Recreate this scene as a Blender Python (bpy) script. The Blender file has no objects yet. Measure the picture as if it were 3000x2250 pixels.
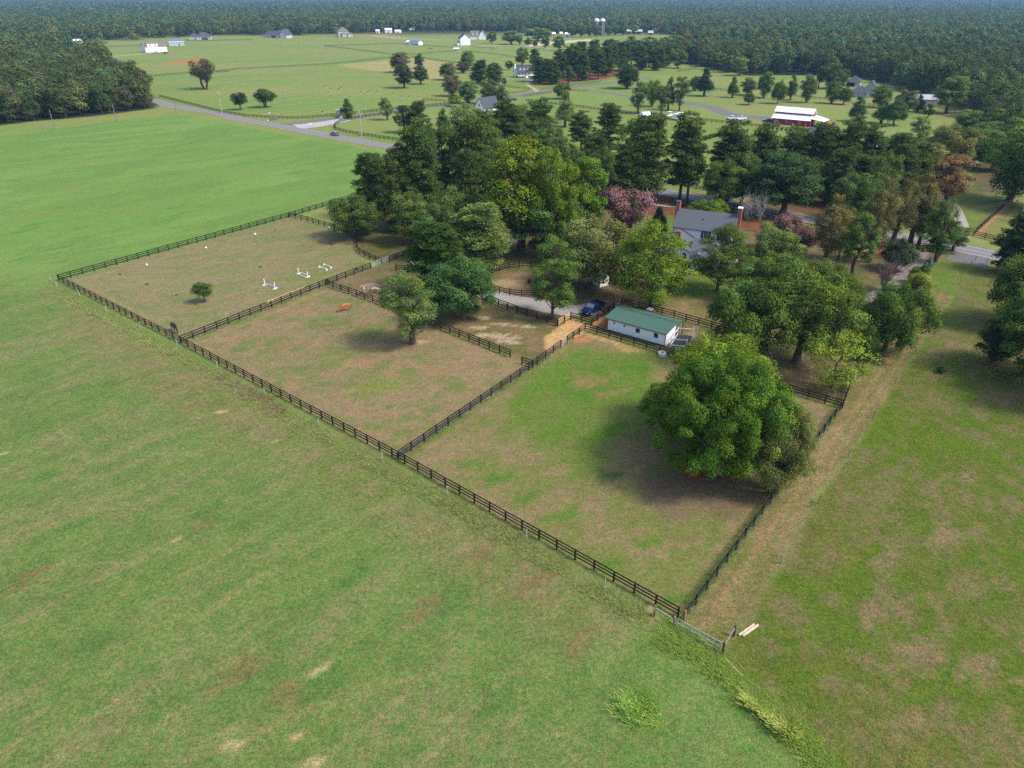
import bpy, math, random
import numpy as np
from mathutils import Vector, Matrix
R = math.radians
rng = np.random.default_rng(7)
random.seed(7)
sc = bpy.context.scene
COL = sc.collection

# ------------------------------------------------------------------ camera
CH = 52.0                       # height of the drone above the ground
FP, HV = 2050.0, -10.0          # focal length and horizon row, in photo pixels
PITCH = math.atan((1125 - HV) / FP)
SP, CP = math.sin(PITCH), math.cos(PITCH)
cd = bpy.data.cameras.new('camera'); cam = bpy.data.objects.new('camera', cd); COL.objects.link(cam)
cd.sensor_width = 36.0; cd.lens = 36.0 * FP / 3000.0
cd.clip_start = 0.5; cd.clip_end = 40000
cam.location = (0, 0, CH); cam.rotation_euler = (math.pi/2 - PITCH, 0, 0)
sc.camera = cam
sc.render.resolution_x, sc.render.resolution_y = 1024, 768

# ------------------------------------------------------------------ sky, sun, exposure
SUN_EL, SUN_AZ = R(51), R(108)   # azimuth clockwise from +Y
w = bpy.data.worlds.new('World'); sc.world = w; w.use_nodes = True
nt = w.node_tree; nt.nodes.clear()
sky = nt.nodes.new('ShaderNodeTexSky'); sky.sky_type = 'NISHITA'; sky.sun_disc = False
sky.sun_elevation = SUN_EL; sky.sun_rotation = SUN_AZ; sky.altitude = 100
sky.air_density = 1.0; sky.dust_density = 2.5; sky.ozone_density = 1.0
bg = nt.nodes.new('ShaderNodeBackground'); bg.inputs['Strength'].default_value = 0.15
wo = nt.nodes.new('ShaderNodeOutputWorld')
nt.links.new(sky.outputs[0], bg.inputs['Color']); nt.links.new(bg.outputs[0], wo.inputs['Surface'])
ld = bpy.data.lights.new('sun', 'SUN'); sun = bpy.data.objects.new('sun', ld); COL.objects.link(sun)
ld.energy = 2.05; ld.angle = R(12); ld.color = (1.0, 0.955, 0.88)
d = Vector((math.cos(SUN_EL)*math.sin(SUN_AZ), math.cos(SUN_EL)*math.cos(SUN_AZ), math.sin(SUN_EL)))
sun.rotation_euler = d.to_track_quat('Z', 'Y').to_euler(); sun.location = (60, 0, 120)
sc.view_settings.view_transform = 'Standard'; sc.view_settings.look = 'None'
sc.view_settings.exposure = 0.97; sc.view_settings.gamma = 1.0
sc.render.engine = 'CYCLES'
cy = sc.cycles
cy.use_denoising = False; cy.max_bounces = 5; cy.diffuse_bounces = 3; cy.glossy_bounces = 2
cy.transmission_bounces = 3; cy.transparent_max_bounces = 10; cy.volume_bounces = 0
cy.caustics_reflective = False; cy.caustics_refractive = False

# ------------------------------------------------------------------ measuring: a photo point to the ground, a row to a height
def G(u, v, z=0.0):
    dx, dy = (u-1500)/FP, (1125-v)/FP
    t = (CH-z)/(SP-dy*CP)
    return (t*dx, t*(CP+dy*SP))
def G3(u, v, z=0.0):
    x, y = G(u, v, z); return Vector((x, y, z))
def hgt(y, v):
    k = (1125-v)/FP
    return CH + y*(k*CP-SP)/(CP+k*SP)
def mpp(y, z=0.0):
    return (y*CP-(z-CH)*SP)/FP

# ------------------------------------------------------------------ properties
def tag(o, label=None, cat=None, group=None, kind=None):
    if label: o['label'] = label
    if cat: o['category'] = cat
    if group: o['group'] = group
    if kind: o['kind'] = kind
    return o
def empty(name, loc, rz=0.0, label=None, cat=None, group=None):
    o = bpy.data.objects.new(name, None); COL.objects.link(o)
    o.empty_display_size = 0.5
    o.location = loc; o.rotation_euler = (0, 0, rz)
    return tag(o, label, cat, group)
def link(name, me, parent=None, loc=None, rz=0.0):
    o = bpy.data.objects.new(name, me); COL.objects.link(o)
    if parent: o.parent = parent
    if loc is not None: o.location = loc
    if rz: o.rotation_euler = (0, 0, rz)
    return o

# ------------------------------------------------------------------ materials
def s2l(c):
    return tuple(((x/255)/12.92 if x/255 <= 0.04045 else ((x/255+0.055)/1.055)**2.4) for x in c)
MATS = {}
def mat(name, col, rough=0.7, metal=0.0, var=0.12, scale=3.0, spec=0.3, coat=0.0, bump=0.0):
    """plain procedural surface: base colour broken up by noise (dirt, fading)"""
    if name in MATS: return MATS[name]
    m = bpy.data.materials.new(name); m.use_nodes = True
    n = m.node_tree.nodes; l = m.node_tree.links
    b = n['Principled BSDF']; b.inputs['Roughness'].default_value = rough
    b.inputs['Metallic'].default_value = metal
    b.inputs['Specular IOR Level'].default_value = spec
    if coat: b.inputs['Coat Weight'].default_value = coat; b.inputs['Coat Roughness'].default_value = 0.08
    tc = n.new('ShaderNodeTexCoord'); nz = n.new('ShaderNodeTexNoise')
    nz.inputs['Scale'].default_value = scale; nz.inputs['Detail'].default_value = 5
    l.new(tc.outputs['Object'], nz.inputs['Vector'])
    mr = n.new('ShaderNodeMapRange'); mr.inputs[1].default_value = 0.3; mr.inputs[2].default_value = 0.7
    mr.inputs[3].default_value = 1-var; mr.inputs[4].default_value = 1+var
    l.new(nz.outputs['Fac'], mr.inputs[0])
    mx = n.new('ShaderNodeVectorMath'); mx.operation = 'SCALE'; mx.inputs[0].default_value = col[:3]
    l.new(mr.outputs[0], mx.inputs['Scale']); l.new(mx.outputs[0], b.inputs['Base Color'])
    if bump:
        bp = n.new('ShaderNodeBump'); bp.inputs['Strength'].default_value = bump
        l.new(nz.outputs['Fac'], bp.inputs['Height']); l.new(bp.outputs[0], b.inputs['Normal'])
    MATS[name] = m; return m
def mat_lines(name, c1, c2, axis=2, period=0.2, width=0.12, rough=0.6, var=0.08, spec=0.3):
    """boards, courses or standing seams: thin lines of a second colour across one object axis"""
    if name in MATS: return MATS[name]
    m = mat(name, c1, rough, var=var, spec=spec); n = m.node_tree.nodes; l = m.node_tree.links
    b = n['Principled BSDF']; src = b.inputs['Base Color'].links[0].from_socket
    tc = n.new('ShaderNodeTexCoord'); sx = n.new('ShaderNodeSeparateXYZ'); l.new(tc.outputs['Object'], sx.inputs[0])
    dv = n.new('ShaderNodeMath'); dv.operation = 'DIVIDE'; dv.inputs[1].default_value = period
    l.new(sx.outputs[axis], dv.inputs[0])
    fr = n.new('ShaderNodeMath'); fr.operation = 'FRACT'; l.new(dv.outputs[0], fr.inputs[0])
    lt = n.new('ShaderNodeMath'); lt.operation = 'LESS_THAN'; lt.inputs[1].default_value = width; l.new(fr.outputs[0], lt.inputs[0])
    mx = n.new('ShaderNodeMix'); mx.data_type = 'RGBA'; mx.inputs[7].default_value = (*c2[:3], 1)
    l.new(lt.outputs[0], mx.inputs[0]); l.new(src, mx.inputs[6]); l.new(mx.outputs[2], b.inputs['Base Color'])
    return m
def mat_brick(name):
    if name in MATS: return MATS[name]
    m = bpy.data.materials.new(name); m.use_nodes = True; n = m.node_tree.nodes; l = m.node_tree.links
    b = n['Principled BSDF']; b.inputs['Roughness'].default_value = 0.85
    tc = n.new('ShaderNodeTexCoord'); mp = n.new('ShaderNodeMapping'); mp.inputs['Rotation'].default_value = (R(90), 0, 0)
    br = n.new('ShaderNodeTexBrick'); br.inputs['Scale'].default_value = 4.5
    br.inputs['Color1'].default_value = (0.30, 0.085, 0.05, 1); br.inputs['Color2'].default_value = (0.22, 0.06, 0.04, 1)
    br.inputs['Mortar'].default_value = (0.3, 0.22, 0.18, 1)
    l.new(tc.outputs['Object'], mp.inputs[0]); l.new(mp.outputs[0], br.inputs['Vector']); l.new(br.outputs[0], b.inputs['Base Color'])
    MATS[name] = m; return m
def attr_node(n, name):
    a = n.new('ShaderNodeAttribute'); a.attribute_name = name; return a
def mat_leaf(name, fixed=None, transl=0.18):
    """foliage: the plant's own colour (object colour) varied leaf by leaf; diffuse plus light passing through"""
    if name in MATS: return MATS[name]
    m = bpy.data.materials.new(name); m.use_nodes = True; n = m.node_tree.nodes; l = m.node_tree.links
    n.clear(); out = n.new('ShaderNodeOutputMaterial')
    tone = attr_node(n, 'tone'); hue = attr_node(n, 'hue')
    oi = n.new('ShaderNodeObjectInfo')
    sc1 = n.new('ShaderNodeVectorMath'); sc1.operation = 'SCALE'
    if fixed: sc1.inputs[0].default_value = fixed
    else: l.new(oi.outputs['Color'], sc1.inputs[0])
    l.new(tone.outputs['Fac'], sc1.inputs['Scale'])
    hv = n.new('ShaderNodeVectorMath'); hv.operation = 'MULTIPLY_ADD'
    hv.inputs[0].default_value = (0.35, 0.06, -0.3); hv.inputs[2].default_value = (1, 1, 1)
    l.new(hue.outputs['Fac'], hv.inputs[1])
    mu = n.new('ShaderNodeVectorMath'); mu.operation = 'MULTIPLY'
    l.new(sc1.outputs[0], mu.inputs[0]); l.new(hv.outputs[0], mu.inputs[1])
    df = n.new('ShaderNodeBsdfDiffuse'); tr = n.new('ShaderNodeBsdfTranslucent')
    l.new(mu.outputs[0], df.inputs['Color'])
    br = n.new('ShaderNodeVectorMath'); br.operation = 'MULTIPLY'; br.inputs[1].default_value = (1.5, 1.5, 0.7)
    l.new(mu.outputs[0], br.inputs[0]); l.new(br.outputs[0], tr.inputs['Color'])
    mx = n.new('ShaderNodeMixShader'); mx.inputs[0].default_value = transl
    l.new(df.outputs[0], mx.inputs[1]); l.new(tr.outputs[0], mx.inputs[2]); l.new(mx.outputs[0], out.inputs['Surface'])
    MATS[name] = m; return m

BARK = mat('bark', (0.085, 0.066, 0.05), 0.95, var=0.35, scale=4)
PINEBARK = mat('pine_bark', (0.11, 0.072, 0.05), 0.95, var=0.35, scale=4)
LEAF = mat_leaf('leaves')
NEEDLE = mat_leaf('needles', transl=0.2)
FARLEAF = mat_leaf('far_leaves', fixed=(0.098, 0.126, 0.044), transl=0.15)
BLACK = mat('black_fence_paint', (0.012, 0.011, 0.012), 0.6, var=0.25)
WHITE = mat('white_paint', (0.78, 0.79, 0.8), 0.5, var=0.04)
NEWWOOD = mat('new_lumber', (0.62, 0.40, 0.19), 0.7, var=0.15)
GREYWOOD = mat('weathered_wood', (0.2, 0.17, 0.14), 0.85, var=0.3)
GALV = mat('galvanised_steel', (0.55, 0.57, 0.6), 0.4, metal=0.6, var=0.08)
DARKGLASS = mat('dark_glass', (0.02, 0.025, 0.03), 0.08, var=0.05, spec=0.6)
RUBBER = mat('black_rubber', (0.014, 0.014, 0.015), 0.8, var=0.2)
CHROME = mat('bright_metal', (0.6, 0.6, 0.62), 0.25, metal=0.9, var=0.03)
LAMP = mat('lamp_lens', (0.75, 0.75, 0.72), 0.15, var=0.03, spec=0.6)
REDLENS = mat('red_lens', (0.35, 0.01, 0.01), 0.2, var=0.05)

# ------------------------------------------------------------------ mesh builder
class MB:
    def __init__(s): s.v = []; s.f = []; s.m = []
    def add(s, vs, fs, mi=0):
        o = len(s.v); s.v += [tuple(p) for p in vs]; s.f += [tuple(i+o for i in f) for f in fs]; s.m += [mi]*len(fs); return s
    def box(s, x0, x1, y0, y1, z0, z1, mi=0):
        return s.add([(x0,y0,z0),(x1,y0,z0),(x1,y1,z0),(x0,y1,z0),(x0,y0,z1),(x1,y0,z1),(x1,y1,z1),(x0,y1,z1)],
                     [(0,3,2,1),(4,5,6,7),(0,1,5,4),(1,2,6,5),(2,3,7,6),(3,0,4,7)], mi)
    def hexa(s, b, t, mi=0):       # 4 bottom points, 4 top points
        return s.add(list(b)+list(t), [(0,3,2,1),(4,5,6,7),(0,1,5,4),(1,2,6,5),(2,3,7,6),(3,0,4,7)], mi)
    def bar(s, a, b, w, h=None, mi=0):
        a, b = Vector(a), Vector(b); h = h or w; d = (b-a)
        if d.length < 1e-6: return s
        d.normalize(); up = Vector((0,0,1)) if abs(d.z) < 0.95 else Vector((0,1,0))
        x = d.cross(up).normalized()*w/2; y = x.cross(d).normalized()*h/2
        return s.hexa([a-x-y, a+x-y, a+x+y, a-x+y], [b-x-y, b+x-y, b+x+y, b-x+y], mi)
    def tube(s, pts, rad, n=7, mi=0, caps=True):
        pts = [Vector(p) for p in pts]; k = len(pts); rr = rad if hasattr(rad, '__len__') else [rad]*k
        o = len(s.v); ref = None
        for i, p in enumerate(pts):
            d = (pts[min(i+1,k-1)]-pts[max(i-1,0)]).normalized()
            if ref is None: ref = Vector((1,0,0)) if abs(d.x) < 0.9 else Vector((0,1,0))
            x = (ref - d*ref.dot(d)).normalized(); y = d.cross(x); ref = x
            for j in range(n):
                a = 2*math.pi*j/n; s.v.append(tuple(p + (x*math.cos(a)+y*math.sin(a))*rr[i]))
        for i in range(k-1):
            for j in range(n):
                s.f.append((o+i*n+j, o+i*n+(j+1)%n, o+(i+1)*n+(j+1)%n, o+(i+1)*n+j)); s.m.append(mi)
        if caps:
            s.f.append(tuple(o+j for j in range(n))[::-1]); s.m.append(mi)
            s.f.append(tuple(o+(k-1)*n+j for j in range(n))); s.m.append(mi)
        return s
    def lathe(s, prof, n=16, c=(0,0,0), mi=0):
        o = len(s.v)
        for r_, z in prof:
            for j in range(n):
                a = 2*math.pi*j/n; s.v.append((c[0]+r_*math.cos(a), c[1]+r_*math.sin(a), c[2]+z))
        for i in range(len(prof)-1):
            for j in range(n):
                s.f.append((o+i*n+j, o+i*n+(j+1)%n, o+(i+1)*n+(j+1)%n, o+(i+1)*n+j)); s.m.append(mi)
        s.f.append(tuple(o+(len(prof)-1)*n+j for j in range(n))); s.m.append(mi)
        return s
    def mesh(s, name, mats):
        me = bpy.data.meshes.new(name); me.from_pydata(s.v, [], s.f)
        for m in (mats if isinstance(mats, (list, tuple)) else [mats]): me.materials.append(m)
        if any(s.m): me.polygons.foreach_set('material_index', s.m)
        me.update(); return me
    def build(s, name, mats, parent=None, loc=None, rz=0.0, smooth=False):
        me = s.mesh(name, mats)
        if smooth: me.polygons.foreach_set('use_smooth', [True]*len(me.polygons))
        return link(name, me, parent, loc, rz)
def bevel(o, w=0.03, seg=2, ang=35):
    m = o.modifiers.new('bevel', 'BEVEL'); m.width = w; m.segments = seg; m.limit_method = 'ANGLE'; m.angle_limit = R(ang); return o
def sub(o, n=2):
    m = o.modifiers.new('sub', 'SUBSURF'); m.levels = n; m.render_levels = n; return o

# ------------------------------------------------------------------ noise on the ground plan (numpy)
def vn(x, y, seed):
    xi = np.floor(x).astype(np.int64); yi = np.floor(y).astype(np.int64); fx = x-xi; fy = y-yi
    fx = fx*fx*(3-2*fx); fy = fy*fy*(3-2*fy)
    def h(a, b):
        k = (a*374761393 + b*668265263 + seed*1446653) & 0xffffffff
        k = ((k ^ (k >> 13))*1274126177) & 0xffffffff; k = (k ^ (k >> 16)); return (k & 0xffffff)/float(0xffffff)
    a, b, c_, d_ = h(xi,yi), h(xi+1,yi), h(xi,yi+1), h(xi+1,yi+1)
    return (a*(1-fx)+b*fx)*(1-fy)+(c_*(1-fx)+d_*fx)*fy
def fbm(x, y, seed, scale, oct=4, ang=0.0, stretch=1.0):
    ca, sa = math.cos(ang), math.sin(ang)
    u = (x*ca+y*sa)/(scale*stretch); v = (-x*sa+y*ca)/scale
    t = np.zeros_like(x); a = 0.5; tot = 0
    for i in range(oct):
        t += a*vn(u, v, seed+i*17); tot += a; a *= 0.55; u = u*2.03+7.1; v = v*2.03+3.7
    return t/tot
def sst(a, b, x):
    t = np.clip((x-a)/(b-a), 0, 1); return t*t*(3-2*t)
def poly_sd(px, py, poly):
    """signed distance (positive inside) of points to a ground polygon"""
    inside = np.zeros(px.shape, bool); dmin = np.full(px.shape, 1e9)
    n = len(poly)
    for i in range(n):
        x0, y0 = poly[i]; x1, y1 = poly[(i+1) % n]
        c = (y0 > py) != (y1 > py)
        with np.errstate(divide='ignore', invalid='ignore'):
            xx = x0 + (py-y0)*(x1-x0)/((y1-y0) if y1 != y0 else 1e-9)
        inside ^= c & (px < xx)
        dx, dy = x1-x0, y1-y0; L = dx*dx+dy*dy+1e-9
        t = np.clip(((px-x0)*dx+(py-y0)*dy)/L, 0, 1)
        dmin = np.minimum(dmin, np.hypot(px-x0-t*dx, py-y0-t*dy))
    return np.where(inside, dmin, -dmin)
def line_d(px, py, pts):
    dmin = np.full(px.shape, 1e9)
    for (x0,y0),(x1,y1) in zip(pts[:-1], pts[1:]):
        dx, dy = x1-x0, y1-y0; L = dx*dx+dy*dy+1e-9
        t = np.clip(((px-x0)*dx+(py-y0)*dy)/L, 0, 1)
        dmin = np.minimum(dmin, np.hypot(px-x0-t*dx, py-y0-t*dy))
    return dmin
def P(*uv): return [G(u, v) for u, v in uv]
# ------------------------------------------------------------------ the ground: one sheet, cover painted by what grows or lies there
KA = 0.45
def A(r, g, b): return np.array(s2l((r, g, b)))*KA*np.array((1.0, 1.0, 0.86))
def axis(lo, d0, d1, hi, step, grow):
    c = list(np.arange(d0, d1+1e-6, step)); a = []; s = step; x = d0
    while x > lo: s *= grow; x -= s; a.append(x)
    s = step; x = c[-1]
    while x < hi: s *= grow; x += s; c.append(x)
    return np.array(a[::-1]+c)
gx = axis(-9000, -165, 140, 9000, 0.75, 1.06)
gy = axis(-120, 22, 240, 11000, 0.75, 1.012)
NX, NY = len(gx), len(gy)
X, Y = np.meshgrid(gx, gy); X = X.ravel(); Y = Y.ravel()
def hills(x, y):
    """low rolling hills far beyond the last fields"""
    r = np.hypot(x, y)
    base = sst(2100, 7500, r)
    return base*(4 + 52*fbm(x, y, 91, 1900.0, 3) * sst(0.30, 0.75, fbm(x, y, 55, 3000.0, 2) + 0.12))
Z = hills(X, Y)
C = np.zeros((X.size, 3))
def lerp3(m, col):
    global C
    C = C*(1-m[:, None]) + np.asarray(col)*m[:, None] if np.ndim(col) == 1 else C*(1-m[:, None]) + col*m[:, None]
def mixcols(idx, cols, scale, seed, ang, st, hard=1.0):
    x, y = X[idx], Y[idx]
    n1 = fbm(x, y, seed, scale, 4, ang, st); n2 = fbm(x, y, seed+50, scale*0.4, 4, ang, st); n3 = fbm(x, y, seed+90, 1.6, 3)
    h = 0.10/hard
    c = np.repeat(cols[0][None], idx.sum(), 0)
    t = sst(0.5-h, 0.5+h, n1+0.25*(n3-0.5))[:, None]; c = c*(1-t)+cols[1]*t
    t = sst(0.55-h*0.8, 0.55+h*0.8, n2+0.3*(n3-0.5))[:, None]*0.8; c = c*(1-t)+cols[2]*t
    return c*(0.93+0.14*n3[:, None])
def region(poly, cols, scale=9, seed=1, soft=0.6, wob=0.8, ang=0.0, st=1.0, hard=1.0, amt=1.0):
    px = [p[0] for p in poly]; py = [p[1] for p in poly]; m0 = soft+wob+1
    idx = (X > min(px)-m0) & (X < max(px)+m0) & (Y > min(py)-m0) & (Y < max(py)+m0)
    if not idx.any(): return
    sd = poly_sd(X[idx], Y[idx], poly) + wob*2*(fbm(X[idx], Y[idx], seed+3, 2.5+2*wob, 3)-0.5)
    m = sst(-soft, soft, sd)*amt
    cc = mixcols(idx, cols, scale, seed, ang, st, hard) if len(cols) == 3 else np.repeat(cols[0][None], idx.sum(), 0)
    C[idx] = C[idx]*(1-m[:, None]) + cc*m[:, None]
def blob(uv, rx, ry, col, seed=5, amt=1.0, ang=0.0, rag=0.5):
    cx, cy = G(*uv); m0 = max(rx, ry)*1.8
    idx = (abs(X-cx) < m0) & (abs(Y-cy) < m0)
    if not idx.any(): return
    x, y = X[idx]-cx, Y[idx]-cy; ca, sa = math.cos(ang), math.sin(ang)
    r = np.hypot((x*ca+y*sa)/rx, (-x*sa+y*ca)/ry) + rag*2*(fbm(X[idx], Y[idx], seed, max(0.8, min(rx, ry)*0.5), 4)-0.5)
    m = (1-sst(0.6, 1.1, r))*amt
    C[idx] = C[idx]*(1-m[:, None]) + np.asarray(col)*m[:, None]
def streak(pts, wid, col, amt=0.7, seed=9, brk=0.5):
    px = [p[0] for p in pts]; py = [p[1] for p in pts]; m0 = wid*2+2
    idx = (X > min(px)-m0) & (X < max(px)+m0) & (Y > min(py)-m0) & (Y < max(py)+m0)
    if not idx.any(): return
    d = line_d(X[idx], Y[idx], pts); n = fbm(X[idx], Y[idx], seed, 3.0, 4)
    m = (1-sst(wid*0.3, wid*1.0, d + (n-0.5)*wid))*amt*(1-brk+brk*sst(0.35, 0.6, n))
    C[idx] = C[idx]*(1-m[:, None]) + np.asarray(col)*m[:, None]

# open farmland far and wide
C[:] = mixcols(np.ones(X.size, bool), [A(158,172,98), A(146,172,92), A(170,170,106)], 60, 11, 0.2, 2.5, 0.7)
woodfloor = A(70,74,48)
fr = np.hypot(X, Y); far = sst(1150, 1350, Y+0.02*np.abs(X)); lerp3(far, woodfloor)
a0 = G(294,1696); a1 = G(520,1579); MOW = math.atan2(a1[1]-a0[1], a1[0]-a0[0])
# hay field, brighter and greener far off, drier and streaked near the fence
meadow = P((-1500,445),(0,401),(253,365),(434,344),(542,337),(700,369),(881,403),(1062,434),(1230,470),(1240,560),(1000,590),(847,637),(173,823)) + \
         [G(2004,1835), G(2400,2290), (40,-60), (-400,-60), (-800,200)]
region(meadow, [A(134,173,86), A(144,178,94), A(128,162,84)], 14, 21, 1.0, 1.2, MOW, 3.0, 0.8)
for q in range(70):
    uu, vv = random.uniform(0, 1150), random.uniform(385, 800)
    blob((uu, vv), random.uniform(1.5, 5), random.uniform(0.5, 1.4), A(104,156,78) if q % 3 else A(150,160,92), 300+q, 0.7, MOW+random.uniform(-0.3, 0.3), 0.9)
for q, (uu, vv) in enumerate(((300,470),(640,440),(150,560),(520,520),(760,500),(60,640),(420,610))):
    blob((uu,vv), 16, 6, A(142,168,86), 60+q, 0.6, MOW, 0.9)
near = P((-900,900),(0,800),(173,832)) + [G(2004,1835), G(2400,2290), (40,-60), (-400,-60), (-420,90)]
region(near, [A(132,155,85), A(150,154,102), A(118,148,79)], 4.5, 31, 13.0, 6.0, MOW, 2.4, 0.7)
region(P((150,850),(530,1040),(1150,1385),(1960,1850),(1700,1900),(1100,1560),(600,1250),(200,960)), [A(152,144,98), A(134,145,80), A(160,148,108)], 3.5, 35, 4.0, 3.5, MOW, 2.0, 1.0, 0.95)
for a, b, wd, am in (((294,1696),(520,1579),0.5,0.6), ((520,1692),(765,1562),0.5,0.65), ((20,1195),(300,1085),0.7,0.5), ((180,1400),(520,1260),0.7,0.35),
                     ((600,1800),(760,1690),0.8,0.4), ((900,2080),(1190,1985),0.9,0.6), ((560,1990),(760,1900),0.9,0.4), ((100,1560),(420,1420),0.8,0.3),
                     ((600,2190),(880,2090),1.2,0.4), ((1000,2230),(1300,2120),0.9,0.35), ((40,1330),(330,1210),0.7,0.3), ((660,1500),(900,1390),0.6,0.3),
                     ((0,1760),(250,1650),0.9,0.35), ((300,1900),(560,1780),0.9,0.35), ((170,1010),(420,910),0.6,0.3)):
    streak([G(*a), G(*b)], wd, A(176,164,112), am, int(a[0])+7)
mdir = Vector((math.cos(MOW), math.sin(MOW))); mnor = Vector((-mdir.y, mdir.x))
for q in range(34):
    o_ = Vector((-40, 62))+mnor*(q-17)*4.3+mnor*random.uniform(-1, 1); s0_ = random.uniform(-70, 10); s1_ = s0_+random.uniform(25, 90)
    pp = [o_+mdir*(s0_+(s1_-s0_)*t/6)+mnor*random.uniform(-0.25, 0.25) for t in range(7)]
    pp = [p for p in pp if poly_sd(np.array([p.x]), np.array([p.y]), near)[0] > 2]
    if len(pp) > 1: streak([(p.x, p.y) for p in pp], random.uniform(0.3, 0.7), A(170,164,112) if q % 3 else A(108,140,70), random.uniform(0.25, 0.5), 400+q, 0.6)
for q, (uu, vv, rx, ry) in enumerate(((340,1120,2.2,1.2),(150,1390,1.6,1.1),(90,1260,2.6,0.8),(410,1535,0.9,0.7),(950,2010,2.2,1.6),(720,1990,2.0,1.0),(1330,1760,3,2),(600,1500,3,1.4),(1450,2050,3,1.4),(300,1880,3,1.5),(60,1700,2.5,1.2),(1030,1700,3,1.2))):
    blob((uu,vv), rx, ry, A(96,138,68), 80+q, 0.55, MOW, 0.9)
for q, (uu, vv, rx, ry) in enumerate(((720,1960,2.2,1.4),(840,2030,1.8,1.4),(1240,1790,2.2,1.3),(90,1690,2.5,1.2),(600,1540,1.3,0.8),(1580,1700,2.6,1.4),(1420,1620,2.4,1.0),(560,1190,1.8,1.0),(1700,1880,2.6,1.2),(640,1090,2.0,1.0))):
    blob((uu,vv), rx, ry, A(150,128,90), 100+q, 0.6, MOW, 0.9)
for q, (uu, vv, r_) in enumerate(((937,1957,0.85),(690,2190,0.8),(930,2226,0.95),(648,1206,0.5),(805,1292,0.45),(15,1330,0.5),(510,1582,0.5),(665,1450,0.4),(880,2150,0.35),(1920,1808,0.8),(1905,1783,0.6))):
    blob((uu,vv), r_*0.75, r_*0.65, A(226,200,152), 120+q, 0.85, 0.3, 1.2)
# grounds of the homestead under the trees
yard = P((1040,590),(1170,470),(1300,448),(1600,500),(1900,545),(2040,600),(2330,655),(2530,697),(2764,739),(2690,830),(2467,1195),(2286,1144),(1714,968),(1563,1072),(1131,899),(955,837),(1087,787),(1118,774),(1052,742),(1043,700),(992,676))
region(yard, [A(140,124,92), A(122,124,74), A(152,130,102)], 8, 41, 0.8, 0.8)
region(P((1880,562),(2050,614),(2330,668),(2500,706),(2700,742),(2690,775),(2500,742),(2300,695),(2040,655),(1880,625)), [A(158,98,74), A(134,88,66), A(150,110,82)], 4, 43, 1.0, 1.5)
region(P((1380,560),(1480,540),(1500,620),(1440,690),(1390,640)), [A(165,105,80), A(140,95,72), A(150,110,85)], 4, 44, 1.5, 1.5)
region(P((1830,700),(1880,630),(1990,632),(1990,705),(1900,730)), [A(124,146,68), A(135,145,80), A(112,138,60)], 5, 45, 0.8, 0.8)
region(P((2000,830),(2080,785),(2200,800),(2240,850),(2130,900),(1990,890)), [A(132,156,66), A(145,150,84), A(120,150,58)], 5, 46, 0.9, 0.9)
region(P((1930,880),(2110,872),(2110,945),(1960,925)), [A(172,150,112), A(150,140,90), A(165,145,108)], 4, 47, 1.0, 1.0)
region(P((1050,735),(1110,762),(1170,720),(1090,690)), [A(128,124,76), A(112,122,60), A(150,122,95)], 3, 48, 1.0, 1.0)
# three paddocks
region(P((173,823),(847,637),(992,676),(1043,700),(1052,742),(1087,787),(955,837),(530,1006)), [A(162,154,112), A(146,153,98), A(173,151,118)], 4, 51, 0.5, 0.3, 0.4, 2.0)
region(P((530,1006),(955,837),(1495,1047),(1563,1072),(1167,1348)), [A(165,149,112), A(140,147,90), A(179,150,120)], 4.5, 53, 0.5, 0.3, 0.4, 1.6)
region(P((955,837),(1087,787),(1160,800),(1460,880),(1634,956),(1714,968),(1643,1018),(1563,1072),(1495,1047)), [A(164,138,106), A(132,130,78), A(150,130,98)], 4, 55, 0.5, 0.4)
pad3 = P((1167,1348),(1563,1072),(1714,968),(1930,1033),(2286,1144),(2467,1195),(2237,1502),(2004,1821))
region(pad3, [A(162,148,106), A(142,147,84), A(170,147,114)], 5, 57, 0.4, 0.3, 0.5, 2.0)
region(P((1420,1190),(1560,1090),(1690,1000),(1920,1050),(1900,1190),(1800,1330),(1700,1420),(1600,1310)), [A(102,148,44), A(118,150,58), A(128,146,70)], 5, 59, 2.5, 3.0, 0.5, 2.0, 1.0, 0.9)
for q, (uu, vv, rx, ry, c) in enumerate(((1720,1120,4,1.6,A(168,146,104)),(1800,1150,3,1.0,A(165,146,100)),(1460,1400,2.2,1.2,A(108,146,58)),(1540,1460,2.2,1,A(112,146,60)),(1650,1510,2.4,1,A(110,146,58)),(1780,1660,2.2,1,A(112,148,56)),(1380,1360,2.2,1.2,A(116,146,66)),
        (1780,1400,2.2,1.4,A(92,120,56)),(1900,1590,1.8,1.2,A(110,146,56)),(1960,1760,3,0.7,A(108,145,50)),(1700,1310,2.0,1.2,A(128,140,70)))):
    blob((uu,vv), rx, ry, c, 140+q, 0.8, 0.5, 0.9)
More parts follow.
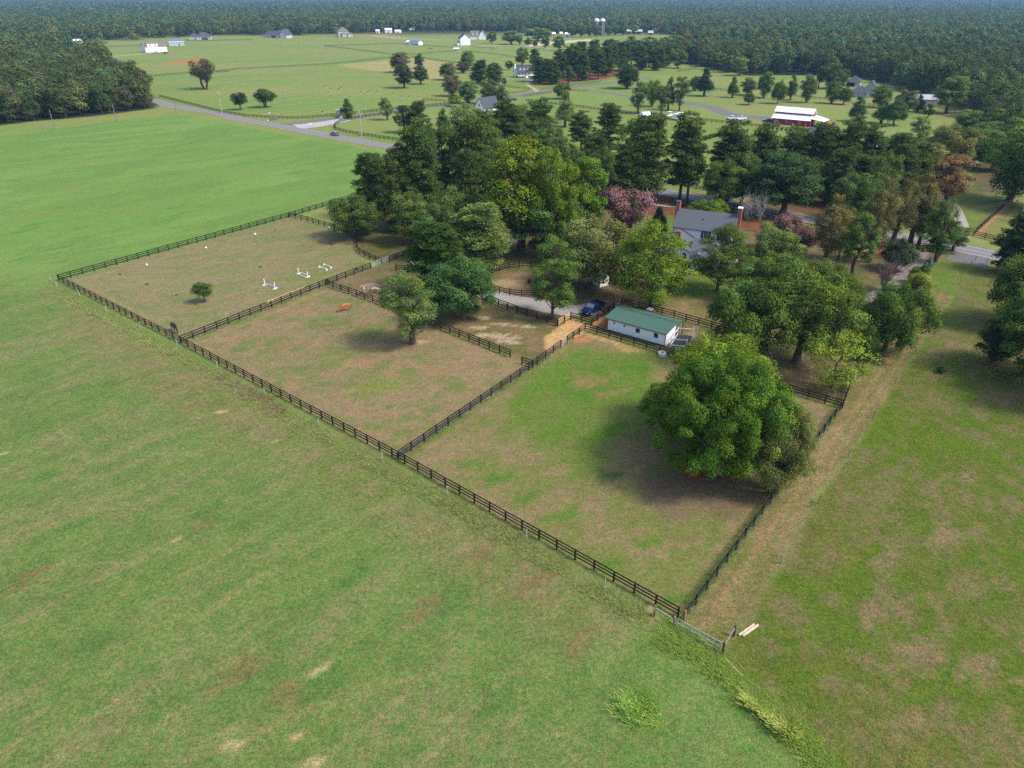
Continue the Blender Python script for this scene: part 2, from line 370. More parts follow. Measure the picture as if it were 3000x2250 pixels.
for q, (uu, vv, rx, ry, c) in enumerate(((1055,1062,3.4,2.0,A(190,154,116)),(1120,1130,4.5,2.6,A(152,158,86)),(975,1060,2.0,1.2,A(130,160,72)),(930,1130,3,1.2,A(136,148,90)),(1260,1200,2.5,1.2,A(128,150,82)),(850,1010,4,1.6,A(178,146,112)),(1000,950,4.5,2,A(128,140,78)),
        (640,1000,5,1.4,A(184,152,114)),(760,1060,5,1.4,A(150,150,92)),(1200,1290,3,0.9,A(176,150,112)),(1440,1070,2.0,1.0,A(140,146,88)),(1290,1080,3,1.5,A(176,146,114)),
        (605,888,1.7,1.3,A(182,150,120)),(420,830,5,1.5,A(168,160,112)),(640,800,3.5,1.8,A(140,156,84)),(760,900,4,1.4,A(172,148,112)),(300,850,4,1.4,A(172,152,112)),(700,720,6,2,A(168,158,112)),(900,720,5,2,A(150,148,92)))):
    blob((uu,vv), rx, ry, c, 160+q, 0.75, 0.4, 0.9)
for q, (uu, vv, rx, ry) in enumerate(((1092,838,2.0,1.7),(1060,838,0.9,0.8),(1095,873,1.2,0.7),(1048,855,1.6,0.4),(1450,985,3.6,1.3),(1490,1002,2.4,0.8),(1540,955,1.6,0.7),(1520,925,1.2,0.7),(1230,1002,1.2,0.7),(1400,960,2.2,1.0),(1465,950,2.2,0.8),(1420,930,1.6,0.8))):
    blob((uu,vv), rx, ry, A(222,196,172), 190+q, 0.85, -0.2, 0.9)
streak([G(1167,1330), G(900,1190), G(560,1010)], 0.8, A(176,150,112), 0.5, 3)
streak([G(1985,1800), G(1640,1610), G(1200,1370)], 0.8, A(176,150,112), 0.45, 4)
streak([G(1172,1358), G(1560,1085)], 0.5, A(112,140,66), 0.8, 6)
streak([G(1995,1800), G(2230,1490)], 0.6, A(104,140,48), 0.8, 7)
for pts_, w_, c_, a_ in (([(850,660),(560,735),(230,820),(300,860),(540,990)], 0.9, A(182,164,126), 0.65), ([(960,850),(780,925),(560,1015)], 0.8, A(188,160,124), 0.7), ([(1130,915),(1270,972),(1480,1060)], 0.9, A(188,158,126), 0.7), ([(1480,1070),(1330,1160),(1190,1310)], 0.7, A(178,150,114), 0.4), ([(1512,1058),(1400,1110),(1250,1090),(1100,1000)], 0.7, A(186,154,120), 0.4),
        ([(1650,1030),(1700,1120),(1850,1240),(2000,1330)], 0.7, A(172,148,106), 0.45), ([(1690,1010),(1900,1065),(2100,1130)], 0.6, A(176,150,110), 0.4), ([(1060,800),(1000,830),(900,870),(700,960)], 0.7, A(180,154,118), 0.35)):
    streak([G(*q) for q in pts_], w_, c_, a_, int(pts_[0][0]))
# sand at the stable and around the truck
region(P((1672,936),(1735,953),(1716,970),(1660,1007),(1625,1032),(1600,1048),(1588,1008),(1600,985),(1634,958)), [A(246,200,144), A(240,192,136), A(236,196,150)], 2, 61, 0.25, 0.5)
region(P((1735,950),(1798,905),(1860,898),(1800,935),(1784,966),(1740,960)), [A(210,152,108), A(200,146,102), A(216,164,118)], 2, 62, 0.4, 0.3)
region(P((1758,925),(1762,885),(1850,845),(1880,880),(1868,905),(1800,905)), [A(196,150,108), A(180,140,100), A(168,134,100)], 2, 63, 1.0, 1.0)
region(P((1712,976),(1765,986),(1860,1020),(1885,1031),(1840,1036),(1790,1010),(1730,988)), [A(236,194,140), A(214,174,120), A(180,160,100)], 1.5, 64, 0.3, 0.6)
region(P((1985,975),(2040,965),(2060,1000),(2000,1010)), [A(196,170,140), A(160,140,105), A(180,155,120)], 2, 65, 0.8, 0.8)
blob((2540,735), 2.6, 1.6, A(206,186,158), 660, 0.9, 0, 0.6); blob((2650,795), 2.5, 3, A(190,160,130), 661, 0.6)
blob((1706,996), 1.7, 1.35, A(226,150,108), 66, 1.0, 0, 0.15)
# under the big trees
blob((2090,1420), 10, 6, A(148,124,104), 67, 0.8, 0.4, 0.5)
blob((2040,1383), 1.8, 1.5, A(214,104,54), 68, 1.0, 0, 0.4); blob((2152,1398), 1.2, 0.9, A(206,98,54), 69, 0.9)
blob((1540,826), 8.0, 8.0, A(178,148,120), 70, 0.85, 0, 0.3); blob((1480,830), 4, 3, A(214,186,150), 71, 0.6)
# mown lane and the rough pasture right of it
past = P((2113,1915),(2147,1866),(2288,1651),(2376,1480),(2485,1340),(2557,1224),(2682,1034),(2774,888),(2850,782),(2890,785),(3600,950)) + [(160,60), (120,-60), (30,-60), G(2410,2290), G(2330,2150)]
region(past, [A(110,132,46), A(124,130,62), A(144,132,94)], 4, 72, 0.5, 0.6, 0.6, 1.3)
blob((2620,1250), 7, 12, A(110,134,30), 73, 0.6, 0.6, 0.6)
for q, (uu, vv, rx, ry) in enumerate(((2760,1580,3,1.6),(2600,1640,2.5,1.4),(2950,1160,5,2),(2890,1080,5,1.5),(2850,1960,2.5,1.6),(2700,1900,2,1.5),(2560,1800,2,1.3),(2990,1990,1.6,0.8),(2650,2120,2,1),(2830,1400,2,1),(2790,1020,6,2))):
    blob((uu,vv), rx, ry, A(166,142,112), 210+q, 0.65, 0.5, 0.9)
lane = P((2004,1826),(2237,1505),(2374,1322),(2467,1197),(2532,1071),(2700,828),(2768,742),(2850,782),(2774,888),(2682,1034),(2557,1224),(2485,1340),(2376,1480),(2288,1651),(2147,1866),(2113,1915),(2060,1880))
region(lane, [A(168,146,108), A(138,136,80), A(152,134,94)], 5, 74, 0.5, 0.5, math.atan2(1.1, 0.75), 3.0)
streak([G(2060,1840), G(2300,1500), G(2480,1235), G(2640,1000), G(2745,830)], 0.7, A(186,156,118), 0.6, 75)
streak([G(2110,1800), G(2350,1470), G(2530,1210), G(2670,1010), G(2775,830)], 0.6, A(184,156,118), 0.55, 76)
streak([G(2090,1830), G(2330,1480), G(2510,1220), G(2660,1000)], 0.5, A(122,134,62), 0.5, 77)
region(P((2735,760),(2850,775),(2800,870),(2720,850)), [A(118,146,56), A(134,140,70), A(110,146,46)], 4, 78, 1.0, 1.0, amt=0.9)
# yards across the road
region(P((2700,540),(2962,560),(2855,688),(2770,672)), [A(124,154,64), A(150,150,90), A(118,152,56)], 6, 79, 1.0, 1.0)
region(P((2962,588),(3300,640),(3100,780),(2862,694)), [A(150,154,84), A(134,146,74), A(160,146,100)], 6, 80, 1.0, 1.0)
region(P((2840,480),(2990,470),(2990,575),(2850,560)), [A(120,104,78), A(110,112,66), A(130,112,86)], 6, 81, 2.0, 2.0)
streak([G(2858,690), G(2962,590)], 1.4, A(200,152,116), 0.9, 82, 0.2)
region(P((1540,300),(1760,326),(2200,372),(2720,430),(2700,470),(2200,430),(2000,540),(1880,560),(1760,440),(1500,330)), [A(150,168,88), A(158,168,96), A(142,166,80)], 12, 83, 2.0, 2.0)
region(P((2190,540),(2420,560),(2600,600),(2600,660),(2300,620),(2190,600)), [A(140,104,80), A(130,128,76), A(124,100,74)], 5, 84, 1.5, 1.5)
# pine straw, sand and crop rows in the far fields
region(P((1560,246),(1640,226),(1745,207),(1880,200),(1870,214),(1760,232),(1650,246)), [A(160,92,74), A(140,100,76), A(150,90,70)], 8, 85, 2, 3)
region(P((1540,131),(1640,120),(1735,114),(1742,119),(1640,128),(1540,138)), [A(246,222,196)], soft=2, wob=3)
region(P((480,188),(520,178),(600,170),(598,176),(540,190)), [A(212,146,92), A(214,160,104), A(206,136,86)], 6, 86, 2, 4)
region(P((985,190),(1230,170),(1345,190),(1320,238),(1150,216)), [A(196,184,128), A(186,180,118), A(200,184,134)], 14, 87, 2, 3)
region(P((1010,103),(1130,100),(1250,118),(1100,112)), [A(190,168,118), A(196,160,110), A(176,172,108)], 14, 88, 3, 5)
for a, b in (((810,282),(926,269)),((830,288),(955,272)),((827,298),(1007,278)),((793,307),(1018,283)),((726,326),(816,317)),((816,317),(1007,296)),((752,331),(1004,307)),((801,335),(1004,315)),
             ((460,262),(560,252)),((640,246),(760,234)),((460,254),(740,229)),((460,246),(730,223)),((460,239),(700,219)),((640,250),(790,236)),((980,298),(1110,292)),((1000,306),(1130,298))):
    streak([G(*a), G(*b)], 1.5, A(104,158,80), 0.85, int(a[0]+a[1]), 0.3)
_road = P((300,250),(463,298),(506,311),(651,334),(700,349),(796,365),(917,388),(1163,433),(1500,487),(1943,562),(2038,580),(2308,630),(2543,675),(2753,715),(2887,742),(3000,765),(3250,815))
for of_ in (-4.3, 4.3):
    q_ = [Vector(p) for p in _road]; pp = []
    for i, p in enumerate(q_):
        d_ = (q_[min(i+1, len(q_)-1)]-q_[max(i-1, 0)]).normalized(); pp.append((p.x-d_.y*of_, p.y+d_.x*of_))
    streak(pp, 1.6, A(170,152,112), 0.75, 500+int(of_), 0.4)
# floor of the woods
W1 = P((-700,395),(-60,372),(60,362),(90,356),(253,343),(452,318),(468,300),(440,278),(330,215),(240,167),(185,141),(150,129),(-900,129))
W3 = P((2050,107),(1995,140),(1985,170),(1990,188),(2040,191),(2100,206),(2200,222),(2300,220),(2400,222),(2475,226),(2520,228),(2580,246),(2640,266),(2700,276),(2760,290),(2810,318),(2840,345),(2890,395),(2990,440),(3400,560),(3900,560),(3900,107))
for W in (W1, W3): region(W, [woodfloor, woodfloor*0.9, woodfloor*1.1], 9, 89, 1.5, 1.5)

ROUGH = np.full(X.size, 0.55)
def rough(poly, val, soft=1.5):
    sd = poly_sd(X, Y, poly); m = sst(-soft, soft, sd); ROUGH[:] = ROUGH*(1-m)+val*m
nearby = (np.abs(X) < 170) & (Y < 260)
_X, _Y = X, Y
for pl_, vl_ in ((near, 1.0), (yard, 1.0), (pad3, 0.85), (P((173,823),(847,637),(1087,787),(955,837),(1563,1072),(1167,1348)), 0.85), (past, 1.05), (lane, 1.1)):
    rough(pl_, vl_)
def ground_material():
    m = bpy.data.materials.new('ground_cover'); m.use_nodes = True; n = m.node_tree.nodes; l = m.node_tree.links
    b = n['Principled BSDF']; b.inputs['Roughness'].default_value = 0.95; b.inputs['Specular IOR Level'].default_value = 0.1
    at = attr_node(n, 'cover'); tc = n.new('ShaderNodeTexCoord')
    fac = None
    for s_, lo, hi, dt in ((0.55, 0.86, 1.16, 5), (2.4, 0.66, 1.36, 5), (6.5, 0.60, 1.42, 3)):
        nz = n.new('ShaderNodeTexNoise'); nz.inputs['Scale'].default_value = s_; nz.inputs['Detail'].default_value = dt; nz.inputs['Roughness'].default_value = 0.65
        l.new(tc.outputs['Object'], nz.inputs['Vector'])
        mr = n.new('ShaderNodeMapRange'); mr.inputs[1].default_value = 0.3; mr.inputs[2].default_value = 0.7; mr.inputs[3].default_value = lo; mr.inputs[4].default_value = hi
        l.new(nz.outputs['Fac'], mr.inputs[0])
        if fac is None: fac = mr.outputs[0]
        else:
            mu = n.new('ShaderNodeMath'); mu.operation = 'MULTIPLY'; l.new(fac, mu.inputs[0]); l.new(mr.outputs[0], mu.inputs[1]); fac = mu.outputs[0]
    # small dry and lush flecks
    nz2 = n.new('ShaderNodeTexNoise'); nz2.inputs['Scale'].default_value = 1.15; nz2.inputs['Detail'].default_value = 6; nz2.inputs['Roughness'].default_value = 0.7
    l.new(tc.outputs['Object'], nz2.inputs['Vector'])
    mr2 = n.new('ShaderNodeMapRange'); mr2.inputs[1].default_value = 0.35; mr2.inputs[2].default_value = 0.65; mr2.inputs[3].default_value = -0.5; mr2.inputs[4].default_value = 0.5
    l.new(nz2.outputs['Fac'], mr2.inputs[0])
    ra = attr_node(n, 'rough'); rm = n.new('ShaderNodeMath'); rm.operation = 'MULTIPLY'; l.new(mr2.outputs[0], rm.inputs[0]); l.new(ra.outputs['Fac'], rm.inputs[1])
    hv = n.new('ShaderNodeVectorMath'); hv.operation = 'MULTIPLY_ADD'; hv.inputs[0].default_value = (0.62, 0.06, 0.5); hv.inputs[2].default_value = (1, 1, 1)
    l.new(rm.outputs[0], hv.inputs[1])
    f1 = n.new('ShaderNodeMath'); f1.operation = 'SUBTRACT'; f1.inputs[1].default_value = 1.0; l.new(fac, f1.inputs[0])
    f2 = n.new('ShaderNodeMath'); f2.operation = 'MULTIPLY'; l.new(f1.outputs[0], f2.inputs[0]); l.new(ra.outputs['Fac'], f2.inputs[1])
    f3 = n.new('ShaderNodeMath'); f3.operation = 'ADD'; f3.inputs[1].default_value = 1.0; l.new(f2.outputs[0], f3.inputs[0]); fac = f3.outputs[0]
    s1 = n.new('ShaderNodeVectorMath'); s1.operation = 'SCALE'; l.new(at.outputs['Color'], s1.inputs[0]); l.new(fac, s1.inputs['Scale'])
    mu = n.new('ShaderNodeVectorMath'); mu.operation = 'MULTIPLY'; l.new(s1.outputs[0], mu.inputs[0]); l.new(hv.outputs[0], mu.inputs[1])
    l.new(mu.outputs[0], b.inputs['Base Color'])
    bp = n.new('ShaderNodeBump'); bp.inputs['Strength'].default_value = 0.5; bp.inputs['Distance'].default_value = 0.12
    l.new(fac, bp.inputs['Height']); l.new(bp.outputs[0], b.inputs['Normal'])
    return m
me = bpy.data.meshes.new('ground')
ii = np.arange(NX*NY).reshape(NY, NX)
fc = np.stack([ii[:-1, :-1], ii[:-1, 1:], ii[1:, 1:], ii[1:, :-1]], -1).reshape(-1, 4)
me.vertices.add(NX*NY); me.vertices.foreach_set('co', np.stack([X, Y, Z], 1).astype(np.float32).ravel())
me.loops.add(fc.size); me.loops.foreach_set('vertex_index', fc.ravel().astype(np.int32))
me.polygons.add(len(fc)); me.polygons.foreach_set('loop_start', np.arange(0, fc.size, 4, dtype=np.int32))
at = me.attributes.new('cover', 'FLOAT_COLOR', 'POINT')
at.data.foreach_set('color', np.concatenate([C, np.ones((len(C), 1))], 1).astype(np.float32).ravel())
a2 = me.attributes.new('rough', 'FLOAT', 'POINT'); a2.data.foreach_set('value', ROUGH.astype(np.float32))
me.materials.append(ground_material()); me.update(); me.validate()
tag(link('ground', me), kind='structure')

# ------------------------------------------------------------------ roads and drives: sheets laid on the ground
def smooth_line(pts, n=8):
    pts = [Vector((p[0], p[1])) for p in pts]; q = [2*pts[0]-pts[1]] + pts + [2*pts[-1]-pts[-2]]; out = []
    for i in range(1, len(q)-2):
        for k in range(n):
            t = k/n; a, b, c, d = q[i-1], q[i], q[i+1], q[i+2]
            out.append(0.5*((2*b)+(c-a)*t+(2*a-5*b+4*c-d)*t*t+(3*b-a-3*c+d)*t**3))
    out.append(pts[-1]); return out
def strip(name, pts, width, m, z, off=0.0, smooth=8, ragged=0.0, dash=None, structure=True):
    q = smooth_line(pts, smooth) if smooth else [Vector((p[0], p[1])) for p in pts]
    mb = MB(); L = []; Rr = []; acc = 0
    for i, p in enumerate(q):
        d = (q[min(i+1, len(q)-1)]-q[max(i-1, 0)]).normalized(); nrm = Vector((-d.y, d.x))
        wv = width/2*(1+ragged*random.uniform(-1, 1)) if not hasattr(width, '__len__') else width[0]/2+(width[1]-width[0])/2*i/(len(q)-1)
        c = p+nrm*off; L.append((*(c+nrm*wv), z)); Rr.append((*(c-nrm*wv), z))
    k = len(q); vs = L+Rr; fs = [(i, k+i, k+i+1, i+1) for i in range(k-1)]
    mb.add(vs, fs); o = mb.build(name, m)
    return tag(o, kind='structure')
ASPH = mat('asphalt', (0.15, 0.15, 0.158), 0.9, var=0.12, scale=1.2, bump=0.1)
ASPH2 = mat('worn_asphalt_drive', (0.125, 0.112, 0.115), 0.9, var=0.15, scale=0.8)
CONC = mat('concrete_apron', (0.33, 0.31, 0.29), 0.85, var=0.12, scale=0.7)
GRAV = mat('gravel', (0.27, 0.245, 0.215), 0.95, var=0.2, scale=1.6, bump=0.3)
GRAV2 = mat('brown_gravel', (0.17, 0.135, 0.12), 0.95, var=0.25, scale=1.4, bump=0.3)
YELLOW = mat('yellow_road_paint', (0.55, 0.33, 0.11), 0.7, var=0.2)
RWHITE = mat('white_road_paint', (0.6, 0.6, 0.58), 0.7, var=0.15)
ROAD = P((300,250),(463,298),(506,311),(651,334),(700,349),(796,365),(917,388),(1163,433),(1500,487),(1943,562),(2038,580),(2308,630),(2543,675),(2753,715),(2887,742),(3000,765),(3250,815),(3700,910))
RW = 6.6
strip('road', ROAD, RW, ASPH, 0.02)
for s_ in (-0.16, 0.16): strip('road_centre_line', ROAD, 0.13, YELLOW, 0.025, off=s_)
for s_ in (-RW/2+0.35, RW/2-0.35): strip('road_edge_line', ROAD, 0.13, RWHITE, 0.025, off=s_)
strip('concrete_apron', P((868,371),(905,368),(960,360),(1012,350)), (14.0, 8.0), CONC, 0.012)
strip('asphalt_drive', P((830,366),(900,356),(980,346),(1072,339),(1174,324),(1246,314),(1311,307),(1400,298),(1465,289),(1581,270),(1667,257),(1794,241),(1900,228)), 5.5, ASPH2, 0.016)
strip('asphalt_drive', P((1712,262),(1780,272),(1838,281),(1925,291),(2011,301),(2087,316),(2120,330),(2141,336),(2200,343),(2262,348)), (4.0, 12.0), ASPH2, 0.012)
strip('dirt_track', P((1577,269),(1560,258),(1546,247),(1545,240),(1556,234)), 3.0, mat('dirt_track', (0.3,0.24,0.17), 0.95, var=0.25), 0.012)
strip('gravel_drive', P((1490,560),(1466,615),(1440,655),(1405,710),(1375,770),(1380,830),(1430,860),(1480,876),(1540,886),(1610,901),(1655,908),(1700,910),(1748,902)), (4.4, 5.4), GRAV, 0.012, ragged=0.05)
strip('brown_gravel_drive', P((2692,736),(2676,764),(2655,796),(2630,825),(2590,860),(2536,892),(2480,925),(2440,965),(2400,1010)), 4.2, GRAV2, 0.012, ragged=0.08)
strip('pale_gravel_drive', P((2800,712),(2815,680),(2805,640),(2785,600),(2740,570),(2700,560)), (4.6, 3.4), GRAV, 0.008, ragged=0.08)
strip('asphalt_apron', P((2845,745),(2838,760),(2830,772)), 8.0, ASPH2, 0.016)
strip('garden_path', P((1870,596),(1910,598),(1960,605),(1990,606)), 1.2, CONC, 0.012, ragged=0.1)
strip('concrete_pad', P((2243,353),(2252,354),(2262,355)), 6.0, CONC, 0.02, smooth=0)
strip('far_track', P((303,167),(360,163),(420,158),(450,157)), 4.0, CONC, 0.012)
strip('far_track', P((1330,139),(1480,133),(1560,139),(1640,147)), 4.0, CONC, 0.012)
strip('far_track', P((1090,104),(1180,113),(1260,116),(1330,118)), 5.0, CONC, 0.012)
# ------------------------------------------------------------------ fences
POSTME = MB().box(-0.075,0.075,-0.075,0.075,-0.05,1.42).mesh('fence_post', BLACK)
def wire_mat():
    if 'wire_mesh' in MATS: return MATS['wire_mesh']
    m = bpy.data.materials.new('wire_mesh'); m.use_nodes = True; n = m.node_tree.nodes; l = m.node_tree.links
    n.clear(); out = n.new('ShaderNodeOutputMaterial'); uv = n.new('ShaderNodeUVMap'); sx = n.new('ShaderNodeSeparateXYZ'); l.new(uv.outputs[0], sx.inputs[0])
    fs = []
    for k, per in ((0, 0.05), (1, 0.1)):
        dv = n.new('ShaderNodeMath'); dv.operation = 'DIVIDE'; dv.inputs[1].default_value = per; l.new(sx.outputs[k], dv.inputs[0])
        fr = n.new('ShaderNodeMath'); fr.operation = 'FRACT'; l.new(dv.outputs[0], fr.inputs[0])
        lt = n.new('ShaderNodeMath'); lt.operation = 'LESS_THAN'; lt.inputs[1].default_value = 0.10 if k == 0 else 0.05; l.new(fr.outputs[0], lt.inputs[0]); fs.append(lt)
    mx = n.new('ShaderNodeMath'); mx.operation = 'MAXIMUM'; l.new(fs[0].outputs[0], mx.inputs[0]); l.new(fs[1].outputs[0], mx.inputs[1])
    tr = n.new('ShaderNodeBsdfTransparent'); df = n.new('ShaderNodeBsdfDiffuse'); df.inputs['Color'].default_value = (0.12, 0.12, 0.13, 1)
    ms = n.new('ShaderNodeMixShader'); l.new(mx.outputs[0], ms.inputs[0]); l.new(tr.outputs[0], ms.inputs[1]); l.new(df.outputs[0], ms.inputs[2]); l.new(ms.outputs[0], out.inputs['Surface'])
    MATS['wire_mesh'] = m; return m
def resample(pts, step):
    pts = [Vector((p[0], p[1])) for p in pts]; L = [0]
    for a, b in zip(pts[:-1], pts[1:]): L.append(L[-1]+(b-a).length)
    n = max(1, round(L[-1]/step)); out = []; k = 0
    for i in range(n+1):
        s = L[-1]*i/n
        while k < len(L)-2 and s > L[k+1]: k += 1
        out.append(pts[k]+(pts[k+1]-pts[k])*((s-L[k])/max(1e-6, L[k+1]-L[k])))
    return out
RAILZ = (0.42, 0.84, 1.26)
def rails_mb(q, z, t=0.03, h=0.17, off=0.097):
    mb = MB()
    for a, b in zip(q[:-1], q[1:]):
        d = (b-a).normalized(); nn = Vector((-d.y, d.x))*off
        mb.bar((a.x+nn.x, a.y+nn.y, z), (b.x+nn.x, b.y+nn.y, z), t, h)
    return mb
def fence(label, uv, group, step=2.44, near=True, mesh=False, world=False, rails=RAILZ, name='board_fence', cat='fence', m=None, off=0.097, skip_last=False):
    m = m or BLACK
    pts = uv if world else P(*uv); q = resample(pts, step); o0 = q[0]
    ql = [p-o0 for p in q]
    if not near:
        mb = MB()
        for p in ql: mb.box(p.x-0.06, p.x+0.06, p.y-0.06, p.y+0.06, 0, 1.4)
        for z in rails: 
            for a, b in zip(ql[:-1], ql[1:]): mb.bar((a.x,a.y,z), (b.x,b.y,z), 0.03, 0.12)
        o = mb.build(name, m, None, (o0.x, o0.y, 0)); return tag(o, label, cat, group)
    root = empty(name, (o0.x, o0.y, 0), 0, label, cat, group)
    for i, p in enumerate(ql):
        if skip_last and i == len(ql)-1: continue
        d = (ql[min(i+1, len(ql)-1)]-ql[max(i-1, 0)]); 
        link('post', POSTME, root, (p.x, p.y, 0), math.atan2(d.y, d.x))
    for z in rails: rails_mb(ql, z, off=off).build('rail', m, root)
    if mesh:
        mb = MB(); uvs = []; s = 0
        for a, b in zip(ql[:-1], ql[1:]):
            d = (b-a); L = d.length; d = d.normalized(); nn = Vector((-d.y, d.x))*(-0.075)
            mb.add([(a.x+nn.x,a.y+nn.y,0.02),(b.x+nn.x,b.y+nn.y,0.02),(b.x+nn.x,b.y+nn.y,1.25),(a.x+nn.x,a.y+nn.y,1.25)], [(0,1,2,3)])
            uvs += [(s,0.02),(s+L,0.02),(s+L,1.25),(s,1.25)]; s += L
        me = mb.mesh('wire_mesh', wire_mat()); uvl = me.uv_layers.new(name='UVMap')
        for i, t in enumerate(uvs): uvl.data[i].uv = t
        link('wire_mesh', me, root)
    return root
GF = 'black board fences round the paddocks'
fence('long black three board fence along the front of all the paddocks beside the weedy strip', [(173,823),(530,1006),(1167,1348),(1985,1810)], GF)
fence('black board fence between the first paddock and the bright green hay field', [(173,823),(847,637),(1000,592),(1090,566)], GF)
fence('black board fence curving from the hay field corner to the metal gate under the trees', [(847,637),(900,649),(992,676),(1039,693),(1046,712),(1044,727),(1052,742),(1080,758),(1118,774)], GF)
fence('black board fence with one long yellow rail, dividing jump and horse paddocks', [(530,1006),(955,837),(1087,787)], GF)
fence('black board fence between the chestnut horse paddock and the small corral with two grey ponies', [(955,837),(1131,899),(1269,956),(1495,1047)], GF)
fence('short stub of black board fence at the gap by the green paddock', [(1529,1068),(1561,1078)], GF, step=2.0)
fence('black fence with wire mesh between the brown horse paddock and the green paddock', [(1167,1348),(1563,1076),(1643,1018)], GF, mesh=True)
fence('short black fence section rising beside the pale sand pad', [(1661,1006),(1714,968)], GF)
fence('black board fence in front of the white stable wall', [(1714,968),(1930,1033),(2286,1144),(2467,1197)], GF)
fence('black fence with wire mesh along the mown lane beside the giant tree', [(2004,1818),(2237,1502),(2374,1321),(2460,1203)], GF, mesh=True)
fence('black fence running up the lane past the yellow leaved tree towards the road', [(2467,1195),(2490,1130)], GF, mesh=True)
fence('black board fence from the grey panel up the lane to the road corner', [(2516,1092),(2532,1069),(2610,957),(2708,817),(2765,735)], GF)
fence('black fence between the blue pickup and the stable', [(1734,951),(1798,907)], GF, step=2.2)
fence('black board fence behind the green roofed stable', [(1868,904),(1953,925),(2077,960),(2200,995)], GF)
fence('short black fence piece at the back corner of the stable yard', [(1820,894),(1854,901)], GF, step=2.2)
fence('black board fence along the pale gravel drive opposite the round pen', [(1340,848),(1400,870),(1464,897),(1493,908),(1584,940),(1634,956)], GF)
fence('short black fence in shade just right of the metal gate under the trees', [(1142,768),(1169,757),(1220,738)], GF)
fence('black fence end post and rails half hidden under the pines beside the corral', [(1160,793),(1240,800)], GF)
fence('two rail black fence in front of the blue pickup', [(1672,935),(1734,952)], GF, step=2.4)
fence('new unpainted lumber fence section beside the pale sand', [(1634,957),(1672,935)], GF, step=2.2, m=NEWWOOD)
cxp, cyp = 3.0, 138.2
fence('circular black fence of the round pen', [(cxp+8.6*math.cos(a), cyp+8.6*math.sin(a)) for a in np.linspace(0.3, 0.3+2*math.pi, 37)], GF, world=True, off=-0.097)
fence('black fence on the near side of the road behind the big house', [(1905,577),(1975,590),(2044,604),(2180,632),(2325,662),(2430,684)], GF)
fence('black fence on the near side of the road below the brown trees', [(2527,697),(2648,720),(2703,730),(2764,738)], GF)
fence('black fence across the road behind the tall pines', [(1880,528),(1911,535),(2070,560),(2280,592),(2366,610),(2460,628)], GF)
fence('black fence across the road at the grassy frontage beside the bare dirt strip', [(2851,692),(2909,706),(3030,730)], GF)
fence('black fence running away from the road along an orange dirt strip', [(2851,690),(2960,588)], GF)
fence('rail fence pieces seen in the shade between the pines and the bright oak', [(1395,580),(1418,567),(1450,562)], GF)
GD = 'board fences of the far fields'
fence('dark fence in front of the red barn and the white camper', [(1541,297),(1762,324),(1881,337),(2008,350),(2200,370),(2399,393),(2554,410),(2714,428)], GD)
fence('dark roadside fence from the left woods to the stone gate pillar', [(467,284),(651,331),(720,342),(788,347),(850,349),(903,348),(985,340)], GD)
fence('dark fence behind the entrance drive running right from the stone gate pillar', [(1003,338),(1036,335),(1134,324),(1246,313),(1315,308)], GD)
fence('dark fence curving round the grass island beside the entrance drive', [(1240,321),(1174,331),(1072,343),(1030,350),(1000,357),(983,366),(979,373),(985,381),(1007,388),(1062,398),(1120,407),(1188,417)], GD)
far_f = [('faint fence from the two brown trees across the dry grass field', [(1206,168),(1340,186),(1460,203)]), ('long faint fence across the middle of the far fields', [(575,217),(700,204),(968,189),(1145,170)]),
 ('far paddock fence running from its left corner towards the small grey run-in', [(951,136),(1163,129),(1330,141)]), ('far paddock fence slanting down from its left corner', [(951,136),(1156,161)]),
 ('far fence below the pinkish shed', [(1156,164),(1320,152)]), ('far fence from the round tree to the white barns', [(1387,153),(1450,160),(1520,170)]),
 ('far fence left of the white barn house', [(217,143),(409,134)]), ('fence in front of the red mulch by the crop rows', [(434,226),(564,215),(673,212)]), ('far fence beside the grey hipped house', [(546,121),(738,118)]),
 ('fence at the back edge of the left woods', [(181,139),(231,165)]), ('drive fence right of the cape cottage', [(1584,264),(1660,254),(1762,241)]), ('roadside fence below the cape cottage drive', [(1534,284),(1617,273)]),
 ('brown fence left of the cape cottage garden', [(1443,252),(1559,264)]), ('fence below the cape cottage lawn', [(1462,280),(1548,269)]), ('fence piece right of the bright bush', [(1240,294),(1315,300)]),
 ('drive fence across from the cape cottage', [(1640,266),(1722,270)]), ('fence across the clearing in front of the right woods', [(1985,211),(2045,201)]), ('dark fence behind the small round lawn trees', [(2085,263),(2165,270)]),
 ('fence in front of the grey houses', [(2290,280),(2440,295),(2560,312)]), ('fence under the tall green tree by the grey shed', [(2730,330),(2800,330)]), ('fence beside the white barns and sand', [(1160,103),(1260,98),(1390,99)]),
 ('fence of the far meadow below the white two storey house', [(1375,138),(1447,143),(1447,147)])]
for lb, uv in far_f: fence(lb, uv, GD, near=False, step=3.0)

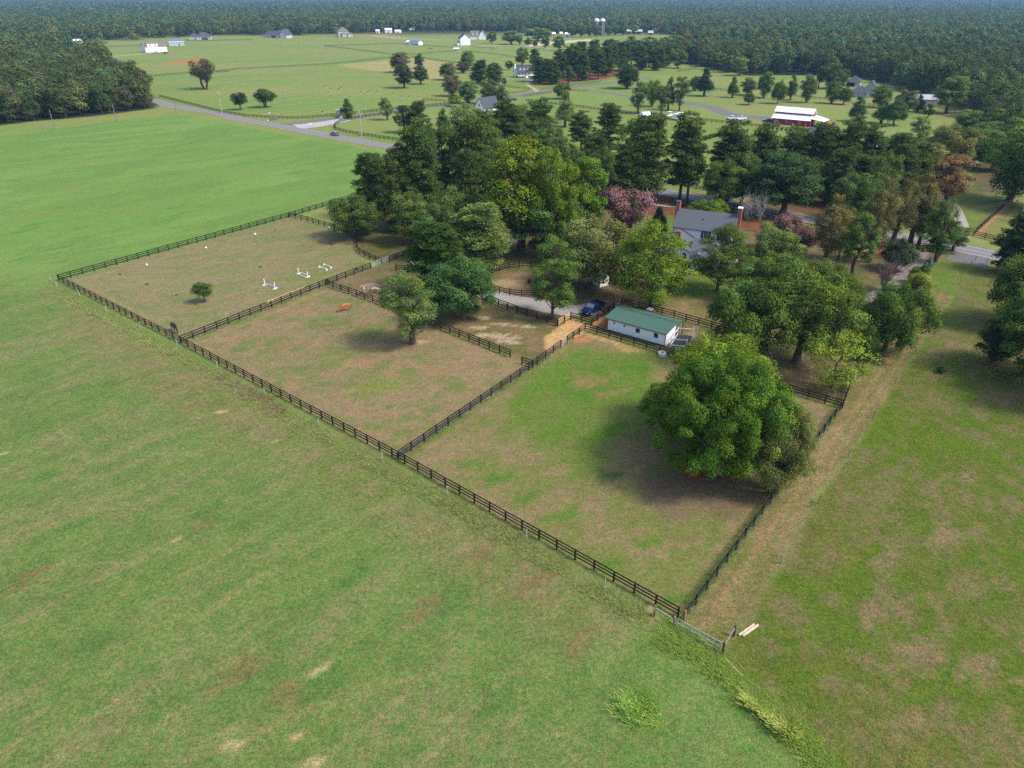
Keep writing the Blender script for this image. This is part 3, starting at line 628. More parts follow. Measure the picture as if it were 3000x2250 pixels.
def pipe_gate(label, a, b, h=1.3, bars=6, mesh=False, rad=0.022, stays=3):
    a, b = Vector((*a, 0)), Vector((*b, 0)); L = (b-a).length; rz = math.atan2(b.y-a.y, b.x-a.x)
    root = empty('metal_gate', a, rz, label, 'gate', 'tubular metal gates')
    mb = MB(); z0 = 0.18
    mb.tube([(0.1,0,z0),(0.1,0,h)], rad*1.3); mb.tube([(L-0.1,0,z0),(L-0.1,0,h)], rad*1.3)
    mb.build('gate_frame', GALV, root)
    for i in range(bars): MB().tube([(0.1,0,z0+(h-z0)*i/(bars-1)), (L-0.1,0,z0+(h-z0)*i/(bars-1))], rad).build('gate_bar', GALV, root)
    for k in range(1, stays): MB().tube([(L*k/stays,0.03,z0),(L*k/stays,0.03,h)], rad).build('gate_stay', GALV, root)
    if mesh:
        me = MB().add([(0.1,-0.03,z0),(L-0.1,-0.03,z0),(L-0.1,-0.03,h),(0.1,-0.03,h)], [(0,1,2,3)]).mesh('wire_mesh', wire_mat()); uvl = me.uv_layers.new(name='UVMap')
        for i, t in enumerate(((0,0),(L,0),(L,1.1),(0,1.1))): uvl.data[i].uv = t
        link('wire_mesh', me, root)
    return root
pipe_gate('silver tube gate beside the curved fence at the jump paddock corner', G(1087,787), G(1118,774), 1.35, 7)
pipe_gate('dull grey gate between the black posts under the trees, right of the silver one', G(1119,774), G(1141,767), 1.35, 5, True)
pipe_gate('long shiny gate at the bottom end of the mown lane', G(1977,1838), G(2110,1911), 1.25, 3, True, 0.03, 3)
pipe_gate('thin gate beside the corner of the stable and the truck fence', G(1798,906), G(1819,895), 1.3, 5, True)
pipe_gate('thin gate in the gap of the mesh fence below the sand pad', G(1643,1017), G(1661,1006), 1.2, 5, True)
pipe_gate('gate standing between two black posts behind the stable', G(1855,902), G(1868,905), 1.3, 5, True)
pipe_gate('grey panel gate in the lane fence beside the yellow leaved tree', G(2490,1130), G(2516,1093), 1.3, 6, True)

# yellow rail: the new board on top of the divider fence
a, b = G3(787,904), G3(896,860.5); dd = (b-a).normalized(); nn = Vector((-dd.y, dd.x, 0))*0.13
mb = MB(); mb.bar(a+nn+Vector((0,0,1.36)), b+nn+Vector((0,0,1.36)), 0.05, 0.19)
tag(mb.build('new_rail', NEWWOOD), 'long new yellow board fixed along the top of the divider fence', 'board')

# wire fences on old posts
def wire_fence(label, uv, hpost=1.25, prad=0.055, m=GREYWOOD, wires=(0.4,0.75,1.1), mesh=True, lean=0.08):
    pts = [G3(*q) for q in uv]; root = empty('wire_fence', pts[0], 0, label, 'fence', 'wire fences on old posts'); o0 = pts[0]
    for p in pts:
        l_ = Vector((random.uniform(-lean, lean), random.uniform(-lean, lean), 0)); q = p-o0
        MB().tube([q-Vector((0,0,0.1)), q+Vector((0,0,hpost*0.5))+l_*0.5, q+Vector((0,0,hpost))+l_], [prad, prad, prad*0.9], 7).build('post', m, root)
    mb = MB()
    for z in wires: mb.tube([p-o0+Vector((0,0,z-0.04*(i % 2))) for i, p in enumerate(pts)], 0.005, 4)
    mb.build('wires', mat('rusty_wire', (0.16,0.14,0.12), 0.8), root)
    return root
wire_fence('old wire fence on thin posts along the weedy strip outside the paddocks', [(150,822),(168,842),(234,868),(313,914),(412,961),(521,1015),(637,1080),(778,1160),(936,1248),(1120,1349),(1310,1449),(1542,1577),(1771,1725),(1916,1806),(1974,1836)], m=mat('grey_steel_post', (0.42,0.43,0.42), 0.6, var=0.2), prad=0.045)
wire_fence('sagging wire fence with leaning wooden posts between the lane and the rough pasture', [(2115,1913),(2147,1863),(2288,1651),(2376,1485),(2398,1475),(2485,1341),(2557,1225),(2620,1126),(2682,1036),(2774,889),(2810,833),(2844,781)], prad=0.07, lean=0.15)
wire_fence('short rusty wire fence at the road edge by the dark woods', [(2844,781),(2856,764),(2890,772),(2960,790)], prad=0.06)
def post(uv, h, r_, m, label): tag(MB().tube([(0,0,-0.1),(0.01,0,h*0.5),(0,0.02,h)], [r_, r_, r_*0.9], 9).build('wooden_post', m, None, G3(*uv)), label, 'post')
post((1916,1806), 1.45, 0.11, mat('brown_post', (0.19,0.11,0.075), 0.9, var=0.3), 'stout brown post with sand at its foot, left of the lane gate')
post((1973,1838), 1.4, 0.12, GREYWOOD, 'thick grey brown post carrying the hinge of the lane gate')
post((2004,1822), 1.5, 0.085, mat('orange_post', (0.42,0.21,0.09), 0.85, var=0.2), 'orange brown corner post of the front fence by the lane')
post((2116,1915), 1.45, 0.11, mat('dark_post', (0.05,0.045,0.045), 0.9, var=0.3), 'dark post at the right end of the lane gate')
post((2149,1864), 1.4, 0.10, mat('dark_post', (0.05,0.045,0.045), 0.9, var=0.3), 'dark post with a brace, behind the lane gate')
a, b = G3(2116,1915,0.0), G3(2149,1864,0.0)
tag(MB().tube([a+Vector((0.1,0.1,1.15)), b+Vector((-0.1,-0.1,1.15))], 0.06, 8).build('brace_rail', GREYWOOD), 'grey brace rail between the two dark posts by the lane gate', 'rail')
a, b = G3(1916,1806), G3(1973,1838)
tag(MB().tube([a+Vector((0.1,0,1.1)), b+Vector((-0.1,0,1.1))], 0.045, 8).build('brace_rail', mat('pale_rail', (0.4,0.36,0.26), 0.8)), 'pale pole joining the two brown posts left of the lane gate', 'rail')
for k, (q0, q1, lb) in enumerate((((2165,1861),(2210,1829),'left one of two pale timbers lying in the rough pasture by the gate'), ((2176,1863),(2221,1831),'right one of two pale timbers lying in the rough pasture by the gate'))):
    a, b = G3(*q0, 0.1), G3(*q1, 0.1); tag(bevel(MB().bar(a, b, 0.2, 0.19).build('timber', mat('pale_timber', (0.5,0.42,0.28), 0.8, var=0.2)), 0.03), lb, 'timber', 'pale timbers lying by the lane gate')
a, b = G3(2125,1928,0.5), G3(2174,1980,0.08)
tag(MB().tube([a, b], 0.035, 6).build('fallen_pole', mat('pale_timber', (0.5,0.42,0.28), 0.8, var=0.2)), 'thin fallen pole leaning in the weeds below the lane gate', 'pole')
# corner brace of the hay field fence
a, b, c_ = G3(150,822), G3(165,838), G3(185,820)
mb = MB(); mb.tube([a+Vector((0,0,1.0)), c_+Vector((0,0.6,1.1))], 0.04, 6); mb.tube([a+Vector((0,0,0.95)), b+Vector((0,0,0.6))], 0.04, 6)
tag(mb.build('corner_brace', GREYWOOD), 'grey brace rails at the far left corner of the front fence', 'rail')

# ------------------------------------------------------------------ foliage generators (numpy)
def leaves(Pc, Nrm, size, asp, tone, hue, r_):
    n = len(Pc); rv = r_.normal(size=(n, 3)); t = np.cross(Nrm, rv); t /= np.linalg.norm(t, axis=1, keepdims=True)+1e-9
    b = np.cross(Nrm, t); s = size[:, None]
    bend = Nrm*s*0.18
    V = np.stack([Pc+t*s*0.5, Pc+b*s*0.5*asp+bend, Pc-t*s*0.5, Pc-b*s*0.5*asp+bend], 1).reshape(-1, 3)
    return V, np.repeat(tone, 4), np.repeat(hue, 4)
def leaf_mesh(name, V, T, Hh, m, extra=None):
    n = len(V)//4; me = bpy.data.meshes.new(name); ev = ef = None; nv = len(V); nf = n
    me.vertices.add(nv); me.vertices.foreach_set('co', V.astype(np.float32).ravel())
    me.loops.add(4*n); me.loops.foreach_set('vertex_index', np.arange(4*n, dtype=np.int32))
    me.polygons.add(n); me.polygons.foreach_set('loop_start', np.arange(0, 4*n, 4, dtype=np.int32))
    a = me.attributes.new('tone', 'FLOAT', 'POINT'); a.data.foreach_set('value', T.astype(np.float32))
    a = me.attributes.new('hue', 'FLOAT', 'POINT'); a.data.foreach_set('value', Hh.astype(np.float32))
    me.materials.append(m); me.update(); me.validate(); return me
def lobe_leaves(lobes, total, size, r_, asp=0.75, squash=0.75, updir=0.35, ltv=0.2, fill=0.12, nz=0.42):
    """lobes: (centre, radius). Leaves sit on each lobe's ragged shell, some inside"""
    W_ = np.array([l[1]**2 for l in lobes]); cnt = np.maximum(12, (W_/W_.sum()*total)).astype(int); Vs, Ts, Hs = [], [], []
    for (c, rd), k in zip(lobes, cnt):
        d = r_.normal(size=(k, 3)); d /= np.linalg.norm(d, axis=1, keepdims=True)
        low = d[:, 2] < -0.35; d[low & (r_.random(k) < 0.6), 2] *= -1
        # sub-clumps on the shell so that the surface is knobbly
        kn = r_.normal(size=(9, 3)); kn /= np.linalg.norm(kn, axis=1, keepdims=True); bump = np.max(d@kn.T, 1)
        rr = rd*(0.58+0.62*np.clip((bump-0.6)/0.4, 0, 1)+r_.normal(0, 0.17, k)); an = r_.uniform(0.7, 1.3, 3); ins = r_.random(k) < fill; rr[ins] *= r_.random(ins.sum())**0.5
        p = np.array(c)+d*rr[:, None]*np.array([1, 1, squash])*an
        nn = d+r_.normal(0, nz, (k, 3)); nn[:, 2] += updir; nn /= np.linalg.norm(nn, axis=1, keepdims=True)
        lt = 1+r_.normal(0, ltv)*0.8; lh = r_.normal(0, 0.24)
        v, t, h = leaves(p, nn, size*r_.uniform(0.6, 1.4, k), asp, np.clip(lt*r_.uniform(0.75, 1.25, k), 0.35, 2), np.clip(lh+r_.normal(0, 0.28, k), -1.2, 1.2), r_)
        Vs.append(v); Ts.append(t); Hs.append(h)
    return np.concatenate(Vs), np.concatenate(Ts), np.concatenate(Hs)
def limb_mb(mb, a, b, r0, r1, r_, wob=0.06, n=6, seg=4):
    a, b = np.array(a, float), np.array(b, float); L = np.linalg.norm(b-a); pts = []
    for i in range(seg+1):
        t = i/seg; p = a+(b-a)*t; 
        if 0 < i < seg: p = p+r_.normal(0, wob*L, 3)*np.array([1, 1, 0.4])
        p[2] += 0.06*L*math.sin(math.pi*t)
        pts.append(p)
    mb.tube(pts, [r0+(r1-r0)*i/seg for i in range(seg+1)], n)
PROTO = {}
def broad(name, seed, H, Rr, base, nl, total, size, shape='round', squash=0.75, asp=0.75, trunks=1, rl=(0.26, 0.42), fork=0.28, ltv=0.2, lean=0.0, m=None, tr=None):
    r_ = np.random.default_rng(seed); lobes = []; size *= 0.8; total = int(total*1.4)
    zc, hz = (base+H)/2, (H-base)/2
    kd = r_.normal(size=(7, 3)); kd /= np.linalg.norm(kd, axis=1, keepdims=True); ka = r_.uniform(-0.22, 0.16, 7)
    for i in range(nl*6):
        if len(lobes) >= nl: break
        p = r_.normal(size=3); p /= np.linalg.norm(p); bmp = 1+float((ka*np.clip((kd@p-0.45)/0.55, 0, 1)).sum()); p *= r_.random()**0.3*bmp
        f = 1.0; tz = min(1.0, max(0.0, (p[2]+1)/2))
        if shape == 'vase': f = 0.55+0.6*tz
        elif shape == 'cone': f = 1.15-0.95*tz
        elif shape == 'column': f = 0.9 if 0.15 < tz < 0.75 else 0.6
        elif shape == 'dome': f = 1.1-0.35*tz**2; 
        rd = Rr*r_.uniform(*rl)*(0.75+0.25*f if shape != 'cone' else max(0.45, f))
        c = np.array([p[0]*(Rr-rd*0.75)*f, p[1]*(Rr-rd*0.75)*f, zc+p[2]*(hz-rd*squash*0.8)])
        c[0] += lean*(c[2]/H)
        lobes.append((c, rd))
    V, T, Hh = lobe_leaves(lobes, total, size, r_, asp, squash, ltv=ltv)
    cm = leaf_mesh(name+'_crown', V, T, Hh, m or LEAF)
    mb = MB(); zf = base+fork*(H-base); tr = tr or 0.022*H+0.03*Rr
    for k in range(trunks):
        a = 2*math.pi*k/max(1, trunks)+0.4; o = 0.0 if trunks == 1 else 0.5
        b0 = np.array([o*math.cos(a), o*math.sin(a), -0.2]); b1 = np.array([o*2.2*math.cos(a)+lean*zf/H, o*2.2*math.sin(a), zf])
        mb.tube([b0*1.0, b0+[0, 0, 0.5], b0*0.6+b1*0.4+r_.normal(0, 0.12, 3)*[1, 1, 0], b1], [tr*1.5, tr*1.1, tr*0.9, tr*0.72], 9)
        for (c, rd) in lobes[k::trunks]:
            if r_.random() < min(0.85, 26/len(lobes)): limb_mb(mb, b1*0.75+b0*0.25 if c[2] < zf+0.5 else b1-[0, 0, r_.uniform(0, 0.3)*zf*0.5], c, tr*0.42, 0.03, r_)
    tm = mb.mesh(name+'_trunk', BARK)
    PROTO[name] = (cm, tm, H, Rr)
def layered(name, seed, H, Rr, base, tiers, total, size, gap=0.55, asp=0.6, per=7):
    """open crown: separate flattened sprays of foliage on visible limbs"""
    r_ = np.random.default_rng(seed); lobes = []; mb = MB(); tr = 0.02*H+0.06; size *= 0.8; total = int(total*1.4)
    mb.tube([(0,0,-0.2),(0,0,0.6),(0.1,0.05,H*0.5),(0,0,H*0.93)], [tr*1.5, tr, tr*0.65, 0.04], 8)
    for i in range(tiers):
        t = i/(tiers-1); z = base+(H-base)*(0.08+0.88*t); prof = math.sin(math.pi*(0.22+0.72*t))**0.8
        for k in range(max(2, int(per*prof))):
            a = r_.uniform(0, 2*math.pi); L = Rr*prof*r_.uniform(0.55, 1.05); rd = Rr*r_.uniform(0.17, 0.28)
            c = np.array([L*math.cos(a)*0.85, L*math.sin(a)*0.85, z+r_.uniform(-0.5, 0.5)+0.12*L]); lobes.append((c, rd))
            limb_mb(mb, (0, 0, max(base*0.7, z-0.35*L)), c, tr*0.28, 0.025, r_, 0.05, 5, 3)
    V, T, Hh = lobe_leaves(lobes, total, size, r_, asp, gap, ltv=0.18, fill=0.3)
    PROTO[name] = (leaf_mesh(name+'_crown', V, T, Hh, LEAF), mb.mesh(name+'_trunk', BARK), H, Rr)
def pine(name, seed, H, Rr, base, total, whorls=15, size=0.62, top=0.9):
    size *= 0.85; total = int(total*1.3)
    r_ = np.random.default_rng(seed); mb = MB(); tr = 0.012*H+0.06; lean = r_.normal(0, 0.5, 2)
    ax = lambda z: np.array([lean[0]*(z/H)**1.5, lean[1]*(z/H)**1.5, z])
    mb.tube([ax(-0.2 if i == 0 else H*i/7*0.985) for i in range(8)], [tr*(1-0.12*i)+0.015 for i in range(8)], 8)
    tufts = []
    for i in range(whorls):
        t = i/(whorls-1); z = base+(H-base)*t**0.9*0.97
        prof = (1-t)**0.55*(0.55+0.45*min(1, t*4)) if t < 0.92 else 0.25
        for k in range(r_.integers(6, 9)):
            if r_.random() < 0.12: continue
            a = r_.uniform(0, 2*math.pi); L = Rr*(0.25+0.75*prof)*r_.uniform(0.6, 1.12); rise = L*r_.uniform(-0.12, 0.5)
            b0 = ax(z+r_.uniform(-0.5, 0.5)); b1 = b0+[L*math.cos(a), L*math.sin(a), rise]
            limb_mb(mb, b0, b1, 0.06*(1-0.5*t)+0.02, 0.02, r_, 0.05, 4, 3)
            for q in range(4 if L > Rr*0.5 else 2):
                f = 1-0.22*q; side = r_.normal(0, 0.2*L, 3)*[1, 1, 0.6] if q else np.zeros(3)
                tufts.append((b0+(b1-b0)*f+side, r_.uniform(0.6, 1.1)*Rr/4.2))
    tufts.append((ax(H*0.985), 0.6*Rr/4)); W_ = np.array([c[1]**2 for c in tufts]); cnt = np.maximum(8, W_/W_.sum()*total).astype(int); Vs, Ts, Hs = [], [], []
    for (c, rd), k in zip(tufts, cnt):
        d = r_.normal(size=(k, 3)); d[:, 2] = d[:, 2]*0.7+0.25; d /= np.linalg.norm(d, axis=1, keepdims=True)
        p = c+d*(rd*r_.uniform(0.3, 1.0, k))[:, None]*[1, 1, 0.75]
        # needles stand out along d: build the blade with its long axis on d
        side = np.cross(d, r_.normal(size=(k, 3))); side /= np.linalg.norm(side, axis=1, keepdims=True); s = (size*r_.uniform(0.7, 1.3, k))[:, None]
        V = np.stack([p+d*s*0.5, p+side*s*0.2, p-d*s*0.5, p-side*s*0.2], 1).reshape(-1, 3)
        lt = r_.normal(1, 0.14); Vs.append(V); Ts.append(np.repeat(np.clip(lt*r_.uniform(0.75, 1.25, k), 0.4, 1.8), 4)); Hs.append(np.repeat(np.clip(r_.normal(r_.normal(0, 0.3), 0.3, k), -1, 1), 4))
    PROTO[name] = (leaf_mesh(name+'_crown', np.concatenate(Vs), np.concatenate(Ts), np.concatenate(Hs), NEEDLE), mb.mesh(name+'_trunk', PINEBARK), H, Rr)
def bare(name, seed, H, Rr, stems, twigs, col_m, leafn=0):
    r_ = np.random.default_rng(seed); mb = MB(); tips = []
    for i in range(stems):
        a = r_.uniform(0, 2*math.pi); b = np.array([Rr*0.75*math.cos(a)*r_.uniform(0.3, 1), Rr*0.75*math.sin(a)*r_.uniform(0.3, 1), H*r_.uniform(0.6, 0.9)])
        limb_mb(mb, (0.1*math.cos(a), 0.1*math.sin(a), -0.1), b, 0.09, 0.03, r_, 0.06, 4, 4)
        for k in range(twigs):
            t = r_.uniform(0.35, 1); s = b*t; e = s+r_.normal(0, 0.28, 3)*[Rr, Rr, H*0.45]+[0, 0, 0.15*H]; limb_mb(mb, s, e, 0.028, 0.012, r_, 0.08, 3, 3)
    PROTO[name] = (mb.mesh(name+'_twigs', col_m), None, H, Rr)
# kinds of tree
broad('oak', 1, 14, 6.5, 1.2, 64, 26000, 0.34, rl=(0.15, 0.27))
broad('oak_open', 2, 14, 6.0, 1.6, 46, 19000, 0.33, rl=(0.14, 0.26))
broad('oak_wide', 3, 12, 7.5, 0.8, 78, 27000, 0.35, shape='dome', rl=(0.13, 0.24))
broad('tall_broad', 4, 18, 5.2, 1.8, 66, 23000, 0.36, squash=0.9, rl=(0.17, 0.30))
broad('tall_open', 5, 17, 4.6, 2.0, 46, 15000, 0.34, squash=0.9, rl=(0.17, 0.31))
broad('round_small', 6, 8, 4.0, 1.3, 40, 11000, 0.26, rl=(0.18, 0.3))
broad('round_twin', 7, 9, 4.5, 1.9, 40, 11000, 0.28, trunks=2, rl=(0.18, 0.3))
broad('bush', 8, 5, 3.2, 0.1, 40, 10000, 0.24, shape='dome', rl=(0.18, 0.3))
broad('cone', 9, 9, 3.0, 0.1, 64, 15000, 0.26, shape='cone', squash=1.0, rl=(0.24, 0.38))
broad('cypress', 10, 17, 3.8, 1.2, 70, 17000, 0.28, shape='column', squash=1.1, asp=0.5, rl=(0.2, 0.32), fork=0.6)
broad('feather', 11, 16, 5.2, 2.0, 62, 15000, 0.32, squash=0.8, asp=0.5, rl=(0.15, 0.26), lean=1.2)
broad('myrtle', 12, 7.5, 4.6, 0.5, 46, 11000, 0.24, shape='vase', trunks=4, fork=0.5, rl=(0.18, 0.3))
broad('giant', 13, 18, 11.0, 0.8, 200, 120000, 0.27, shape='dome', rl=(0.075, 0.15), trunks=2, tr=0.55)
broad('full', 24, 12, 4.2, 0.15, 60, 15000, 0.30, squash=0.9, rl=(0.19, 0.32))
broad('full_tall', 25, 15, 3.6, 0.3, 56, 15000, 0.30, shape='cone', squash=1.0, rl=(0.3, 0.46))
broad('giant_side', 14, 13.5, 6.5, 0.5, 100, 55000, 0.25, squash=0.95, asp=0.65, rl=(0.13, 0.24), trunks=2)
layered('tiered', 15, 14, 6.5, 2.0, 11, 19000, 0.34, per=9)
layered('tiered_tall', 16, 16, 6.0, 2.2, 12, 19000, 0.34, per=9)
layered('sparse', 17, 8, 5.0, 1.0, 6, 4200, 0.32, gap=0.8, per=9)
pine('pine', 18, 23, 4.6, 5.5, 19000, whorls=20)
pine('pine_full', 19, 20, 5.0, 1.8, 22000, whorls=22)
pine('pine_thin', 20, 24, 4.0, 7.0, 14000, whorls=18)
pine('pine_round', 21, 18, 5.2, 3.5, 20000, whorls=17)
bare('bare_bush', 22, 4.5, 4.0, 16, 16, mat('purple_twigs', (0.13,0.085,0.08), 0.95, var=0.3))
bare('dead_tree', 23, 9, 4.5, 9, 22, mat('grey_twigs', (0.30,0.275,0.25), 0.95, var=0.25))
# foliage colours
DP, DK, MG, BG, YG, OL, BR, ORB, GG, LG = (0.078,0.114,0.032), (0.070,0.110,0.028), (0.082,0.128,0.026), (0.104,0.165,0.020), (0.165,0.205,0.028), (0.135,0.148,0.044), (0.125,0.112,0.042), (0.20,0.125,0.055), (0.086,0.118,0.046), (0.125,0.170,0.048)
PK, BLUE, BRN = (0.27,0.13,0.15), (0.15,0.22,0.20), (0.105,0.090,0.045)
GROW = 1.17      # ragged crowns measure a little inside their nominal spread
def hue_j(c, r_=random): k = 1.25*r_.uniform(0.88, 1.12); return (c[0]*k*r_.uniform(0.93, 1.07), c[1]*k, c[2]*k, 1)
def tree(kind, u, vb, vt, wpx, col, label, group=None, cat='tree', name=None, dx=0.0, rot=None, flowers=None):
    """stand a tree of a kind with its foot at a measured ground point, to a measured height and spread"""
    x, y = G(u, vb); h = max(1.0, hgt(y, vt)); cm, tm, H0, R0 = PROTO[kind]
    rad = GROW*wpx/2*mpp(y, h*0.55); sx = rad/R0; sz = h/H0
    if y > 250: rad *= 1.15
    nm = name or ('pine_tree' if kind.startswith('pine') else 'tree')
    o = empty(nm, (x, y, 0), random.uniform(0, 6.28) if rot is None else rot, label, cat, group); o.scale = (sx, sx, sz)
    c = link('crown' if tm else 'twigs', cm, o); c.color = hue_j(col)
    if tm: link('trunk', tm, o)
    if flowers:
        f = link('flowers', flowers, o); f.color = hue_j(PK)
    return o
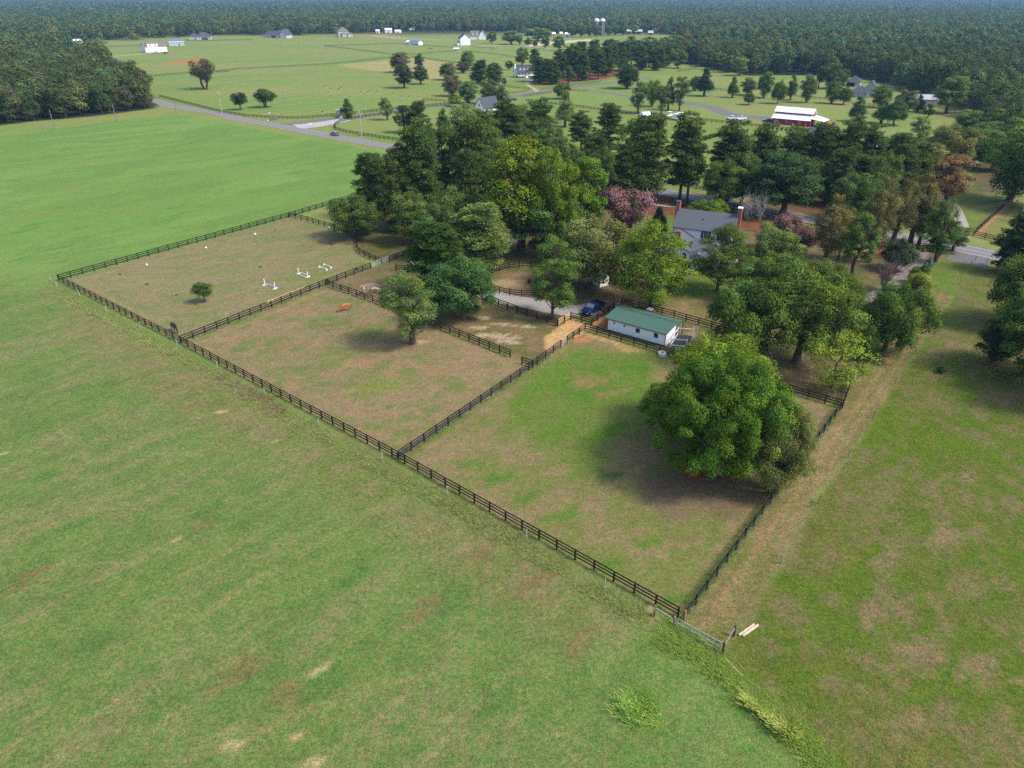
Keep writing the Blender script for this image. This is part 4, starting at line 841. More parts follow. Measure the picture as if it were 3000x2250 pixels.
# ------------------------------------------------------------------ trees one by one
broad('myrtle_flowers', 12, 7.6, 4.75, 0.8, 20, 6500, 0.28, shape='vase', trunks=4, fork=0.5)
MF = PROTO['myrtle_flowers'][0]
for t in (
 # around the paddocks and the stable
 ('giant', 2085, 1395, 1030, 375, (0.085,0.150,0.018), 'giant spreading oak over bare red earth in the green paddock, its dark middle crown'),
 ('giant_side', 2085, 1265, 982, 300, (0.125,0.172,0.020), 'yellow green crown at the back of the giant tree clump, next to the stable'),
 ('giant_side', 2262, 1440, 1165, 185, OL, 'grey green feathery tree on the lane side of the giant tree clump'),
 ('oak_open', 1950, 1290, 1110, 150, BG, 'low left arm of the giant tree clump, over the tan grass'),
 ('oak_wide', 2165, 1060, 815, 225, MG, 'dark full oak right behind the giant tree, beside the white stall'),
 ('oak_open', 2330, 1062, 775, 250, MG, 'dark tree on two leaning black trunks right of the dark full oak'),
 ('sparse', 2435, 1133, 985, 185, YG, 'thin yellow leaved tree you can see through, at the lane fence'),
 ('oak_wide', 2590, 1030, 822, 185, MG, 'broad mid green tree at the lane edge below the yellow green one'),
 ('bush', 2510, 1050, 935, 90, MG, 'low green tree below the broad one at the lane edge'),
 ('tall_broad', 2668, 915, 800, 78, YG, 'yellow green slim tree beside the lane fence near the brown gravel'),
 ('bush', 2430, 1004, 950, 60, DK, 'round dark bush on the lawn by the brown gravel drive'),
 ('tiered_tall', 1618, 933, 702, 132, MG, 'tiered dark green tree on a grey trunk at the gravel drive near the round pen'),
 ('tiered', 1905, 905, 668, 215, BG, 'large tiered green tree standing directly behind the stable roof'),
 ('oak_wide', 1728, 845, 630, 235, OL, 'wide olive yellow shrubby tree between the round pen and the large tiered tree'),
 ('tiered', 2100, 855, 668, 150, MG, 'grey green tiered tree in front of the big white house'),
 ('oak_open', 2255, 800, 655, 130, LG, 'pale green tree right of the big white house'),
 ('oak_wide', 2300, 915, 742, 215, MG, 'dark green wide tree right of the house lawn'),
 ('tiered', 2440, 950, 812, 150, MG, 'dark tiered tree beside the brown gravel drive'),
 ('feather', 1209, 1007, 778, 165, LG, 'light olive willowy tree on one trunk in the chestnut horse paddock'),
 ('oak', 1358, 934, 765, 195, (0.050,0.100,0.030), 'broad leaved glossy green tree in the corral beside the gravel drive'),
 ('pine_full', 1285, 852, 652, 165, (0.050,0.094,0.020), 'bright green bushy pine behind the willowy tree'),
 ('pine_round', 1400, 800, 606, 165, LG, 'light green tufted pine left of the round pen'),
 ('round_small', 601, 886, 825, 52, DK, 'small round tree with a dirt ring in the jump paddock'),
 # the dark clump left of the bright oak
 ('pine_full', 1100, 640, 450, 105, DP, 'dark blue green pine at the edge of the hay field'),
 ('oak_wide', 1045, 695, 568, 150, DK, 'dark rounded tree at the corner of the hay field fence'),
 ('pine', 1245, 668, 365, 120, DP, 'tallest pine of the clump by the hay field, grey trunk showing'),
 ('pine_full', 1180, 675, 435, 110, DP, 'pine just left of the tallest one in the clump by the hay field'),
 ('pine_thin', 1400, 620, 353, 105, DP, 'pine on a thin pale trunk right of the dark clump'),
 ('tall_broad', 1305, 610, 372, 120, DK, 'dark broadleaf tree between the tallest pine and the thin pale trunked pine'),
 ('pine_round', 1372, 650, 448, 95, DP, 'pine in front of the thin pale trunked one'),
 ('oak_open', 1325, 720, 548, 150, DK, 'dark spreading tree in the middle of the clump above the bright bushy pine'),
 ('oak', 1205, 715, 565, 120, DK, 'dark tree low in the clump next to the curved fence'),
 ('oak', 1440, 640, 470, 90, DK, 'dark tree beside the shaded fence pieces'),
 ('tall_broad', 1525, 735, 412, 215, (0.115,0.160,0.016), 'largest bright yellow green oak in the middle of the trees'),
 ('oak', 1615, 760, 455, 140, (0.09,0.14,0.016), 'lower bright oak leaning on the largest bright oak'),
 ('oak', 1590, 752, 570, 190, DK, 'dark low crown in front of the trunks of the two bright oaks'),
 ('tall_open', 1716, 700, 446, 120, BG, 'tall light green ragged tree right of the largest bright oak'),
 ('tall_broad', 1665, 640, 420, 100, DK, 'dark tree behind the tall light green ragged tree'),
 ('oak', 1760, 610, 440, 100, DK, 'dark tree left of the tall roadside pines'),
 ('pine_full', 1835, 605, 428, 110, DP, 'dark pine behind the pink flowering tree'),
 ('pine', 1886, 600, 350, 135, DP, 'tall pine with orange dirt at its foot behind the magnolia'),
 ('pine', 1990, 588, 343, 110, DP, 'tall straight pine beside the road left of the big house chimney'),
 ('pine_thin', 2012, 592, 400, 80, DP, 'thin pine touching the tall straight one beside the road'),
 ('cone', 1925, 690, 606, 60, (0.014,0.030,0.014), 'dark cone shaped magnolia on the lawn left of the big house'),
 ('oak_wide', 2080, 645, 582, 105, BG, 'flat topped light green small tree behind the big house roof'),
 ('pine', 2130, 590, 366, 125, DP, 'tall dark pine over the road behind the big house'),
 ('oak', 2105, 610, 470, 120, DK, 'dark broadleaf tree below the tall pine over the road'),
 ('tall_broad', 2290, 630, 448, 160, (0.046,0.080,0.028), 'mid green tree with a forked black trunk beside the road'),
 ('pine', 2225, 560, 372, 95, DP, 'pine across the road in front of the red barn, leftmost of the row'),
 ('pine_full', 2320, 545, 383, 130, DP, 'wide pine across the road in front of the red barn'),
 ('pine_full', 2392, 556, 368, 105, DP, 'pine at the dark car end of the row in front of the red barn'),
 ('pine_round', 2465, 562, 358, 100, DP, 'highest pine of the row in front of the red barn'),
 ('pine', 2527, 562, 374, 90, DP, 'pine in front of the flat trailer'),
 ('pine_full', 2590, 548, 392, 95, DP, 'pine in front of the flat trailer, furthest along the row'),
 ('pine_round', 2662, 562, 415, 110, DP, 'pine with yellowing needles at the right end of the roadside row'),
 ('pine_thin', 2507, 575, 455, 80, DP, 'short pine with a bare black trunk below the row'),
 ('oak', 2480, 645, 512, 100, DK, 'dark broadleaf tree below the roadside pine row'),
 ('oak', 2575, 600, 450, 90, DK, 'dark tree behind the brown cypresses'),
 ('cypress', 2412, 782, 566, 100, BR, 'browning olive cypress standing alone right of the pink bushes'),
 ('cypress', 2545, 768, 515, 95, BR, 'browning cypress on two leaning trunks, nearest the brown bare bush'),
 ('cypress', 2610, 725, 520, 95, BR, 'browning cypress in the middle of the roadside cypresses'),
 ('cypress', 2665, 715, 503, 95, BR, 'browning cypress at the right of the roadside cypresses'),
 ('tall_broad', 2765, 600, 458, 112, ORB, 'orange brown tree on the far side of the road'),
 ('feather', 2740, 767, 570, 95, DK, 'dark leaning cedar at the road fence corner'),
 ('tall_open', 2690, 722, 588, 85, DK, 'dark cedar right below the brown cypresses'),
 ('tall_open', 2495, 807, 612, 90, MG, 'green tree on a leaning grey trunk left of the brown bare bush'),
 ('oak_open', 2455, 760, 606, 60, YG, 'small yellow green tree behind the leaning grey trunk'),
 ('bush', 2620, 790, 695, 95, (0.060,0.075,0.040), 'rounded grey green bush at the bend of the brown gravel drive'),
 ('cone', 2717, 792, 752, 26, BLUE, 'little pale blue spruce at the lane fence'),
 ('bush', 2672, 828, 778, 38, BG, 'round bright shrub left of a pair by the lane fence'),
 ('bush', 2702, 818, 774, 38, MG, 'round shrub right of a pair by the lane fence'),
 ('oak_open', 2790, 735, 655, 85, LG, 'thin pale leaning tree at the road opposite the white gravel drive'),
 ('tall_open', 2060, 645, 620, 26, MG, 'slim young conifer at the fence behind the house roof'),
 ('oak', 1290, 760, 600, 130, DK, 'dark tree behind the bright bushy pine'),
 ('full', 1470, 500, 400, 80, MG, 'mid green tree behind the largest bright oak on its left'),
 ('full', 1600, 500, 395, 90, DK, 'dark tree behind the largest bright oak on its right'),
 ('pine_full', 1735, 520, 395, 90, DP, 'dark pine between the far row and the pink flowering tree'),
 ('full', 1790, 560, 440, 90, MG, 'mid green tree behind the pink flowering tree'),
 ('oak', 2170, 600, 455, 110, DK, 'dark tree right of the tall pine over the road'),
 ('full', 2230, 610, 480, 90, DK, 'dark tree across the road left of the forked black trunk'),
 ('full', 2370, 590, 470, 90, MG, 'mid green tree below the wide pine across the road'),
 ('pine_full', 2440, 600, 440, 90, DP, 'lower pine in the second line across the road'),
 ('full', 2540, 620, 500, 90, DK, 'dark tree just behind the tops of the brown cypresses'),
 ('pine_full', 2620, 580, 425, 90, DP, 'pine at the back of the brown cypresses'),
 ('oak', 2710, 520, 420, 90, OL, 'olive tree between the roadside pine row and the dusty olive tree'),
 ('full', 2880, 420, 350, 90, GG, 'grey green tree on the lawn edge at right'),
 ('full', 2930, 400, 315, 100, MG, 'mid green tree at the wood edge behind the shaded lawn'),
 ('full', 2830, 385, 318, 80, (0.10,0.15,0.03), 'bright green low tree at the wood edge right of the tall pale tree'),
 ('full', 2990, 450, 340, 120, (0.11,0.16,0.03), 'bright green pointed tree at the right edge'),
 ('oak', 1460, 415, 320, 70, LG, 'light green tree right of the white gabled cottage'),
 ('full', 1520, 395, 300, 70, DK, 'dark tree between two pines of the far row'),
 ('full', 1250, 425, 355, 60, DK, 'dark tree hiding the end of the curved island fence'),
 ('full', 1412, 388, 312, 74, MG, 'green tree right in front of the white gabled cottage'),
 ('oak', 2235, 905, 758, 165, MG, 'dark green tree between the house lawn and the dark full oak'),
 ('oak', 2405, 905, 772, 150, (0.075,0.12,0.03), 'green tree left of the brown gravel drive, above the leaning black trunks'),
 ('full', 2195, 800, 712, 80, LG, 'light shrubby tree at the right corner of the big white house'),
 ('full', 1985, 830, 745, 80, (0.06,0.09,0.03), 'dark low tree on the lawn in front of the house porch'),
 ('full', 1442, 398, 322, 60, (0.08,0.12,0.03), 'green tree before the dark roof end of the white gabled cottage'),
 # right hand side
 ('oak_wide', 2765, 485, 360, 150, OL, 'big dusty olive tree behind the orange brown tree'),
 ('oak', 2850, 478, 372, 110, DK, 'dark tree right of the big dusty olive tree'),
 ('feather', 2690, 428, 333, 60, LG, 'pale thin tree at the end of the long dark fence'),
 ('full', 2955, 590, 350, 175, MG, 'large green tree at the right over the shaded lawn'),
 ('oak', 3060, 620, 380, 190, DK, 'large dark tree at the right edge beyond the road'),
 ('oak', 2905, 500, 400, 110, DK, 'dark tree behind the shaded lawn at right'),
 ('pine_full', 2960, 800, 628, 115, (0.040,0.070,0.022), 'green pine right of the road beside the grassy frontage'),
 ('full', 2955, 960, 715, 170, MG, 'tall ragged green tree at right edge of the rough pasture by the road'),
 ('oak', 3000, 1100, 840, 240, MG, 'largest dark tree at the right edge of the rough pasture'),
 ('full', 2905, 1065, 930, 110, (0.036,0.062,0.018), 'smaller dark tree in front of the largest one at the right edge'),
 ('oak', 3120, 1180, 900, 260, DK, 'dark tree half cut off by the right edge above the reddish soil'),
 ('oak', 3080, 960, 720, 220, DK, 'dark tree behind the largest one at the right edge'),
 # beyond the clump, around the entrance drive
 ('full', 1430, 470, 340, 85, MG, 'mid green tree behind the dark clump'),
 ('pine', 1490, 440, 296, 90, DP, 'pine behind the bright oak, first of the far row'),
 ('pine_round', 1575, 438, 300, 95, DP, 'round headed pine in the far row above the bright oak'),
 ('full_tall', 1655, 372, 258, 62, LG, 'bright slender tree standing in the open above the clump'),
 ('pine', 1702, 440, 330, 72, DP, 'small dark pine right of the bright slender tree'),
 ('pine_thin', 1778, 485, 306, 85, DP, 'pine below the white tent shed, limbs showing'),
 ('tall_open', 1845, 525, 338, 85, BG, 'bright green tree below the camper'),
 ('oak', 1545, 450, 350, 80, DK, 'dark tree in the second row behind the clump'),
 ('oak', 1620, 470, 372, 80, DK, 'dark tree in the second row behind the bright oak'),
 ('full', 1360, 405, 298, 85, LG, 'light green tree in front of the white gabled cottage'),
 ('full_tall', 1300, 392, 313, 48, MG, 'upright green tree left of the white gabled cottage'),
 ('tall_open', 1185, 389, 303, 52, (0.050,0.072,0.024), 'dusty green tree with a trailing low branch on the grass island'),
 ('pine_full', 1224, 390, 298, 60, DP, 'dark pine next to the dusty tree on the grass island'),
 ('feather', 1136, 352, 279, 42, LG, 'single thin young tree on the grass island inside the curved fence'),
 ('cone', 1020, 345, 288, 44, DK, 'dark columnar evergreen by the stone gate pillar'),
 ('round_twin', 602, 262, 172, 74, BRN, 'tall bronze tree on two trunks near the crop rows'),
 ('round_small', 705, 322, 269, 44, (0.034,0.062,0.016), 'smaller round tree left of the two trunked one by the crop rows'),
 ('round_twin', 777, 315, 259, 62, (0.045,0.085,0.018), 'round tree on two trunks beside the roadside fence'),
 ('full', 1173, 212, 149, 60, BRN, 'bronze round tree, furthest back of four in the dry field'),
 ('tall_broad', 1184, 258, 190, 52, (0.035,0.058,0.022), 'green tree on a clear trunk in front of the bronze round tree'),
 ('full', 1229, 202, 154, 30, DK, 'narrow dark tree at the corner of the dry field'),
 ('tall_broad', 1233, 247, 192, 44, DK, 'dark tree on a clear trunk in front of the narrow one'),
 ('full', 1311, 234, 181, 50, DK, 'dark tree at the right end of the dry field'),
 ('full', 1357, 214, 177, 42, BRN, 'dull rounded tree beneath the tall bright one'),
 ('full', 1370, 203, 145, 42, MG, 'tall bright tree at the edge of the dry field'),
 ('pine_full', 1404, 242, 177, 52, DP, 'dark pine like tree left of the white cape cottage'),
 ('pine_full', 1447, 248, 187, 52, DP, 'dark tree nearest the white cape cottage on its left'),
 ('full', 1325, 282, 216, 58, BRN, 'brownish rounded tree below the dark pair'),
 ('full', 1372, 302, 234, 58, MG, 'green tree right of the brownish rounded tree'),
 ('full', 1432, 306, 229, 50, GG, 'greyish ragged tree left of the lane to the cottage'),
 ('full', 1465, 310, 250, 50, GG, 'greyish low tree beside the entrance drive'),
 ('bush', 1335, 312, 274, 42, BG, 'bright round bush at the bend of the entrance drive'),
 ('tall_open', 1477, 252, 226, 16, MG, 'slim young tree on the cottage lawn'),
 ('oak', 1529, 192, 140, 40, DK, 'dark round tree behind the cape cottage'),
 ('pine_round', 1566, 192, 146, 34, DP, 'pine on a bare trunk behind the cape cottage'),
 ('oak', 1492, 205, 178, 26, DK, 'low dark tree at the left gable of the cape cottage'),
 ('pine_full', 1580, 240, 166, 58, DP, 'left one of two big pines beside the cape cottage'),
 ('pine_full', 1612, 247, 174, 58, DP, 'right one of two big pines beside the cape cottage'),
 ('tall_open', 1664, 246, 190, 36, GG, 'thin grey green tree in front of the pine grove'),
 ('oak_wide', 1648, 290, 242, 48, MG, 'round tree at the fork of the entrance drive'),
 ('full', 1835, 260, 184, 72, (0.034,0.060,0.022), 'large dark tree at the right end of the pine grove'),
 ('feather', 1868, 333, 231, 56, GG, 'tall wispy grey green tree, first of the group above the white tent shed'),
 ('full', 1910, 312, 229, 48, BG, 'leafy green tree second in the group above the camper'),
 ('feather', 1937, 333, 240, 48, GG, 'wispy tree over the boat'),
 ('full_tall', 1957, 322, 219, 40, MG, 'tallest leafy tree of the group above the camper'),
 ('feather', 1990, 325, 214, 48, GG, 'wispy tree at the right end of the group above the camper'),
 ('full', 2035, 266, 220, 40, DK, 'dark tree left of the big dark conical one on the lawn'),
 ('full_tall', 2062, 282, 194, 56, (0.030,0.054,0.022), 'big dark conical tree on the red barn lawn'),
 ('full_tall', 2145, 286, 221, 38, MG, 'slim grey green tree between conical tree and barn lawn trees'),
 ('full', 2190, 279, 224, 48, GG, 'rounded grey green tree at the back of the lawn'),
 ('bush', 2192, 307, 268, 36, DK, 'low dark bush on the lawn behind the white cars'),
 ('full', 2237, 287, 204, 50, MG, 'tall leafy tree first in the row behind the red barn'),
 ('bush', 2276, 304, 234, 46, MG, 'full tree second in the row behind the red barn'),
 ('full_tall', 2315, 293, 214, 38, GG, 'slim tree third in the row behind the red barn'),
 ('full', 2362, 301, 212, 50, GG, 'grey green tree directly behind the red barn gable'),
 ('full', 2436, 303, 234, 44, MG, 'tree right of the barn porch at the back fence'),
 ('bush', 2470, 306, 252, 42, MG, 'low full tree in front of the grey houses'),
 ('full_tall', 2507, 356, 277, 54, DK, 'dark spiky tree above the flat trailer'),
 ('full_tall', 2580, 362, 284, 62, BG, 'light green double tree below the grey houses'),
 ('bush', 2618, 367, 290, 72, DK, 'dark full tree joined to the light green double tree'),
 ('full', 2576, 315, 245, 60, DK, 'dark tree right of the grey houses'),
 ('full', 2645, 334, 257, 62, GG, 'reddish tipped green tree left of the grey shed'),
 ('cone', 2687, 328, 276, 36, DK, 'dark cone shaped tree in front of the grey shed'),
 ('tall_broad', 2772, 333, 223, 76, LG, 'tall pale green tree right of the grey shed'),
 ('tall_open', 2716, 348, 301, 32, MG, 'small thin tree in front of the grey shed'),
 ('full', 2430, 260, 179, 62, GG, 'rounded grey tree left of the grey houses'),
 ('oak', 2466, 257, 202, 34, MG, 'small tree beside the garage of the grey houses'),
 ('tall_open', 2397, 258, 189, 26, GG, 'thin tree between two rounded trees behind the barn'),
 ('tall_broad', 1497, 130, 90, 50, LG, 'clump tree right of the white house with dormers'),
 ('oak', 1440, 127, 92, 30, MG, 'tree just right of the white house with dormers'),
 ('oak', 1575, 120, 81, 76, LG, 'wide light tree beyond the pale sand strip'),
 ('bush', 1548, 137, 109, 22, DK, 'little dark tree left of the pale sand strip'),
 ('bush', 1567, 139, 117, 16, DK, 'smallest dark tree by the pale sand strip'),
 ('oak', 1597, 142, 104, 24, DK, 'dark tree in front of the pale sand strip'),
 ('oak', 1637, 147, 106, 36, DK, 'round dark tree below the pale sand strip'),
 ('oak', 1522, 133, 101, 18, MG, 'narrow tree in the row by the sand strip'),
 ('oak', 1675, 109, 76, 26, MG, 'left end tree of the row under the silos'),
 ('oak', 1702, 109, 72, 32, MG, 'tallest tree left of the silos'),
 ('oak', 1726, 108, 76, 24, MG, 'tree at the foot of the left silo'),
 ('oak', 1748, 108, 73, 26, GG, 'greyish tree hiding the feet of the silos'),
 ('oak', 1782, 106, 75, 22, MG, 'tree at the foot of the right silo'),
 ('oak', 1803, 104, 74, 26, MG, 'tree right of the silos'),
 ('oak', 1824, 104, 76, 22, MG, 'tree left of the farm sheds near the silos'),
 ('oak', 1855, 100, 73, 28, LG, 'light tree in front of the farm sheds'),
 ('tall_open', 1848, 142, 103, 38, LG, 'pale tree with a light trunk above the pine grove'),
 ('oak', 1944, 150, 109, 36, DP, 'dark round tree at the edge of the silo field'),
 ('oak', 2005, 143, 102, 32, DP, 'dark round tree at the right end of the silo field')):
    tree(*t)
for (u, vb, vt, wd, lb) in ((1832, 690, 552, 125, 'large pink flowering crape myrtle left of the magnolia'), (2297, 728, 628, 74, 'pink crape myrtle at the road right of the big house'), (2342, 755, 665, 66, 'dusky pink crape myrtle under the browning cypress')):
    tree('myrtle', u, vb, vt, wd, (0.06,0.065,0.03), lb, flowers=MF)
tree('bare_bush', 2590, 850, 758, 100, (0,0,0), 'leafless purplish brush left of the brown gravel drive', cat='shrub', name='shrub')
tree('dead_tree', 2190, 645, 560, 95, (0,0,0), 'leafless pale grey tree right behind the big house')
tree('dead_tree', 2225, 650, 565, 60, (0,0,0), 'leafless grey tree beside the right hand chimney of the big house')
# pine grove beside the far drive: nothing tells the trees inside it apart
for (u, vb, vt) in ((1640,226,148),(1660,222,140),(1682,230,150),(1705,236,160),(1728,226,142),(1752,232,150),(1775,222,136),(1790,214,128),(1812,206,126),(1700,200,125),(1740,196,120),(1775,192,117),(1680,208,132),(1825,196,124),(1850,190,124),(1875,204,132),(1900,198,134),(1925,206,140),(1945,196,138),(1890,178,124),(1860,170,120),(1800,180,120)):
    tree('pine_full' if u % 2 else 'pine', u, vb, vt, 44, DP, 'dark pine standing in the grove with reddish straw beside the far drive', 'pines of the grove')
for (u, vb, vt, k_, c_) in ((1900,150,108,'oak',DK),(1925,165,118,'full',MG),(1955,158,112,'oak',GG),(1975,175,122,'full',DK),(1990,150,110,'oak',LG),(2010,185,132,'full',MG),(2030,165,118,'oak',DK),(1950,190,138,'full',GG),(1985,200,146,'oak',MG),(2045,180,128,'full',OL),(1915,185,135,'full',DK),(1880,160,118,'oak',GG),(2065,195,142,'full',DK),(2100,205,152,'oak',MG),(2130,212,158,'full',GG),(2165,222,165,'oak',LG)):
    tree(k_, u, vb, vt, 46, c_, 'broadleaf tree in the mixed belt joining the pine grove to the right woods', 'trees of the mixed belt')
# young trees in white guards in the far field, hedge saplings along fences
GUARD = MB().tube([(0,0,0),(0,0,1.3)], 0.09, 8).mesh('guard', mat('pale_tube', (0.55,0.55,0.48), 0.7))
SAPC, SAPT = PROTO['round_small'][0], MB().tube([(0,0,0),(0,0,2.2)], 0.03, 6).mesh('stem', BARK)
for (u, v, s_) in ((949,262,1),(970,268,1),(992,270,1.2),(1000,264,1.1),(958,259,0.8),(1057,277,1),(1078,279,0.9),(1085,275,1),(1107,277,1),(1152,282,1),(1176,291,1),(1199,293,1),(1226,291,0.9),(1037,280,0.8),(1110,262,0.7),(879,302,0.4),(965,293,0.4),(1012,288,0.4),(717,249,0.3),(836,272,0.3),(757,247,0.3),(1069,322,0.6),(946,338,1.2),(1000,330,1.0),(553,265,0.3),(661,256,0.3)):
    x, y = G(u, v); o = empty('young_tree', (x, y, 0), random.random()*6, 'young tree in a pale guard tube in the crop field', 'tree', 'young trees in guard tubes')
    link('guard', GUARD, o); link('stem', SAPT, o)
    if s_ > 0.5: c = link('crown', SAPC, o, (0, 0, 1.1)); c.scale = (0.1*s_, 0.1*s_, 0.13*s_); c.color = hue_j(LG)
for i in range(13):
    t = i/12; u, v = 2060+72*t, 412-20*t; x, y = G(u, v); o = empty('hedge_plant', (x, y, 0), random.random()*6, 'young conifer in the curved hedge row on the grass below the white cars', 'shrub', 'hedge row on the grass')
    c = link('crown', PROTO['cone'][0], o); c.scale = (0.27,)*2+(0.2+0.05*random.random(),); c.color = hue_j(DK)
for i in range(15):
    t = i/14; u, v = 2225+180*t, 374+25*t; x, y = G(u, v); o = empty('hedge_plant', (x, y, 0), random.random()*6, 'young conifer planted along the dark fence in front of the red barn', 'shrub', 'plants along the barn fence')
    c = link('crown', PROTO['cone'][0], o); c.scale = (0.2,)*2+(0.17,); c.color = hue_j(DK)
for (u, v, wd, lb) in ((2728,737,14,'dark shrub at the road fence near the leaning cedar'),(2693,731,14,'low flat shrub on bare soil below the road fence'),(2705,737,14,'second low flat shrub on the bare soil, nearer the lane corner'),(1985,600,18,'small shrub by the tall straight pine'),(2003,604,14,'small dark shrub at the foot of the road fence')):
    tree('bush', u, v, v-wd*0.75, wd, MG, lb, cat='shrub', name='shrub')
tree('bush', 2735, 722, 690, 34, DK, 'dark bush behind the leaning cedar trunk', cat='shrub', name='shrub')
tree('bush', 2755, 1092, 1072, 26, (0.05,0.1,0.02), 'single green bush in the rough pasture', cat='shrub', name='shrub')

# ------------------------------------------------------------------ tall grass and weeds
GRASSM = mat_leaf('grass_blades', transl=0.5)
def grass(name, pts, hmin, hmax, wd, blades, cols, seed, label, cat='grass', kind='stuff'):
    r_ = np.random.default_rng(seed); n = len(pts)*blades
    b = np.repeat(np.array(pts), blades, 0)+r_.normal(0, 0.16, (n, 2)); h = r_.uniform(hmin, hmax, n); a = r_.uniform(0, 2*np.pi, n); ln = r_.uniform(0.4, 1.3, n)*h
    z0 = np.zeros(n); dirx, diry = np.cos(a), np.sin(a); px, py = -np.sin(a)*wd/2, np.cos(a)*wd/2
    B0 = np.stack([b[:,0]+px, b[:,1]+py, z0], 1); B1 = np.stack([b[:,0]-px, b[:,1]-py, z0], 1)
    T0 = np.stack([b[:,0]+dirx*ln*0.9-px*0.1, b[:,1]+diry*ln*0.9-py*0.1, h*0.95], 1); T1 = np.stack([b[:,0]+dirx*ln, b[:,1]+diry*ln, h], 1)
    V = np.stack([B0, B1, T0, T1], 1).reshape(-1, 3); clump = np.repeat(np.clip(r_.normal(1, 0.18, len(pts)), 0.5, 1.6), blades); ch = np.repeat(r_.normal(0, 0.2, len(pts)), blades)
    o = link(name, leaf_mesh(name, V, np.repeat(clump*r_.uniform(0.8, 1.2, n), 4), np.repeat(np.clip(ch+r_.normal(0, 0.2, n), -1.2, 1.4), 4), GRASSM)); o.color = (*cols, 1)
    return tag(o, label, cat, None, kind)
rs = np.random.default_rng(5)
def along(uv, n, w0, w1, off=0.0, dens=None):
    pts = [Vector(p) for p in P(*uv)]; L = [0]
    for a_, b_ in zip(pts[:-1], pts[1:]): L.append(L[-1]+(b_-a_).length)
    out = []
    while len(out) < n:
        t = rs.random(); s = t*L[-1]; k = max(i for i in range(len(L)-1) if L[i] <= s); f = (s-L[k])/(L[k+1]-L[k]); a_, b_ = pts[k], pts[k+1]; d = (b_-a_).normalized(); nn = Vector((-d.y, d.x))
        q = a_+(b_-a_)*f+nn*(off+rs.normal(0, (w0+(w1-w0)*t)))
        if vn(np.array([q.x/2.2]), np.array([q.y/2.2]), 8)[0] > rs.random()*0.85: out.append((q.x, q.y))
    return out
STRIPL = [(185,868),(313,935),(521,1042),(700,1140),(936,1275),(1117,1375),(1310,1475),(1542,1603),(1771,1745),(1905,1835)]
grass('tall_grass', along(STRIPL, 5200, 0.5, 0.65), 0.15, 0.55, 0.03, 9, (0.35,0.375,0.165), 3, 'strip of tall dry grass along the outer wire fence')
grass('tall_grass', along([(640,1105),(800,1190),(830,1215)], 420, 0.5, 0.5), 0.25, 0.6, 0.03, 9, (0.34,0.26,0.19), 4, 'patch of brown dead weeds on the strip outside the fence')
grass('tall_grass', along([(1930,1845),(2000,1885),(2085,1935),(2180,2010),(2290,2110),(2400,2230),(2480,2320)], 2400, 0.9, 0.6), 0.1, 0.6, 0.035, 10, (0.33,0.43,0.12), 6, 'bright green weeds along the ditch below the lane gate')
grass('tall_grass', along([(2185,2055),(2250,2100),(2320,2150)], 170, 0.22, 0.3), 0.6, 1.15, 0.06, 12, (0.44,0.50,0.17), 7, 'pale tall reeds standing out of the weeds below the lane gate')
cc = G(1868,2075); grass('weed_clump', [(cc[0]+rs.normal(0,0.75), cc[1]+rs.normal(0,0.7)) for _ in range(420)], 0.2, 0.95, 0.035, 11, (0.36,0.50,0.15), 8, 'rounded clump of long green grass alone in the hay field', 'grass', None)
rp = []
pp_ = P((2147,1880),(2288,1665),(2485,1350),(2682,1045),(2800,1000),(3100,1050)) + [(90,30), (30,20)]
while len(rp) < 5200:
    x, y = rs.uniform(15, 80), rs.uniform(22, 120)
    if poly_sd(np.array([x]), np.array([y]), pp_)[0] > 0.5 and vn(np.array([x/3]), np.array([y/3]), 12)[0] > rs.random()*0.9: rp.append((x, y))
grass('rough_grass', rp, 0.08, 0.32, 0.035, 9, (0.24,0.30,0.09), 9, 'tufts of coarse grass over the rough pasture right of the lane')
hf = []
while len(hf) < 9000:
    x, y = rs.uniform(-75, 18), rs.uniform(22, 95)
    if vn(np.array([x/2.5]), np.array([y/2.5]), 31)[0] > rs.random()*0.95 and poly_sd(np.array([x]), np.array([y]), near)[0] > 1: hf.append((x, y))
grass('meadow_grass', hf, 0.05, 0.16, 0.05, 5, (0.16,0.215,0.07), 10, 'short tufts of grass in the mown hay field')

fl = along([(173,826),(530,1009),(1167,1351),(1985,1813)], 1500, 0.10, 0.14, 0.0)+along([(530,1008),(955,839)], 350, 0.12, 0.12)+along([(1167,1350),(1563,1077),(1640,1020)], 500, 0.12, 0.14)+along([(955,839),(1131,901),(1269,958),(1495,1049)], 400, 0.12, 0.12)+along([(2004,1818),(2237,1502),(2374,1321),(2460,1203)], 500, 0.15, 0.15)+along([(1714,970),(1930,1035),(2286,1146),(2460,1197)], 400, 0.12, 0.12)
grass('fence_grass', fl, 0.08, 0.32, 0.03, 8, (0.22,0.29,0.10), 21, 'uncut grass standing along the foot of the paddock fences')
